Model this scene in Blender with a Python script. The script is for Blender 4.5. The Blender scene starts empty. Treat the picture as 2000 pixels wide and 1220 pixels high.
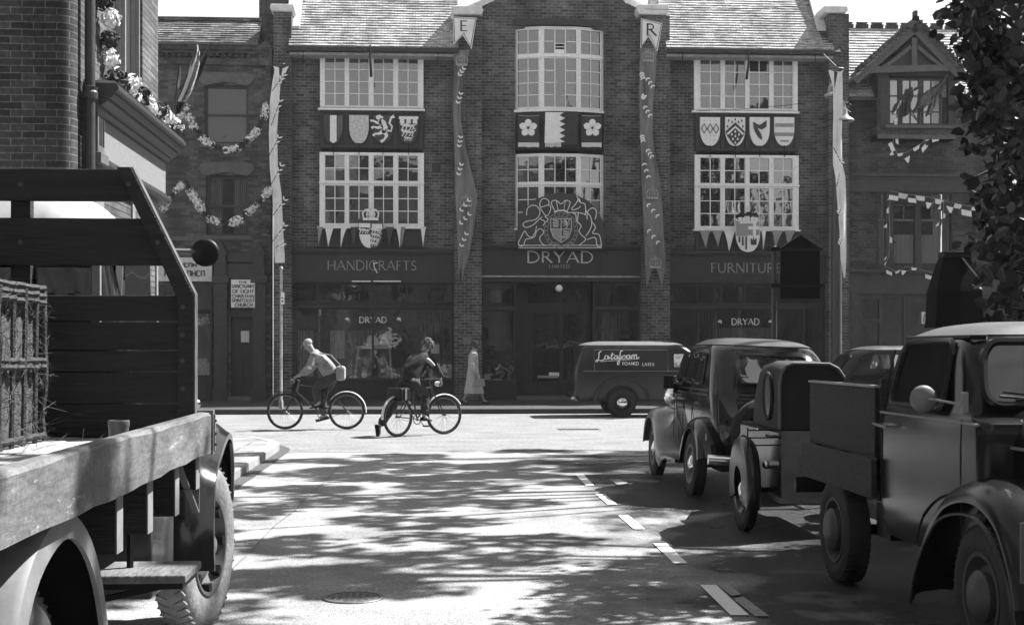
import bpy, bmesh, math, random
from mathutils import Vector, Matrix
random.seed(7)
S = bpy.context.scene
C = S.collection
PI = math.pi
# ---------------------------------------------------------------- camera
F = 2600.0; HZ = 683.0; CH = 1.5; TH = math.radians(3.48)
cam_d = bpy.data.cameras.new('camera'); cam = bpy.data.objects.new('camera', cam_d); C.objects.link(cam)
cam.location = (0, 0, CH); cam.rotation_euler = (PI/2, 0, -TH)
cam_d.sensor_width = 36; cam_d.lens = 36*F/2000.0; cam_d.shift_y = (HZ-610)/2000.0
cam_d.clip_start = 0.1; cam_d.clip_end = 3000
S.camera = cam
S.render.resolution_x = 1024; S.render.resolution_y = 624
# ---------------------------------------------------------------- world, sun
SUN = Vector((0.80, 0.36, 1.10)).normalized()
w = bpy.data.worlds.new('World'); S.world = w; w.use_nodes = True
nt = w.node_tree; nt.nodes.clear()
sky = nt.nodes.new('ShaderNodeTexSky'); sky.sky_type = 'NISHITA'; sky.sun_disc = False
sky.sun_elevation = math.asin(SUN.z); sky.sun_rotation = math.atan2(SUN.x, SUN.y)
sky.air_density = 1.0; sky.dust_density = 4.0; sky.ozone_density = 1.0
bw = nt.nodes.new('ShaderNodeRGBToBW'); bg = nt.nodes.new('ShaderNodeBackground'); ow = nt.nodes.new('ShaderNodeOutputWorld')
bg.inputs['Strength'].default_value = 0.10
veil = nt.nodes.new('ShaderNodeMath'); veil.operation = 'MULTIPLY_ADD'; veil.inputs[1].default_value = .3; veil.inputs[2].default_value = 3.1   # thin white summer haze over the blue
nt.links.new(sky.outputs[0], bw.inputs[0]); nt.links.new(bw.outputs[0], veil.inputs[0]); 
_tc = nt.nodes.new('ShaderNodeTexCoord'); _sx = nt.nodes.new('ShaderNodeSeparateXYZ'); nt.links.new(_tc.outputs['Generated'], _sx.inputs[0])
_mr = nt.nodes.new('ShaderNodeMapRange'); _mr.inputs['From Min'].default_value = .15; _mr.inputs['From Max'].default_value = .9; _mr.inputs['To Min'].default_value = 1.0; _mr.inputs['To Max'].default_value = .30; nt.links.new(_sx.outputs[2], _mr.inputs[0])   # haze is brightest low down
_vm = nt.nodes.new('ShaderNodeMath'); _vm.operation = 'MULTIPLY'; nt.links.new(veil.outputs[0], _vm.inputs[0]); nt.links.new(_mr.outputs[0], _vm.inputs[1]); nt.links.new(_vm.outputs[0], bg.inputs['Color']); nt.links.new(bg.outputs[0], ow.inputs[0])
sd = bpy.data.lights.new('sun', 'SUN'); sd.energy = 5.0; sd.angle = math.radians(0.55); sd.color = (1, 1, 1)
so = bpy.data.objects.new('sun', sd); C.objects.link(so); so.rotation_euler = SUN.to_track_quat('Z', 'Y').to_euler()
so.location = (20, 10, 30)
S.view_settings.view_transform = 'Standard'; S.view_settings.look = 'None'
S.view_settings.exposure = 1.55; S.view_settings.gamma = 1.0; S.view_settings.use_curve_mapping = False
S.render.engine = 'CYCLES'
# ---------------------------------------------------------------- pixel of the photo (2000 wide) -> point
def PX(px, Y): return Y*math.tan(math.atan((px-1000)/F)+TH)
def DEP(X, Y): return X*math.sin(TH)+Y*math.cos(TH)
def P(px, py, Y):
    X = PX(px, Y); return (X, Y, CH+(HZ-py)/F*DEP(X, Y))
def XZ(px, py, Y):
    p = P(px, py, Y); return (p[0], p[2])
def G(px, py, h=0.0):
    d = F*(CH-h)/(py-HZ); k = math.tan(math.atan((px-1000)/F)+TH)
    Y = d/(k*math.sin(TH)+math.cos(TH)); return (k*Y, Y, h)
# ---------------------------------------------------------------- materials
def nn(t, ty, **kw):
    n = t.nodes.new(ty)
    for k, v in kw.items(): setattr(n, k, v)
    return n
def M(name, v, rough=0.7, nscale=6.0, namt=0.25, bump=0.0, metal=0.0, coat=0.0, spec=0.4, stretch=(1, 1, 1), streak=0.0, bscale=None, wear=0.0, wearv=0.4, grain=None):
    m = bpy.data.materials.new(name); m.use_nodes = True; t = m.node_tree; b = t.nodes['Principled BSDF']
    L = t.links.new
    tc = nn(t, 'ShaderNodeTexCoord'); mp = nn(t, 'ShaderNodeMapping'); mp.inputs['Scale'].default_value = stretch
    L(tc.outputs['Object'], mp.inputs[0])
    n1 = nn(t, 'ShaderNodeTexNoise'); n1.inputs['Scale'].default_value = nscale; n1.inputs['Detail'].default_value = 6; n1.inputs['Roughness'].default_value = .65
    L(mp.outputs[0], n1.inputs['Vector'])
    mr = nn(t, 'ShaderNodeMapRange'); mr.inputs['From Min'].default_value = .3; mr.inputs['From Max'].default_value = .7
    mr.inputs['To Min'].default_value = v*(1-namt); mr.inputs['To Max'].default_value = v*(1+namt)
    L(n1.outputs[0], mr.inputs[0]); out = mr.outputs[0]
    if wear > 0:
        n2 = nn(t, 'ShaderNodeTexNoise'); n2.inputs['Scale'].default_value = nscale*3; n2.inputs['Detail'].default_value = 8; n2.inputs['Roughness'].default_value = .75
        L(mp.outputs[0], n2.inputs['Vector'])
        r2 = nn(t, 'ShaderNodeMapRange'); r2.inputs['From Min'].default_value = .66-wear*.2; r2.inputs['From Max'].default_value = .74-wear*.2
        r2.inputs['To Min'].default_value = 0; r2.inputs['To Max'].default_value = 1
        L(n2.outputs[0], r2.inputs[0])
        mx = nn(t, 'ShaderNodeMix'); mx.data_type = 'FLOAT'; mx.inputs[3].default_value = wearv
        L(r2.outputs[0], mx.inputs[0]); L(out, mx.inputs[2]); out = mx.outputs[0]
    if grain:
        n5 = nn(t, 'ShaderNodeTexNoise'); n5.inputs['Scale'].default_value = grain[0]; n5.inputs['Detail'].default_value = 3; n5.inputs['Roughness'].default_value = .8; L(tc.outputs['Object'], n5.inputs['Vector'])
        r5 = nn(t, 'ShaderNodeMapRange'); r5.inputs['From Min'].default_value = .35; r5.inputs['From Max'].default_value = .65; r5.inputs['To Min'].default_value = 1-grain[1]; r5.inputs['To Max'].default_value = 1+grain[1]; L(n5.outputs[0], r5.inputs[0])
        m5 = nn(t, 'ShaderNodeMath', operation='MULTIPLY'); L(out, m5.inputs[0]); L(r5.outputs[0], m5.inputs[1]); out = m5.outputs[0]
    L(out, b.inputs['Base Color'])
    b.inputs['Roughness'].default_value = rough; b.inputs['Metallic'].default_value = metal
    b.inputs['Specular IOR Level'].default_value = spec
    b.inputs['Coat Weight'].default_value = coat; b.inputs['Coat Roughness'].default_value = .08
    rr = nn(t, 'ShaderNodeMapRange'); rr.inputs['To Min'].default_value = max(.02, rough*.75); rr.inputs['To Max'].default_value = min(1, rough*1.25)
    L(n1.outputs[0], rr.inputs[0]); L(rr.outputs[0], b.inputs['Roughness'])
    if bump > 0:
        n3 = nn(t, 'ShaderNodeTexNoise'); n3.inputs['Scale'].default_value = bscale or nscale*4; n3.inputs['Detail'].default_value = 5
        L(mp.outputs[0], n3.inputs['Vector'])
        bp = nn(t, 'ShaderNodeBump'); bp.inputs['Strength'].default_value = bump; bp.inputs['Distance'].default_value = .02
        L(n3.outputs[0], bp.inputs['Height']); L(bp.outputs[0], b.inputs['Normal'])
    return m
def brick(name, c1, c2, mortar, axis='X', bw_=.232, rh=.084, ms=.010, bump=.5, vary=.5, rough=.85, slope=1.0):
    """brick / tile pattern laid out by real position on the wall"""
    m = bpy.data.materials.new(name); m.use_nodes = True; t = m.node_tree; b = t.nodes['Principled BSDF']; L = t.links.new
    ge = nn(t, 'ShaderNodeNewGeometry'); sp = nn(t, 'ShaderNodeSeparateXYZ'); L(ge.outputs['Position'], sp.inputs[0])
    cb = nn(t, 'ShaderNodeCombineXYZ'); L(sp.outputs[0 if axis == 'X' else 1], cb.inputs[0])
    if slope != 1.0:
        mu = nn(t, 'ShaderNodeMath', operation='MULTIPLY'); mu.inputs[1].default_value = slope; L(sp.outputs[2], mu.inputs[0]); L(mu.outputs[0], cb.inputs[1])
    else: L(sp.outputs[2], cb.inputs[1])
    nz = nn(t, 'ShaderNodeTexNoise'); nz.inputs['Scale'].default_value = 3.0; nz.inputs['Detail'].default_value = 3; L(ge.outputs['Position'], nz.inputs[0])
    ad = nn(t, 'ShaderNodeVectorMath', operation='MULTIPLY_ADD'); ad.inputs[1].default_value = (.012, .012, 0); L(nz.outputs['Color'], ad.inputs[0]); L(cb.outputs[0], ad.inputs[2])
    br = nn(t, 'ShaderNodeTexBrick'); L(ad.outputs[0], br.inputs['Vector'])
    br.inputs['Scale'].default_value = 1; br.inputs['Brick Width'].default_value = bw_; br.inputs['Row Height'].default_value = rh
    br.inputs['Mortar Size'].default_value = ms/2; br.inputs['Mortar Smooth'].default_value = .2; br.inputs['Bias'].default_value = 0
    for k, v in (('Color1', c1), ('Color2', c2), ('Mortar', mortar)): br.inputs[k].default_value = (v, v, v, 1)
    n2 = nn(t, 'ShaderNodeTexNoise'); n2.inputs['Scale'].default_value = .9; n2.inputs['Detail'].default_value = 8; n2.inputs['Roughness'].default_value = .7; L(ge.outputs['Position'], n2.inputs[0])
    mr = nn(t, 'ShaderNodeMapRange'); mr.inputs['From Min'].default_value = .3; mr.inputs['From Max'].default_value = .7; mr.inputs['To Min'].default_value = 1-vary; mr.inputs['To Max'].default_value = 1+vary
    L(n2.outputs[0], mr.inputs[0])
    n4 = nn(t, 'ShaderNodeTexNoise'); n4.inputs['Scale'].default_value = 22; n4.inputs['Detail'].default_value = 4; L(ge.outputs['Position'], n4.inputs[0])
    m4 = nn(t, 'ShaderNodeMapRange'); m4.inputs['From Min'].default_value = .3; m4.inputs['From Max'].default_value = .7; m4.inputs['To Min'].default_value = .7; m4.inputs['To Max'].default_value = 1.3
    L(n4.outputs[0], m4.inputs[0]); mm0 = nn(t, 'ShaderNodeMath', operation='MULTIPLY'); L(mr.outputs[0], mm0.inputs[0]); L(m4.outputs[0], mm0.inputs[1])
    ms_ = nn(t, 'ShaderNodeMapping'); ms_.inputs['Scale'].default_value = (1.6, 1.6, .16); L(ge.outputs['Position'], ms_.inputs[0]); n6 = nn(t, 'ShaderNodeTexNoise'); n6.inputs['Scale'].default_value = 1.0; n6.inputs['Detail'].default_value = 5; L(ms_.outputs[0], n6.inputs[0])
    m6 = nn(t, 'ShaderNodeMapRange'); m6.inputs['From Min'].default_value = .35; m6.inputs['From Max'].default_value = .6; m6.inputs['To Min'].default_value = .68; m6.inputs['To Max'].default_value = 1.12; L(n6.outputs[0], m6.inputs[0])   # soot and rain streaks
    mm = nn(t, 'ShaderNodeMath', operation='MULTIPLY'); L(mm0.outputs[0], mm.inputs[0]); L(m6.outputs[0], mm.inputs[1])
    mu2 = nn(t, 'ShaderNodeVectorMath', operation='SCALE'); L(br.outputs['Color'], mu2.inputs[0]); L(mm.outputs[0], mu2.inputs['Scale']); L(mu2.outputs[0], b.inputs['Base Color'])
    b.inputs['Roughness'].default_value = rough; b.inputs['Specular IOR Level'].default_value = .2
    bp = nn(t, 'ShaderNodeBump'); bp.invert = True; bp.inputs['Strength'].default_value = bump; bp.inputs['Distance'].default_value = .01
    L(br.outputs['Fac'], bp.inputs['Height']); L(bp.outputs[0], b.inputs['Normal'])
    return m
def glass(name, refl, base=0.015, see=0.0, rough=.02, wav=.02):
    m = bpy.data.materials.new(name); m.use_nodes = True; t = m.node_tree; t.nodes.clear(); L = t.links.new
    o = nn(t, 'ShaderNodeOutputMaterial'); g = nn(t, 'ShaderNodeBsdfGlossy'); g.inputs['Roughness'].default_value = rough; g.inputs['Color'].default_value = (1, 1, 1, 1)
    tc = nn(t, 'ShaderNodeTexCoord'); n = nn(t, 'ShaderNodeTexNoise'); n.inputs['Scale'].default_value = 2.2; L(tc.outputs['Object'], n.inputs[0])
    bp = nn(t, 'ShaderNodeBump'); bp.inputs['Strength'].default_value = wav*4; bp.inputs['Distance'].default_value = .05; L(n.outputs[0], bp.inputs['Height']); L(bp.outputs[0], g.inputs['Normal'])
    if see > 0:
        d = nn(t, 'ShaderNodeBsdfTransparent'); d.inputs[0].default_value = (see, see, see, 1)
    else:
        d = nn(t, 'ShaderNodeBsdfDiffuse'); d.inputs[0].default_value = (base, base, base, 1)
    mx = nn(t, 'ShaderNodeMixShader'); mx.inputs[0].default_value = refl
    L(d.outputs[0], mx.inputs[1]); L(g.outputs[0], mx.inputs[2]); L(mx.outputs[0], o.inputs[0])
    return m
# ---------------------------------------------------------------- mesh builder
class MB:
    def __init__(s): s.v = []; s.f = []
    def add(s, vs, fs):
        o = len(s.v); s.v += [tuple(p) for p in vs]; s.f += [tuple(i+o for i in f) for f in fs]; return s
    def box(s, x0, x1, y0, y1, z0, z1):
        return s.add([(x0,y0,z0),(x1,y0,z0),(x1,y1,z0),(x0,y1,z0),(x0,y0,z1),(x1,y0,z1),(x1,y1,z1),(x0,y1,z1)],
            [(0,3,2,1),(4,5,6,7),(0,1,5,4),(1,2,6,5),(2,3,7,6),(3,0,4,7)])
    def obox(s, c, h, m=None):
        m = m or Matrix.Identity(3); c = Vector(c); vs = []
        for z in (-1, 1):
            for x, y in ((-1,-1),(1,-1),(1,1),(-1,1)): vs.append(c+m@Vector((x*h[0], y*h[1], z*h[2])))
        return s.add(vs, [(0,3,2,1),(4,5,6,7),(0,1,5,4),(1,2,6,5),(2,3,7,6),(3,0,4,7)])
    def bar(s, a, b, w, d):
        a = Vector(a); b = Vector(b); q = (b-a).to_track_quat('Z', 'Y').to_matrix()
        return s.obox((a+b)/2, (w/2, d/2, (b-a).length/2), q)
    def tube(s, pts, r, n=8, cap=True):
        pts = [Vector(p) for p in pts]; rs = r if isinstance(r, (list, tuple)) else [r]*len(pts)
        rings = []; up = None
        for i, p in enumerate(pts):
            d = (pts[min(i+1, len(pts)-1)]-pts[max(i-1, 0)]).normalized()
            if up is None: up = d.orthogonal().normalized()
            else:
                up = up-d*up.dot(d)
                up = up.normalized() if up.length > 1e-6 else d.orthogonal().normalized()
            sd_ = d.cross(up)
            rings.append([p+(up*math.cos(2*PI*k/n)+sd_*math.sin(2*PI*k/n))*rs[i] for k in range(n)])
        vs = [q for rg in rings for q in rg]; fs = []
        for i in range(len(rings)-1):
            for k in range(n): fs.append((i*n+k, i*n+(k+1)%n, (i+1)*n+(k+1)%n, (i+1)*n+k))
        if cap: fs.append(tuple(reversed(range(n)))); fs.append(tuple((len(rings)-1)*n+k for k in range(n)))
        return s.add(vs, fs)
    def prism(s, poly, a0, a1, ax='Y'):
        n = len(poly)
        ar = sum(poly[i][0]*poly[(i+1)%n][1]-poly[(i+1)%n][0]*poly[i][1] for i in range(n))
        if ar < 0: poly = poly[::-1]
        f = {'Y': lambda p, a: (p[0], a, p[1]), 'X': lambda p, a: (a, p[0], p[1]), 'Z': lambda p, a: (p[0], p[1], a)}[ax]
        vs = [f(p, a0) for p in poly]+[f(p, a1) for p in poly]
        fs = [tuple(range(n)), tuple(reversed(range(n, 2*n)))]
        for i in range(n): j = (i+1) % n; fs.append((i, i+n, j+n, j))
        return s.add(vs, fs)
    def ribbon(s, pts, w, y0, y1, closed=False):
        """flat stroke in the XZ plane with thickness"""
        pts = [Vector((p[0], p[1])) for p in pts]; n = len(pts); ws = w if isinstance(w, (list, tuple)) else [w]*n
        if closed: pts.append(pts[0].copy()); ws = list(ws)+[ws[0]]; n += 1
        L_, R_ = [], []
        for i, p in enumerate(pts):
            if closed and i in (0, n-1): a = pts[n-2]; b = pts[1]
            else: a = pts[max(i-1, 0)]; b = pts[min(i+1, n-1)]
            d = (b-a); d = d.normalized() if d.length > 1e-9 else Vector((1, 0))
            q = Vector((-d.y, d.x))*ws[i]/2; L_.append(p+q); R_.append(p-q)
        vs = []
        for i in range(n): vs += [(L_[i].x, y0, L_[i].y), (R_[i].x, y0, R_[i].y), (R_[i].x, y1, R_[i].y), (L_[i].x, y1, L_[i].y)]
        fs = []
        for i in range(n-1):
            for k in range(4): fs.append((i*4+k, i*4+(k+1)%4, i*4+4+(k+1)%4, i*4+4+k))
        fs += [(0, 3, 2, 1), (4*n-4, 4*n-3, 4*n-2, 4*n-1)]
        return s.add(vs, fs)
    def lathe(s, prof, c, ax='Z', n=24, m=None):
        vs = []; c = Vector(c)
        for r, h in prof:
            for k in range(n):
                a = 2*PI*k/n; x, y = r*math.cos(a), r*math.sin(a)
                p = {'Z': Vector((x, y, h)), 'X': Vector((h, x, y)), 'Y': Vector((y, h, x))}[ax]
                if m: p = m@p
                vs.append(c+p)
        fs = []
        for i in range(len(prof)-1):
            for k in range(n): fs.append((i*n+k, i*n+(k+1)%n, (i+1)*n+(k+1)%n, (i+1)*n+k))
        return s.add(vs, fs)
    def ball(s, c, r, nu=12, nv=8, m=None):
        r = r if isinstance(r, (list, tuple)) else (r, r, r); vs = []; c = Vector(c)
        for i in range(nv+1):
            ph = PI*i/nv
            for k in range(nu):
                a = 2*PI*k/nu; p = Vector((r[0]*math.sin(ph)*math.cos(a), r[1]*math.sin(ph)*math.sin(a), r[2]*math.cos(ph)))
                vs.append(c+(m@p if m else p))
        fs = [(i*nu+k, (i+1)*nu+k, (i+1)*nu+(k+1)%nu, i*nu+(k+1)%nu) for i in range(nv) for k in range(nu)]
        return s.add(vs, fs)
    def loft(s, rings, cap=True, closed=True):
        n = len(rings[0]); vs = [p for r in rings for p in r]; fs = []
        for i in range(len(rings)-1):
            for k in range(n if closed else n-1): fs.append((i*n+k, i*n+(k+1)%n, (i+1)*n+(k+1)%n, (i+1)*n+k))
        if cap and closed: fs.append(tuple(reversed(range(n)))); fs.append(tuple((len(rings)-1)*n+k for k in range(n)))
        return s.add(vs, fs)
    def wall(s, x0, x1, z0, z1, Y, holes=(), dep=.12, ax='Y'):
        """wall face with rectangular holes and their reveals; ax='Y' faces -Y, ax='X' means x runs along Y and it faces +X"""
        xs = sorted(set([x0, x1]+[h[0] for h in holes]+[h[1] for h in holes])); zs = sorted(set([z0, z1]+[h[2] for h in holes]+[h[3] for h in holes]))
        xs = [x for x in xs if x0 <= x <= x1]; zs = [z for z in zs if z0 <= z <= z1]
        if ax == 'Y': f = lambda a, d, z: (a, Y+d, z)
        else: f = lambda a, d, z: (Y-d, a, z)
        for i in range(len(xs)-1):
            for j in range(len(zs)-1):
                cx, cz = (xs[i]+xs[i+1])/2, (zs[j]+zs[j+1])/2
                if any(h[0] < cx < h[1] and h[2] < cz < h[3] for h in holes): continue
                s.add([f(xs[i],0,zs[j]), f(xs[i+1],0,zs[j]), f(xs[i+1],0,zs[j+1]), f(xs[i],0,zs[j+1])], [(0,1,2,3)])
        for a, b, c, d in holes:
            s.add([f(a,0,c),f(b,0,c),f(b,0,d),f(a,0,d),f(a,dep,c),f(b,dep,c),f(b,dep,d),f(a,dep,d)], [(0,4,5,1),(1,5,6,2),(2,6,7,3),(3,7,4,0)])
        return s
    def warp(s, fn): s.v = [fn(*p) for p in s.v]; return s
    def build(s, name, mat_, parent=None, world=True, smooth=False, bev=0.0, fix=False):
        me = bpy.data.meshes.new(name); me.from_pydata(s.v, [], s.f); me.update()
        if fix or smooth:
            bm = bmesh.new(); bm.from_mesh(me); bmesh.ops.remove_doubles(bm, verts=bm.verts, dist=1e-5); bmesh.ops.recalc_face_normals(bm, faces=bm.faces); bm.to_mesh(me); bm.free()
        o = bpy.data.objects.new(name, me); C.objects.link(o); me.materials.append(mat_)
        if smooth:
            me.polygons.foreach_set('use_smooth', [True]*len(me.polygons))
            try: me.set_sharp_from_angle(angle=math.radians(42))
            except Exception: pass
        if parent is not None:
            o.parent = parent
            if world:
                mw = parent.matrix_basis.copy(); pp = parent.parent
                while pp: mw = pp.matrix_basis@mw; pp = pp.parent
                me.transform(mw.inverted())
        else:
            # origin at the thing's own base
            if s.v:
                xs = [p[0] for p in s.v]; ys = [p[1] for p in s.v]; zs = [p[2] for p in s.v]
                b = Vector(((min(xs)+max(xs))/2, (min(ys)+max(ys))/2, min(zs))); me.transform(Matrix.Translation(-b)); o.location = b
        if bev > 0:
            md = o.modifiers.new('bevel', 'BEVEL'); md.width = bev; md.segments = 2; md.limit_method = 'ANGLE'; md.angle_limit = math.radians(40)
        return o
def tag(o, label=None, cat=None, group=None, kind=None):
    if label: o['label'] = label
    if cat: o['category'] = cat
    if group: o['group'] = group
    if kind: o['kind'] = kind
    return o
def thing(name, label, cat, loc=(0,0,0), rz=0, group=None):
    o = bpy.data.objects.new(name, None); C.objects.link(o); o.location = loc; o.rotation_euler = (0, 0, rz); o.empty_display_size = .2
    bpy.context.view_layer.update
    return tag(o, label, cat, group)
def mb(): return MB()
def dup_tree(o, parent=None):
    c = o.copy(); C.objects.link(c); c.parent = parent
    for ch in [x for x in bpy.data.objects if x.parent == o]: dup_tree(ch, c)
    return c
# ---------------------------------------------------------------- stroke lettering (roman capitals)
def arc(cx, cy, rx, ry, a0, a1, n=12): return [(cx+rx*math.cos(math.radians(a0+(a1-a0)*i/n)), cy+ry*math.sin(math.radians(a0+(a1-a0)*i/n))) for i in range(n+1)]
T_, K_ = .5, 1.0
GL = {
'A': (.78, [([(0,0),(.39,1)],T_),([(.39,1),(.78,0)],K_),([(.13,.34),(.64,.34)],T_)]),
'C': (.78, [(arc(.46,.5,.44,.5,48,312,16),.8)]),
'D': (.8, [([(.06,0),(.06,1)],K_),([(0,1),(.3,1)]+arc(.3,.5,.46,.5,90,-90,14)+[(0,0)],.75)]),
'E': (.5, [([(.06,0),(.06,1)],K_),([(0,.97),(.48,.97)],T_),([(.06,.52),(.42,.52)],T_),([(0,.03),(.5,.03)],T_)]),
'F': (.48, [([(.06,0),(.06,1)],K_),([(0,.97),(.48,.97)],T_),([(.06,.5),(.4,.5)],T_)]),
'G': (.82, [(arc(.46,.5,.44,.5,48,345,18),.8),([(.88,.42),(.88,.05)],K_),([(.62,.42),(.9,.42)],T_)]),
'H': (.76, [([(.06,0),(.06,1)],K_),([(.7,0),(.7,1)],K_),([(.06,.5),(.7,.5)],T_)]),
'I': (.14, [([(.07,0),(.07,1)],K_)]),
'L': (.46, [([(.06,0),(.06,1)],K_),([(0,.03),(.46,.03)],T_)]),
'M': (.9, [([(.1,0),(.18,1)],T_),([(.18,1),(.46,.12)],K_),([(.46,.12),(.75,1)],T_),([(.75,1),(.84,0)],K_)]),
'N': (.78, [([(.06,0),(.06,1)],T_),([(.06,1),(.72,0)],K_),([(.72,0),(.72,1)],T_)]),
'O': (.92, [(arc(.46,.5,.44,.49,0,360,22),.8)]),
'P': (.54, [([(.06,0),(.06,1)],K_),([(0,.97),(.22,.97)]+arc(.22,.73,.27,.24,90,-90,10)+[(.06,.49)],.7)]),
'R': (.64, [([(.06,0),(.06,1)],K_),([(0,.97),(.22,.97)]+arc(.22,.74,.25,.23,90,-90,10)+[(.06,.51)],.7),([(.26,.51),(.66,0)],K_)]),
'S': (.5, [(arc(.26,.74,.2,.24,40,250,12)+[(.3,.48)]+arc(.23,.25,.23,.23,70,-145,12),.8)]),
'T': (.64, [([(.32,0),(.32,1)],K_),([(0,.97),(.64,.97)],T_)]),
'U': (.74, [([(.06,1),(.06,.35)]+arc(.36,.35,.3,.33,180,360,12)+[(.66,1)],.8)]),
'X': (.7, [([(.02,1),(.66,0)],K_),([(.04,0),(.64,1)],T_)]),
'Y': (.7, [([(.02,1),(.35,.48)],K_),([(.68,1),(.35,.48)],T_),([(.35,.5),(.35,0)],K_)]),
' ': (.3, []), '.': (.14, [([(.05,.0),(.05,.1)],1.4)]),
}
def text_mb(txt, x0, x1, z0, z1, y, dep=.012, wt=.13, serif=True, shear=0.0, skip=()):
    b = mb(); h = z1-z0; tr = .16
    tot = sum(GL[c][0]+tr for c in txt)-tr; sx = (x1-x0)/(tot*h)
    cx = 0
    for i, c in enumerate(txt):
        wdt, st = GL[c]
        if i not in skip:
            for pts, wf in st:
                pp = [(x0+(cx+p[0]+p[1]*shear)*h*sx, z0+p[1]*h) for p in pts]
                b.ribbon(pp, wt*h*wf, y-dep, y)
                if serif and len(pts) == 2:
                    for p in pts:
                        if p[1] in (0, 1) and abs(pts[0][1]-pts[1][1]) > .5:
                            q = (x0+(cx+p[0])*h*sx, z0+(p[1]-.02 if p[1] else .02)*h)
                            b.ribbon([(q[0]-.09*h, q[1]), (q[0]+.09*h, q[1])], .04*h, y-dep*.9, y)
        cx += wdt+tr
    return b
# ---------------------------------------------------------------- palette (everything is grey: the photo is black and white)
m_brick = brick('brick_facade', .042, .115, .24, vary=.55)
m_brick_pier = brick('brick_pier', .048, .105, .25, vary=.4)
m_brick_old = brick('brick_old', .045, .11, .08, vary=.45, bump=.7)
m_brick_old_y = brick('brick_terrace', .04, .09, .08, axis='Y')
m_brick_right = brick('brick_right', .036, .08, .10, vary=.4)
m_brick_near = brick('brick_near', .035, .08, .17, bw_=.235, rh=.0755, ms=.012, bump=.9, vary=.35)
m_brick_nearx = brick('brick_near_side', .07, .13, .03, axis='Y', bw_=.5, rh=.0755, ms=.012, bump=.9, vary=.25)
m_tile = brick('clay_tiles', .26, .55, .12, bw_=.17, rh=.055, ms=.008, bump=.8, vary=.25, slope=1.3)
m_tile2 = brick('clay_tiles_pale', .36, .62, .10, bw_=.17, rh=.06, ms=.010, bump=.8, vary=.2, slope=1.3)
m_slate = brick('slates', .08, .24, .03, bw_=.24, rh=.10, ms=.012, bump=.8, vary=.5, slope=1.3)
m_white = M('white_paint', .74, .5, 5, .08, bump=.05)
m_white_s = M('white_frame', .80, .5, 14, .12)
m_stone = M('pale_stone', .62, .8, 7, .2, bump=.2)
m_lintel = M('grey_stone', .10, .85, 9, .3, bump=.2)
m_fascia = M('dark_fascia', .024, .45, 3, .3)
m_wood_dk = M('dark_timber', .024, .5, 10, .4)
m_carved = M('carved_timber', .05, .7, 60, .9, bump=1.0, wear=.35, wearv=.35)
m_letter = M('gilt_letters', .5, .45, 20, .2)
m_letter_w = M('white_letters', .78, .5, 20, .06)
m_letter_d = M('faded_letters', .28, .6, 30, .25)
m_black = M('black_paint', .008, .5, 8, .3, spec=.2)
m_cloth_w = M('white_cloth', .72, .9, 5, .12, bump=.15)
m_cloth_g = M('grey_drape', .17, .9, 3.5, .28, bump=.3, stretch=(3, 1, .5))
m_cloth_d = M('dark_cloth', .03, .9, 8, .4)
m_leafw = M('white_leaf', .8, .7, 8, .05)
m_curtain = M('net_curtain', .22, .95, 30, .3, stretch=(4, 1, .1))
m_blind = M('blind', .05, .9, 3, .2)
m_g_up = glass('upper_glass', .15, .04, wav=.012)
m_g_low = glass('lower_glass', .20, .012, wav=.012)
m_g_shop = glass('shop_glass', .10, see=.80, wav=.02)
m_g_old = glass('old_glass', .06, see=.75, wav=.02)
m_interior = M('shop_interior', .10, .9, 2, .4)
m_iron = M('cast_iron', .03, .5, 10, .3)
m_polegrey = M('grey_pole', .04, .45, 5, .3)
m_polewhite = M('white_pole', .3, .6, 6, .5)
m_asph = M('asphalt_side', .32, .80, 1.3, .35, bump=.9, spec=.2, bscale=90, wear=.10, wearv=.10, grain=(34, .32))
m_asph2 = M('asphalt_main', .205, .9, 2.0, .25, bump=1.0, bscale=45, stretch=(.6, 1, 1), spec=.2, wear=.16, wearv=.13, grain=(16, .30))
m_flags = brick('paving', .20, .29, .035, bw_=.9, rh=.6, ms=.02, bump=.4, vary=.25)
m_kerb = M('kerb_stone', .25, .8, 5, .3, bump=.3)
m_paint_road = M('road_paint', .85, .6, 14, .12, wear=.12, wearv=.35)
m_paint_old = M('old_road_paint', .26, .6, 10, .3, wear=.4, wearv=.16)
m_earth = M('earth', .12, .9, .5, .3)
# paving bricks are laid out in plan: swap z for y
for _m in (m_flags,):
    _t = _m.node_tree; _s = [n for n in _t.nodes if n.type == 'SEPXYZ'][0]; _c = [n for n in _t.nodes if n.type == 'COMBXYZ'][0]
    _t.links.new(_s.outputs[1], _c.inputs[1])
# damp parking lane down the right side, tree shade darkened into its colour
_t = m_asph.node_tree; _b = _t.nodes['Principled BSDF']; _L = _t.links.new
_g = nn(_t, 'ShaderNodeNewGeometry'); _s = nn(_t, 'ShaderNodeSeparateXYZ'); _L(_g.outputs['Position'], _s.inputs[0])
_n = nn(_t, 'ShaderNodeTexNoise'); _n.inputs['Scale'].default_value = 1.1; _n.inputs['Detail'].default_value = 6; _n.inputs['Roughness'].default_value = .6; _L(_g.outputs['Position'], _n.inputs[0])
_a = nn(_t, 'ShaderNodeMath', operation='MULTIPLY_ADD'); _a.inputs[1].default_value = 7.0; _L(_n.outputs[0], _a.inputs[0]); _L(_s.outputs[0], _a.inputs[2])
_m = nn(_t, 'ShaderNodeMapRange'); _m.inputs['From Min'].default_value = 4.5; _m.inputs['From Max'].default_value = 5.8; _m.inputs['To Min'].default_value = 1.0; _m.inputs['To Max'].default_value = .11; _L(_a.outputs[0], _m.inputs[0])
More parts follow.
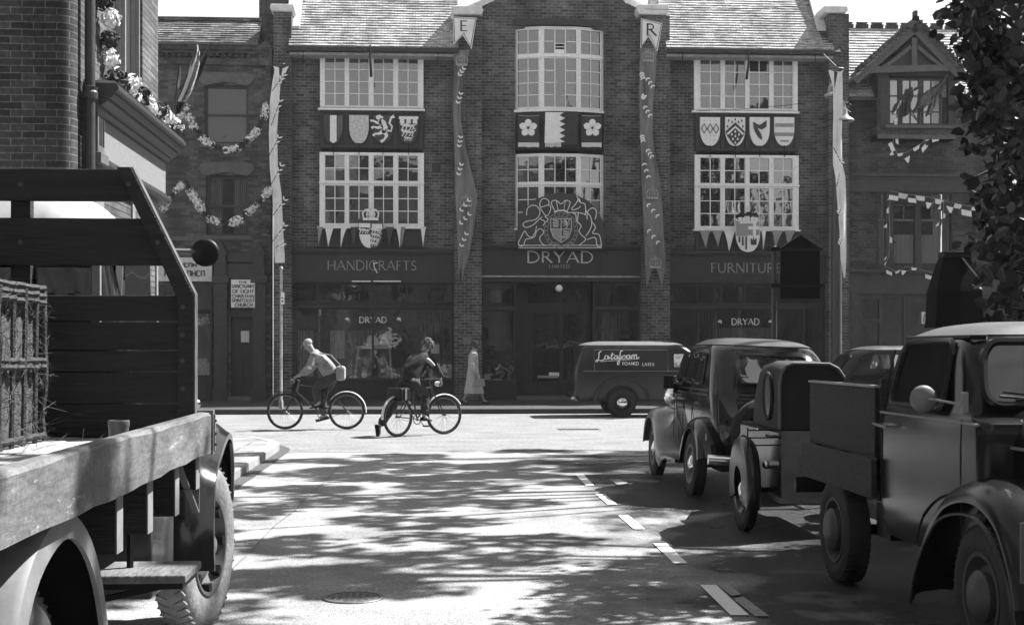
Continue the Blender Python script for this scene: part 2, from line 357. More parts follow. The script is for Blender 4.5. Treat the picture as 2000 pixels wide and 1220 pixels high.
_src = _b.inputs['Base Color'].links[0].from_socket; _x = nn(_t, 'ShaderNodeMath', operation='MULTIPLY'); _L(_src, _x.inputs[0]); _L(_m.outputs[0], _x.inputs[1]); _L(_x.outputs[0], _b.inputs['Base Color'])
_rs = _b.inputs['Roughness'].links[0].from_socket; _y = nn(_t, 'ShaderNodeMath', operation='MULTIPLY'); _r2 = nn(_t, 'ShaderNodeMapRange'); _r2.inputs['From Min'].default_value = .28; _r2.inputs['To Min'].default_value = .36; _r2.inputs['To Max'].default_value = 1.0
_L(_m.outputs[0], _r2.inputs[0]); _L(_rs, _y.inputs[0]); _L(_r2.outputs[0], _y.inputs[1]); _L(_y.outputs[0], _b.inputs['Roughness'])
# ================================================================= GROUND
KX = -2.25; KR = 4.75; YN = 24.2; YF = 31.2; YW = 37.0; KH = .11
tag(mb().add([(-150,-80,-.03),(150,-80,-.03),(150,220,-.03),(-150,220,-.03)], [(0,1,2,3)]).build('ground', m_earth), kind='structure')
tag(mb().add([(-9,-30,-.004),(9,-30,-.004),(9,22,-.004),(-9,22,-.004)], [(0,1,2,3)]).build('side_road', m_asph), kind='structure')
def yb(x): return 19.75+.12*math.sin(x*1.1)+.05*math.sin(x*3.7)
xs = [-60+i*.5 for i in range(261)]
tag(mb().add([(x, yb(x), .0) for x in xs]+[(x, YF+.1, .0) for x in xs], [(i,i+1,i+262,i+261) for i in range(260)]).build('main_road', m_asph2), kind='structure')
# left corner pavement, kerb rounded at the corner
cr = 1.0; cY = 22.4
def corner_path(off):
    pts = [(KX-off, -20.0), (KX-off, cY-cr*2.6)]
    for i in range(13):
        a = math.radians(i*90/12); cx, cy = KX-cr*2.2, cY-cr*2.6
        pts.append((cx+(cr*2.2-off)*math.cos(a), cy+(cr*2.6-off)*math.sin(a)))
    pts.append((-60, cY-off)); return pts
outp = corner_path(0.0); inp = corner_path(.17)
kb = mb(); n_ = len(outp)
vs = [(x,y,-.02) for x,y in outp]+[(x,y,KH-.012) for x,y in outp]+[(x*1-.0,y,KH) for x,y in corner_path(.02)]+[(x,y,KH) for x,y in inp]
fs = []
for i in range(n_-1):
    for r in range(3): fs.append((r*n_+i, r*n_+i+1, (r+1)*n_+i+1, (r+1)*n_+i))
kb.add(vs, fs); tag(kb.build('kerb', m_kerb, fix=True), kind='structure')
pv = mb(); pv.add([(x,y,KH-.004) for x,y in corner_path(.165)]+[(-60,-20,KH-.004)], [tuple(range(n_+1))]); tag(pv.build('pavement', m_flags), kind='structure')
# gutter setts round the corner
tag(mb().add([(x,y,.006) for x,y in corner_path(-.16)]+[(x,y,.006) for x,y in corner_path(-.003)], [(i,i+1,i+1+n_,i+n_) for i in range(n_-1)]).build('gutter', M('gutter_grit', .07, .9, 30, .6, bump=.5)), kind='structure')
# far pavement
m_flags_dk = M('worn_paving', .045, .8, 2, .35, bump=.3)
tag(mb().box(-60, 70, YF, YF+.16, -.02, KH+.004).build('kerb', M('dark_kerb', .03, .7, 4, .3)), kind='structure')
tag(mb().add([(-60,YF+.16,KH),(70,YF+.16,KH),(70,YW+3.5,KH),(-60,YW+3.5,KH)], [(0,1,2,3)]).build('pavement', m_flags_dk), kind='structure')
# right pavement
tag(mb().box(KR, KR+.17, -20, 19.6, -.02, KH).build('kerb', m_kerb), kind='structure')
tag(mb().add([(KR+.17,-20,KH-.003),(16,-20,KH-.003),(16,19.6,KH-.003),(KR+.17,19.6,KH-.003)], [(0,1,2,3)]).build('pavement', m_flags), kind='structure')
# painted dashes (from their corners in the photo, on the real ground)
dsh = [((1367,1141),(1399,1141),(1463,1200),(1427,1200)), ((1276,1060),(1302,1060),(1343,1099),(1316,1099)), ((1208,1006),(1228,1006),(1260,1032),(1238,1032)),
       ((1163,964),(1181,964),(1205,984),(1187,984)), ((1124,926),(1140,926),(1160,947),(1144,947))]
for q in dsh:
    tag(mb().add([G(*p, .004) for p in q], [(3,2,1,0)]).build('lane_marking', m_paint_road), kind='structure')
for q in (((1432,1168),(1452,1164),(1503,1202),(1474,1202)), ((1400,1140),(1424,1140),(1448,1160),(1428,1162)), ((1190,936),(1207,934),(1226,942),(1210,948))):
    tag(mb().add([G(*p, .0035) for p in q], [(3,2,1,0)]).build('lane_marking', m_paint_old), kind='structure')
# manhole and drain
g = G(690, 1166); mh = thing('manhole_cover', 'round iron manhole cover set in the road in the foreground', 'manhole cover', (g[0], g[1], 0))
mh_ = mb().lathe([(.0,.004),(.15,.004),(.155,.003),(.155,0)], (g[0],g[1],0), n=32)
for i in range(-3, 4):
    for j in range(-3, 4):
        if i*i+j*j < 11: mh_.box(g[0]+i*.04-.012, g[0]+i*.04+.012, g[1]+j*.04-.012, g[1]+j*.04+.012, .003, .007)
m_mh = M('worn_iron', .10, .5, 10, .4); mh_.build('cover', m_mh, mh); mb().lathe([(.16,0),(.16,.005),(.185,.005),(.19,0)], (g[0],g[1],0), n=32).build('frame', m_mh, mh)
g = G(1130, 838); b = mb().box(g[0]-.4, g[0]+.4, g[1]-.2, g[1]+.2, -.001, .004)
for i in range(12): b.box(g[0]-.37+i*.064, g[0]-.34+i*.064, g[1]-.16, g[1]+.16, .004, .012)
tag(b.build('drain_grating', m_mh), 'iron drain grating with bars in the bright main road', 'drain')
# a few more joints and patches in the road
rp = mb()
for x0, y0, x1, y1 in ((-1.5,4,-1.1,19),):
    pts = [(x0+(x1-x0)*i/12+random.uniform(-.04,.04), y0+(y1-y0)*i/12) for i in range(13)]
    rp.add([(x-.006,y,.0015) for x,y in pts]+[(x+.006,y,.0015) for x,y in pts], [(i,i+13,i+14,i+1) for i in range(12)])
tag(rp.build('road_joint', M('tar_joint', .17, .6, 9, .3)), kind='structure')

# ================================================================= MAIN BUILDING
Z = lambda py, px=1093, Y=YW: P(px, py, Y)[2]
X = lambda px, Y=YW: PX(px, Y)
main = thing('shop_building', 'brick shop building with three shopfronts, tall piers and tiled roof, hung with heraldic boards', 'building', (X(1093), YW, 0))
XL, XA0, XA1, XB0, XB1, XR = X(566), X(888), X(938), X(1250), X(1302), X(1611)
ztop = Z(98)
def bay_holes(pxs, pys, Yb):
    x0, z1 = XZ(pxs[0], pys[0], Yb); x1, z0 = XZ(pxs[1], pys[1], Yb); return (x0, x1, z0, z1)
# opening for the whole oriel and shopfront in each bay
zf0 = Z(552)
w_ = mb()
for (a, b_, c, d) in ((XL, XA0, 626, 826), (XA1, XB0, 1005, 1181), (XB1, XR, 1359, 1557)):
    zt = ztop if a != XA1 else Z(30)
    hol = [(X(c)+.02, X(d)-.02, Z(445), Z(112 if a != XA1 else 58))]
    w_.wall(a, b_, Z(488), zt, YW, hol, .3)
w_.build('wall', m_brick, main)
# gable of the middle bay, steps up steeply beyond the roof
gx = (XA1+XB0)/2; gz0 = Z(30)
gp = [(XA0+.1, gz0), (X(962), Z(0)), (X(985), Z(-38)), (X(1010), Z(-95)), (gx-.5, Z(-175)), (gx, Z(-190)), (gx+.5, Z(-175)), (X(1176), Z(-95)), (X(1200), Z(-38)), (X(1224), Z(0)), (XB1-.1, gz0)]
mb().prism([(gx-(XB0-XA1)/2, gz0)]+gp[1:-1]+[(gx+(XB0-XA1)/2, gz0)], YW-.001, YW+.35).build('gable', m_brick, main)
cp = mb()
cp.ribbon(gp, .16, YW-.06, YW+.45); cp.build('coping', m_stone, main)
# piers
for nm_, x0, x1, px0, px1, pyt, pyc in (('p', X(533), X(569), 528, 576, 24, 10), ('p', XA0-.02, XA1+.02, 881, 943, 31, 14), ('p', XB0-.02, XB1+.02, 1243, 1306, 30, 11), ('p', XR, X(1650), 1606, 1654, 27, 14)):
    Yp = YW-.38; xa = PX(px0+6, Yp); xb = PX(px1-7, Yp)
    b = mb().box(x0 if px0 > 600 else xa, x1 if px0 > 600 else xb, Yp, YW+.6, 0, Z(pyt, (px0+px1)/2, Yp)).build('pier', m_brick_pier, main)
    zc0 = Z(pyt, (px0+px1)/2, Yp); zc1 = Z(pyc, (px0+px1)/2, Yp)
    xa, xb = PX(px0, Yp), PX(px1, Yp)
    q = mb(); c_ = (zc1-zc0)
    q.prism([(xa+.06, zc0), (xb-.06, zc0), (xb, zc0+c_*.35), (xb-.02, zc1), (xa+.02, zc1), (xa, zc0+c_*.35)], Yp-.12, YW+.7); q.build('pier_cap', m_stone, b, bev=.02)
# roofs of the side bays: real courses of tiles
def tile_roof(x0, x1, ye, ze, pitch, n, c=.115, m=m_tile, name='roof', parent=main, jag=True):
    b = mb(); cy, cz = math.cos(pitch)*c, math.sin(pitch)*c; r = random.Random(3)
    for i in range(n):
        y, z = ye+i*cy, ze+i*cz; l = .022
        nseg = max(2, int((x1-x0)/.34)) if jag else 1
        for k in range(nseg):
            a = x0+(x1-x0)*k/nseg; b2 = x0+(x1-x0)*(k+1)/nseg; e = r.uniform(0, .014) if jag else 0
            b.add([(a, y-l*math.sin(pitch), z+l*math.cos(pitch)+e), (b2, y-l*math.sin(pitch), z+l*math.cos(pitch)+e), (b2, y+cy, z+cz), (a, y+cy, z+cz), (a, y-.002, z-.01), (b2, y-.002, z-.01)], [(0,1,2,3), (4,5,1,0)])
    return b.build(name, m, parent)
ye = YW-.55
for x0, x1, px in ((X(568), XA0+.1, 727), (XB1-.1, XR+.1, 1456)):
    ze = Z(91 if px < 1000 else 95, px, ye)
    tile_roof(x0, x1, ye, ze, math.radians(50), 34)
    mb().box(x0, x1, ye-.10, ye+.02, ze-.16, ze-.03).build('gutter', m_wood_dk, main, bev=.02)
    mb().box(x0+.02, x1-.02, ye+.02, YW+.02, ze-.24, ze-.17).build('soffit_board', M('soffit', .3, .7, 5, .3), main)
    # back slope closing the roof
    mb().prism([(ye+.1, ze-.05), (ye+2.45, ze+2.72), (ye+6, ze-.05)], x0+.01, x1-.01, 'X').build('roof_core', m_tile, main)
# parapet copings climbing the party walls
for px, sgn in ((1601, 1), (593, -1)):
    xq = X(px); ze = Z(95, px, ye)
    w0 = mb().prism([(ye-.05, ze-.1), (ye+2.9, ze+3.75), (ye+7, ze-.1)], xq-.02, xq+.42 if sgn > 0 else xq-.42, 'X').build('party_wall', m_brick_pier, main)
    k0 = mb(); k0.add([(xq-.10, ye+.45, ze+.72), (xq+.46*sgn, ye+.45, ze+.72), (xq+.46*sgn, ye+2.9, ze+3.9), (xq-.10, ye+2.9, ze+3.9),
              (xq-.10, ye+.45, ze+.60), (xq+.46*sgn, ye+.45, ze+.60), (xq+.46*sgn, ye+2.9, ze+3.78), (xq-.10, ye+2.9, ze+3.78)], [(0,1,2,3),(4,7,6,5),(0,4,5,1),(1,5,6,2),(2,6,7,3),(3,7,4,0)]).build('coping', m_stone, main, fix=True)
# chimney behind the left party wall
mb().box(X(506, 39), X(588, 39), 39, 40.2, 8, Z(-60)).build('chimney', m_brick_old, main)
mb().box(X(1560, 41), X(1636, 41), 40.6, 41.8, 8, Z(-40)).build('chimney', m_brick_old, main)

def window(name, parent, box, lights, rows, Yf, mf=m_white_s, mg=m_g_up, fd=.05, barw=.022, refp=None, warp=None, proud=.10, rnd=0):
    """box=(px0,px1,py0,py1); lights=[(px0,px1,ncol)]; rows=[(py0,py1,nrow)]; frame with one hole per light, thin bars, panes"""
    rp = refp or (box[0]+box[1])/2; zz = lambda py: P(rp, py, Yf)[2]; xx = lambda px: PX(px, Yf)
    x0, x1, z0, z1 = xx(box[0]), xx(box[1]), zz(box[3]), zz(box[2])
    holes = [(xx(a), xx(b_), zz(d), zz(c)) for a, b_, _ in lights for c, d, _ in rows]
    f = mb(); f.wall(x0, x1, z0, z1, Yf, holes, fd)
    # sides of the projecting frame
    f.add([(x0,Yf,z0),(x0,Yf+proud+.1,z0),(x0,Yf+proud+.1,z1),(x0,Yf,z1)], [(0,3,2,1)]); f.add([(x1,Yf,z0),(x1,Yf+proud+.1,z0),(x1,Yf+proud+.1,z1),(x1,Yf,z1)], [(0,1,2,3)])
    f.add([(x0,Yf,z1),(x1,Yf,z1),(x1,Yf+proud+.1,z1),(x0,Yf+proud+.1,z1)], [(0,1,2,3)])
    # casement mouldings round each light
    for a, b_, c, d in holes:
        e = .018
        for q in ((a-e*2,b_+e*2,c-e*2,c-e),(a-e*2,b_+e*2,d+e,d+e*2),(a-e*2,a-e,c-e,d+e),(b_+e,b_+e*2,c-e,d+e)): f.box(q[0],q[1],Yf-.02,Yf-.001,q[2],q[3])
    g_ = mb(); bars = mb()
    for a, b_, nc in lights:
        for c, d, nr in rows:
            A, B, c0, d0 = xx(a), xx(b_), zz(d), zz(c)
            for i in range(nc):
                for j in range(nr):
                    t = random.uniform(-.004, .004); u = random.uniform(-.004, .004)
                    p0, p1, q0, q1 = A+(B-A)*i/nc, A+(B-A)*(i+1)/nc, c0+(d0-c0)*j/nr, c0+(d0-c0)*(j+1)/nr
                    g_.add([(p0,Yf+.045+t,q0),(p1,Yf+.045+u,q0),(p1,Yf+.045+u-t,q1),(p0,Yf+.045,q1)], [(0,1,2,3)])
            for i in range(1, nc): x = A+(B-A)*i/nc; bars.box(x-barw/2, x+barw/2, Yf+.02, Yf+.038, c0, d0)
            for j in range(1, nr): z = c0+(d0-c0)*j/nr; bars.box(A, B, Yf+.018, Yf+.036, z-barw/2, z+barw/2)
    if warp:
        for q in (f, g_, bars): q.warp(warp)
    root = f.build(name, mf, parent)
    g_.build('pane', mg, root); bars.build('glazing_bar', mf, root)
    return root
Yo = YW-.10
LL = [(635,673,2),(682,720,2),(730,768,2),(778,816,2)]
RL = [(1368,1407,2),(1416,1455,2),(1464,1502,2),(1511,1548,2)]
CL = [(1012,1052,2),(1063,1125,3),(1135,1174,2)]
xc = X(1093, Yo-.25); hw = X(1183, Yo-.25)-xc
bow = lambda x, y, z: (x, y-.28*(1-min(1, ((x-xc)/hw)**2))+.24, z)
UR = [(113,136.6,1),(136.6,207,3)]; 
def upper(parent, box, lights, sill_py, sp, mg=m_g_up):
    wn = window('window', parent, box, lights, [(box[2]+7, box[3]-4, 4)], Yo, mg=mg, rnd=1)
    z = P(sp, sill_py, Yo-.08)[2]; mb().box(PX(box[0]-4, Yo-.08), PX(box[1]+3, Yo-.08), Yo-.10, YW+.02, z-.05, z).build('sill', m_white_s, wn)
    return wn
wu = upper(main, (625,827,106,211), LL, 212, 727)
# a dark top vent in the right upper window and low window boards
wr = upper(main, (1356,1558,111,216), RL, 217, 1456)
x, z = XZ(1465, 121, Yo); x2, z2 = XZ(1498, 139, Yo); mb().box(x, x2, Yo+.025, Yo+.04, z2, z).build('open_vent', m_black, wr)
wl1 = window('window', main, (624,828,298,443), LL, [(304,353,2),(363,436.5,3)], Yo, mg=m_g_low)
z = P(727, 443, Yo)[2]; mb().box(PX(620,Yo), PX(831,Yo), Yo-.08, YW+.02, z-.05, z).build('sill', m_white_s, wl1)
z = P(727, 357.5, Yo)[2]; mb().box(PX(623,Yo), PX(829,Yo), Yo-.05, Yo-.003, z-.02, z+.02).build('transom', m_white_s, wl1)
wl2 = window('window', main, (1357,1560,303,448), RL, [(309,358,2),(368,442,3)], Yo, mg=m_g_low)
z = P(1456, 448, Yo)[2]; mb().box(PX(1354,Yo), PX(1562,Yo), Yo-.08, YW+.02, z-.05, z).build('sill', m_white_s, wl2)
z = P(1456, 362.5, Yo)[2]; mb().box(PX(1356,Yo), PX(1561,Yo), Yo-.05, Yo-.003, z-.02, z+.02).build('transom', m_white_s, wl2)
wc1 = window('bow_window', main, (1003,1183,52,216), CL, [(58,104.5,2),(114.5,209,4)], Yo-.02, warp=bow)
def bow_strip(name, px0, px1, py0, py1, mat_, parent, d0=-.05, d1=.12, n=14, Yb=Yo-.02):
    x0, x1 = PX(px0, Yb), PX(px1, Yb); z0, z1 = P(1093, py1, Yb)[2], P(1093, py0, Yb)[2]; b = mb()
    for i in range(n):
        a, c = x0+(x1-x0)*i/n, x0+(x1-x0)*(i+1)/n
        b.box(a, c, Yb+d0, Yb+d1, z0, z1)
    return b.warp(bow).build(name, mat_, parent, fix=True)
bow_strip('sill', 995, 1191, 214, 219, m_white_s, wc1, -.09, .2)
bow_strip('transom', 1003, 1183, 107, 112, m_white_s, wc1, -.03, -.004)
bow_strip('carved_lintel', 996, 1194, 38, 50, m_carved, main, -.10, .25)
x, z = XZ(1084, 81, Yo-.25); x2, z2 = XZ(1104, 103, Yo-.25)
v = mb(); v.box(x, x2, Yo-.03, Yo-.02, z2, z); v.build('vent', m_white_s, wc1)
v = mb(); v.box(x+.01, x2-.01, Yo-.035, Yo-.031, z-.09, z-.02).box(x+.01, x2-.01, Yo-.035, Yo-.031, z-.17, z-.115); v.build('vent_slot', m_black, wc1)
wc2 = window('bow_window', main, (1004,1184,300,446), CL, [(306,355,2),(365,438,3)], Yo-.02, mg=m_g_low, warp=bow)
bow_strip('sill', 998, 1191, 445, 449, m_white_s, wc2, -.09, .2)
bow_strip('transom', 1003, 1185, 357, 361, m_white_s, wc2, -.03, -.004)
# carved timber panels between and below the windows
def panel(px0, px1, py0, py1, edges, warp=None, Yp=YW-.06):
    x0, z1 = XZ(px0, py0, Yp); x1, z0 = XZ(px1, py1, Yp); n = 14
    b = mb()
    for i in range(n): b.box(x0+(x1-x0)*i/n, x0+(x1-x0)*(i+1)/n, Yp, YW+.05, z0, z1)
    if warp: b.warp(warp)
    o = b.build('timber_panel', m_wood_dk, main, fix=True); c = mb()
    for e in edges: xe = PX(e, Yp); c.box(xe-.055, xe+.055, Yp-.04, Yp-.001, z0, z1)
    for i in range(n): c.box(x0+(x1-x0)*i/n, x0+(x1-x0)*(i+1)/n, Yp-.035, Yp-.002, z0+.02, z0+.10)
    for i in range(n): c.box(x0+(x1-x0)*i/n, x0+(x1-x0)*(i+1)/n, Yp-.05, Yp-.002, z1-.05, z1-.002)
    if warp: c.warp(warp)
    c.build('carved_strip', m_carved, o, fix=True); return o
panel(625, 827, 216, 291, (629,677,724,772,822)); panel(1357, 1559, 221, 297, (1362,1411,1460,1507,1554)); panel(1004, 1183, 220, 293, (1008,1057,1131,1179), warp=bow, Yp=Yo-.0)
panel(625, 827, 446, 486, (629,677,772,822)); panel(1358, 1560, 451, 490, (1362,1411,1507,1554))
# ledge dividing storeys, air bricks
for px in (703+500-351, 1340-7):
    xx_, zz_ = XZ(852 if px < 1000 else 1330, 328, YW); mb().box(xx_-.12, xx_+.12, YW-.01, YW+.001, zz_-.13, zz_+.13).build('air_brick', m_wood_dk, main)
mb().box(XL+.05, XR-.05, YW+.32, YW+9, 3.95, Z(98)-.1).box(XL+.05, XR-.05, YW+1.8, YW+9, 0, 3.94).build('rear_block', m_brick_old, main)
mb().prism([(gx-(XB0-XA1)/2+.05, gz0-1)]+[(x, z-.05) for x, z in gp[1:-1]]+[(gx+(XB0-XA1)/2-.05, gz0-1)], YW+.36, YW+8.5).build('gable_roof', m_tile, main)
# shopfront fascias
for px0, px1, p0, p1 in ((568,888,488,548), (938,1250,479,546), (1302,1612,492,549)):
    Yq = YW-.16; x0, z1 = XZ(px0, p0, Yq); x1, z0 = XZ(px1, p1, Yq); rx = P((px0+px1)/2, p1, Yq)[2]; rz1 = P((px0+px1)/2, p0, Yq)[2]
    xa = {568: XL, 938: XA1+.021, 1302: XB1+.021}[px0]; xb = {568: XA0-.021, 938: XB0-.021, 1302: XR-.001}[px0]
    fa = mb().box(xa, xb, Yq, YW+.3, rx, rz1-.06).build('fascia', m_fascia, main)
    mb().box(xa, xb, Yq-.14, YW+.28, rz1-.06, rz1+.02).box(xa, xb, Yq-.08, Yq-.001, rz1-.11, rz1-.061).build('cornice', m_wood_dk, fa)
    mb().box(xa, xb, Yq-.06, Yq+.2, rx-.05, rx-.001).build('lower_moulding', m_wood_dk, fa)
Yl = YW-.163
def on(px0, px1, py0, py1, Y): a = XZ(px0, py1, Y); b = XZ(px1, py0, Y); return a[0], b[0], a[1], b[1]
def lettering(txt, px0, px1, py0, py1, mat_, parent, Y=Yl, name='lettering', **k):
    x0, x1, z0, z1 = on(px0, px1, py0, py1, Y); text_mb(txt, x0, x1, z0, z1, Y, **k).build(name, mat_, parent)
lettering('HANDICRAFTS', 640, 813, 509.5, 527, m_letter_d, main, wt=.12)
lettering('DRYAD', 1030, 1158, 491.5, 512.5, m_letter, main, wt=.15)
lettering('LIMITED', 1073, 1113, 517, 523.5, m_letter_d, main, wt=.16)
lettering('FURNITURE', 1389, 1526, 514, 532, m_letter_d, main, wt=.12)
x0, x1, z0, z1 = on(938, 1250, 539, 541, Yl); mb().box(XA1+.03, XB0-.03, Yl-.05, Yl+.002, z0, z1).build('white_line', M('pale_strip', .3, .6, 4, .5), main)
for a, b_ in ((687,724),(729,783)):
    x0, x1, z0, z1 = on(a, b_, 548, 550, Yl-.1); mb().box(x0, x1, Yl-.07, Yl-.062, z0, z1).build('white_line', m_letter_w, main)
# broken white hook bracket in front of the left fascia
b = mb(); b.tube([P(730,515,Yl-.3), P(731,522,Yl-.35), P(737,533,Yl-.4)], .012, 6); b.tube([P(730,515,Yl-.3), P(738,513,Yl-.3)], .012, 6); b.tube([P(730,515,Yl-.3), P(730,512,Yl)], .012, 6); b.build('hook', m_letter_w, main)

# shop windows: timber frame, transom lights, main glass, lit interior of things behind the glass
def shopfront(px0, px1, py_tr, py_main, py_riser, mull, tr_mull, xa, xb, name='shop_window'):
    Ys = YW-.02; pc = (px0+px1)/2; zz = lambda py: P(pc, py, Ys)[2]; xx = lambda p: PX(p, Ys)
    e = [xa+.03]+[xx(m_) for m_ in mull]+[xb-.03]; et = [xa+.03]+[xx(m_) for m_ in tr_mull]+[xb-.03]
    holes = [(e[i]+.03, e[i+1]-.03, zz(py_main[1]), zz(py_main[0])) for i in range(len(e)-1)]
    hol2 = [(et[i]+.02, et[i+1]-.02, zz(py_tr[1]), zz(py_tr[0])) for i in range(len(et)-1)]
    f = mb().wall(xa, xb, zz(py_riser), zf0+.1, Ys, holes+hol2, .08).build(name, m_wood_dk, main)
    q = mb()
    for h in holes+hol2: q.add([(h[0],Ys+.05,h[2]),(h[1],Ys+.05,h[2]),(h[1],Ys+.05,h[3]),(h[0],Ys+.05,h[3])], [(0,1,2,3)])
    q.build('pane', m_g_shop, f)
    mb().box(xa, xb, Ys-.07, Ys-.001, zz(py_main[0])+.04, zz(py_main[0])+.12).box(xa, xb, Ys-.05, Ys-.001, zz(py_tr[1])-.04, zz(py_tr[1])-.0).build('transom', m_wood_dk, f)
    mb().box(xa, xb, Ys-.12, Ys-.001, zz(py_main[1])-.1, zz(py_main[1])-.03).build('sill', m_wood_dk, f)
    mb().box(xa, xb, Ys-.06, YW+.1, 0.0, zz(py_main[1])-.1).build('stall_riser', m_fascia, f)
    # interior box
    i_ = mb(); i_.add([(xa,YW+1.7,0),(xb,YW+1.7,0),(xb,YW+1.7,3.8),(xa,YW+1.7,3.8)], [(0,1,2,3)]); i_.add([(xa,YW+.1,.55),(xb,YW+.1,.55),(xb,YW+1.7,.55),(xa,YW+1.7,.55)], [(0,1,2,3)])
    i_.add([(xa,YW+.1,0),(xa,YW+1.7,0),(xa,YW+1.7,3.8),(xa,YW+.1,3.8)], [(0,3,2,1)]); i_.add([(xb,YW+.1,0),(xb,YW+1.7,0),(xb,YW+1.7,3.8),(xb,YW+.1,3.8)], [(0,1,2,3)])
    i_.add([(xa,YW+.1,3.8),(xb,YW+.1,3.8),(xb,YW+1.7,3.8),(xa,YW+1.7,3.8)], [(0,1,2,3)])
    i_.build('display_recess', m_interior, f)
    return f
sf1 = shopfront(568, 888, (557,588), (604,738), 778, (728,), (620,668,728,795,840), XL, XA0-.022)
sf3 = shopfront(1302, 1612, (561,592), (605,738), 778, (1364,1570), (1364,1455,1530,1600), XB1+.022, XR-.002)
sfa = shopfront(938, 1005, (556,598), (608,742), 778, (), (980,), XA1+.022, X(1008))
sfb = shopfront(1158, 1250, (556,598), (608,742), 778, (1210,), (1200,), X(1158), XB0-.022)
# entrance between the two middle windows, set back
dz = lambda py: P(1093, py, YW+.5)[2]; x0, x1 = X(1008), X(1158)
en = mb(); Yd = YW+.55
en.wall(x0, x1, 0, zf0+.1, Yd, [(X(1032,Yd), X(1150,Yd), dz(592), dz(556)), (X(1040,Yd), X(1092,Yd), dz(745), dz(612)), (X(1100,Yd), X(1145,Yd), dz(745), dz(612))], .06)
en.add([(x0,YW-.02,0),(x0,Yd,0),(x0,Yd,zf0+.1),(x0,YW-.02,zf0+.1)], [(0,1,2,3)]); en.add([(x1,YW-.02,0),(x1,Yd,0),(x1,Yd,zf0+.1),(x1,YW-.02,zf0+.1)], [(0,3,2,1)])
en = en.build('entrance', m_wood_dk, main)
mb().add([(x0,Yd+.05,.3),(x1,Yd+.05,.3),(x1,Yd+.05,zf0),(x0,Yd+.05,zf0)], [(0,1,2,3)]).build('pane', m_g_low if 0 else glass('door_glass', .07, .02, wav=.04), en)
mb().box(x0, x1, YW-.1, Yd, 0, KH+.10).build('doorstep', m_lintel, en)
x_, z_ = XZ(1092, 563, YW-.3); mb().ball((x_, YW-.3, z_), .10, 16, 10).build('globe_lamp', M('opal_glass', .75, .3, 5, .05), main, smooth=True)
mb().tube([(x_, YW-.3, z_+.09), (x_, YW-.3, zf0+.02)], .012, 6).build('lamp_rod', m_black, main)
mb().box(*[XZ(1050,0,YW+.5)[0], XZ(1090,0,YW+.5)[0]], Yd-.06, Yd-.02, dz(738), dz(733)).build('push_bar', m_letter_d, en)
mb().box(X(1072,Yd-.01), X(1092,Yd-.01), Yd-.012, Yd-.004, dz(735), dz(727)).build('letter_plate', m_letter_w, en)
# DRYAD on the glass, with little sprigs
for (a, b_, c, d, s1, s2, sy) in ((702,755,619,630,678,779,624), (1429,1483,622,634,1406,1505,629)):
    par = sf1 if a < 1000 else sf3; Yt = YW+.025
    lettering('DRYAD', a, b_, c, d, m_letter_w, par, Y=Yt, wt=.14, skip=())
    for s_ in (s1, s2):
        q = mb(); xq, zq = XZ(s_, sy, Yt)
        for an in (30, 75, 120, 165, -25):
            r_ = math.radians(an); q.ribbon([(xq, zq), (xq+.06*math.cos(r_), zq+.06*math.sin(r_))], [.01, .035], Yt-.01, Yt)
        q.build('painted_sprig', m_letter_w, par)
# things shown behind the glass of the left shop
disp = lambda px, py: P(px, py, YW+.35)
Yi = YW+.35
def icloth(px0, px1, py0, py1, v, nm, lab, cat, Yc=YW+.6, waves=9, grp=None):
    x0, x1, z0, z1 = on(px0, px1, py0, py1, Yc); v *= 1.7; b = mb(); n = waves*4
    vs = []
    for i in range(n+1):
        x = x0+(x1-x0)*i/n; y = Yc+.03*math.sin(i*PI/2)
        vs += [(x, y, z0), (x, y, z1), (x, y+.012, z1), (x, y+.012, z0)]
    fs = [(i*4+k, i*4+4+k, i*4+4+(k+1)%4, i*4+(k+1)%4) for i in range(n) for k in range(4)]+[(0,1,2,3),(n*4+3,n*4+2,n*4+1,n*4)]
    b.add(vs, fs); return tag(b.build(nm, M(nm, v, .9, 6, .3), fix=True), lab, cat, grp)
icloth(582, 612, 645, 735, .16, 'hanging_cloth', 'pale cloth hanging in the left shop window behind the cyclist in white', 'cloth', waves=5)
icloth(645, 673, 645, 700, .20, 'hanging_cloth', 'pale cloth panel between dark uprights left of the display table', 'cloth', waves=4)
icloth(683, 728, 645, 735, .12, 'hanging_cloth', 'grey curtain hanging directly behind the display table on its left half', 'cloth', waves=6)
icloth(738, 765, 645, 735, .15, 'hanging_cloth', 'striped curtain behind the display table on its right half', 'cloth', Yc=YW+.9, waves=4)
icloth(820, 868, 612, 735, .055, 'hanging_cloth', 'dark curtain at the right end of the left shop window', 'cloth', waves=7)
icloth(1375, 1400, 610, 735, .06, 'hanging_cloth', 'dark curtain at the left side of the furniture shop window', 'cloth', waves=4)
icloth(1405, 1510, 640, 735, .09, 'display_screen', 'plain screen standing under the white name in the furniture shop window', 'screen', waves=3)
icloth(1165, 1205, 610, 690, .10, 'hanging_cloth', 'pleated curtain in the middle shop window right of the door', 'cloth', waves=8)
tb = thing('display_table', 'pale splay legged table in the left shop window holding white lamp and figure', 'table', (disp(727,735)[0], Yi, .55))
x0, x1, z0, z1 = on(696, 764, 675, 681, Yi); mb().box(x0, x1, Yi, Yi+.5, z0, z1).build('table_top', M('pale_wood', .42, .5, 9, .2), tb)
for a, b_ in ((700,692),(760,767)):
    for yy in (Yi+.05, Yi+.45): mb().tube([(XZ(a,681,Yi)[0], yy, z0), (XZ(b_,735,Yi)[0], yy, .56)], .028, 8).build('leg', M('pale_wood_leg', .42, .5, 9, .2), tb)
x0, x1, zb, _ = on(716, 738, 671, 675, Yi); xm = (x0+x1)/2; zb = z1
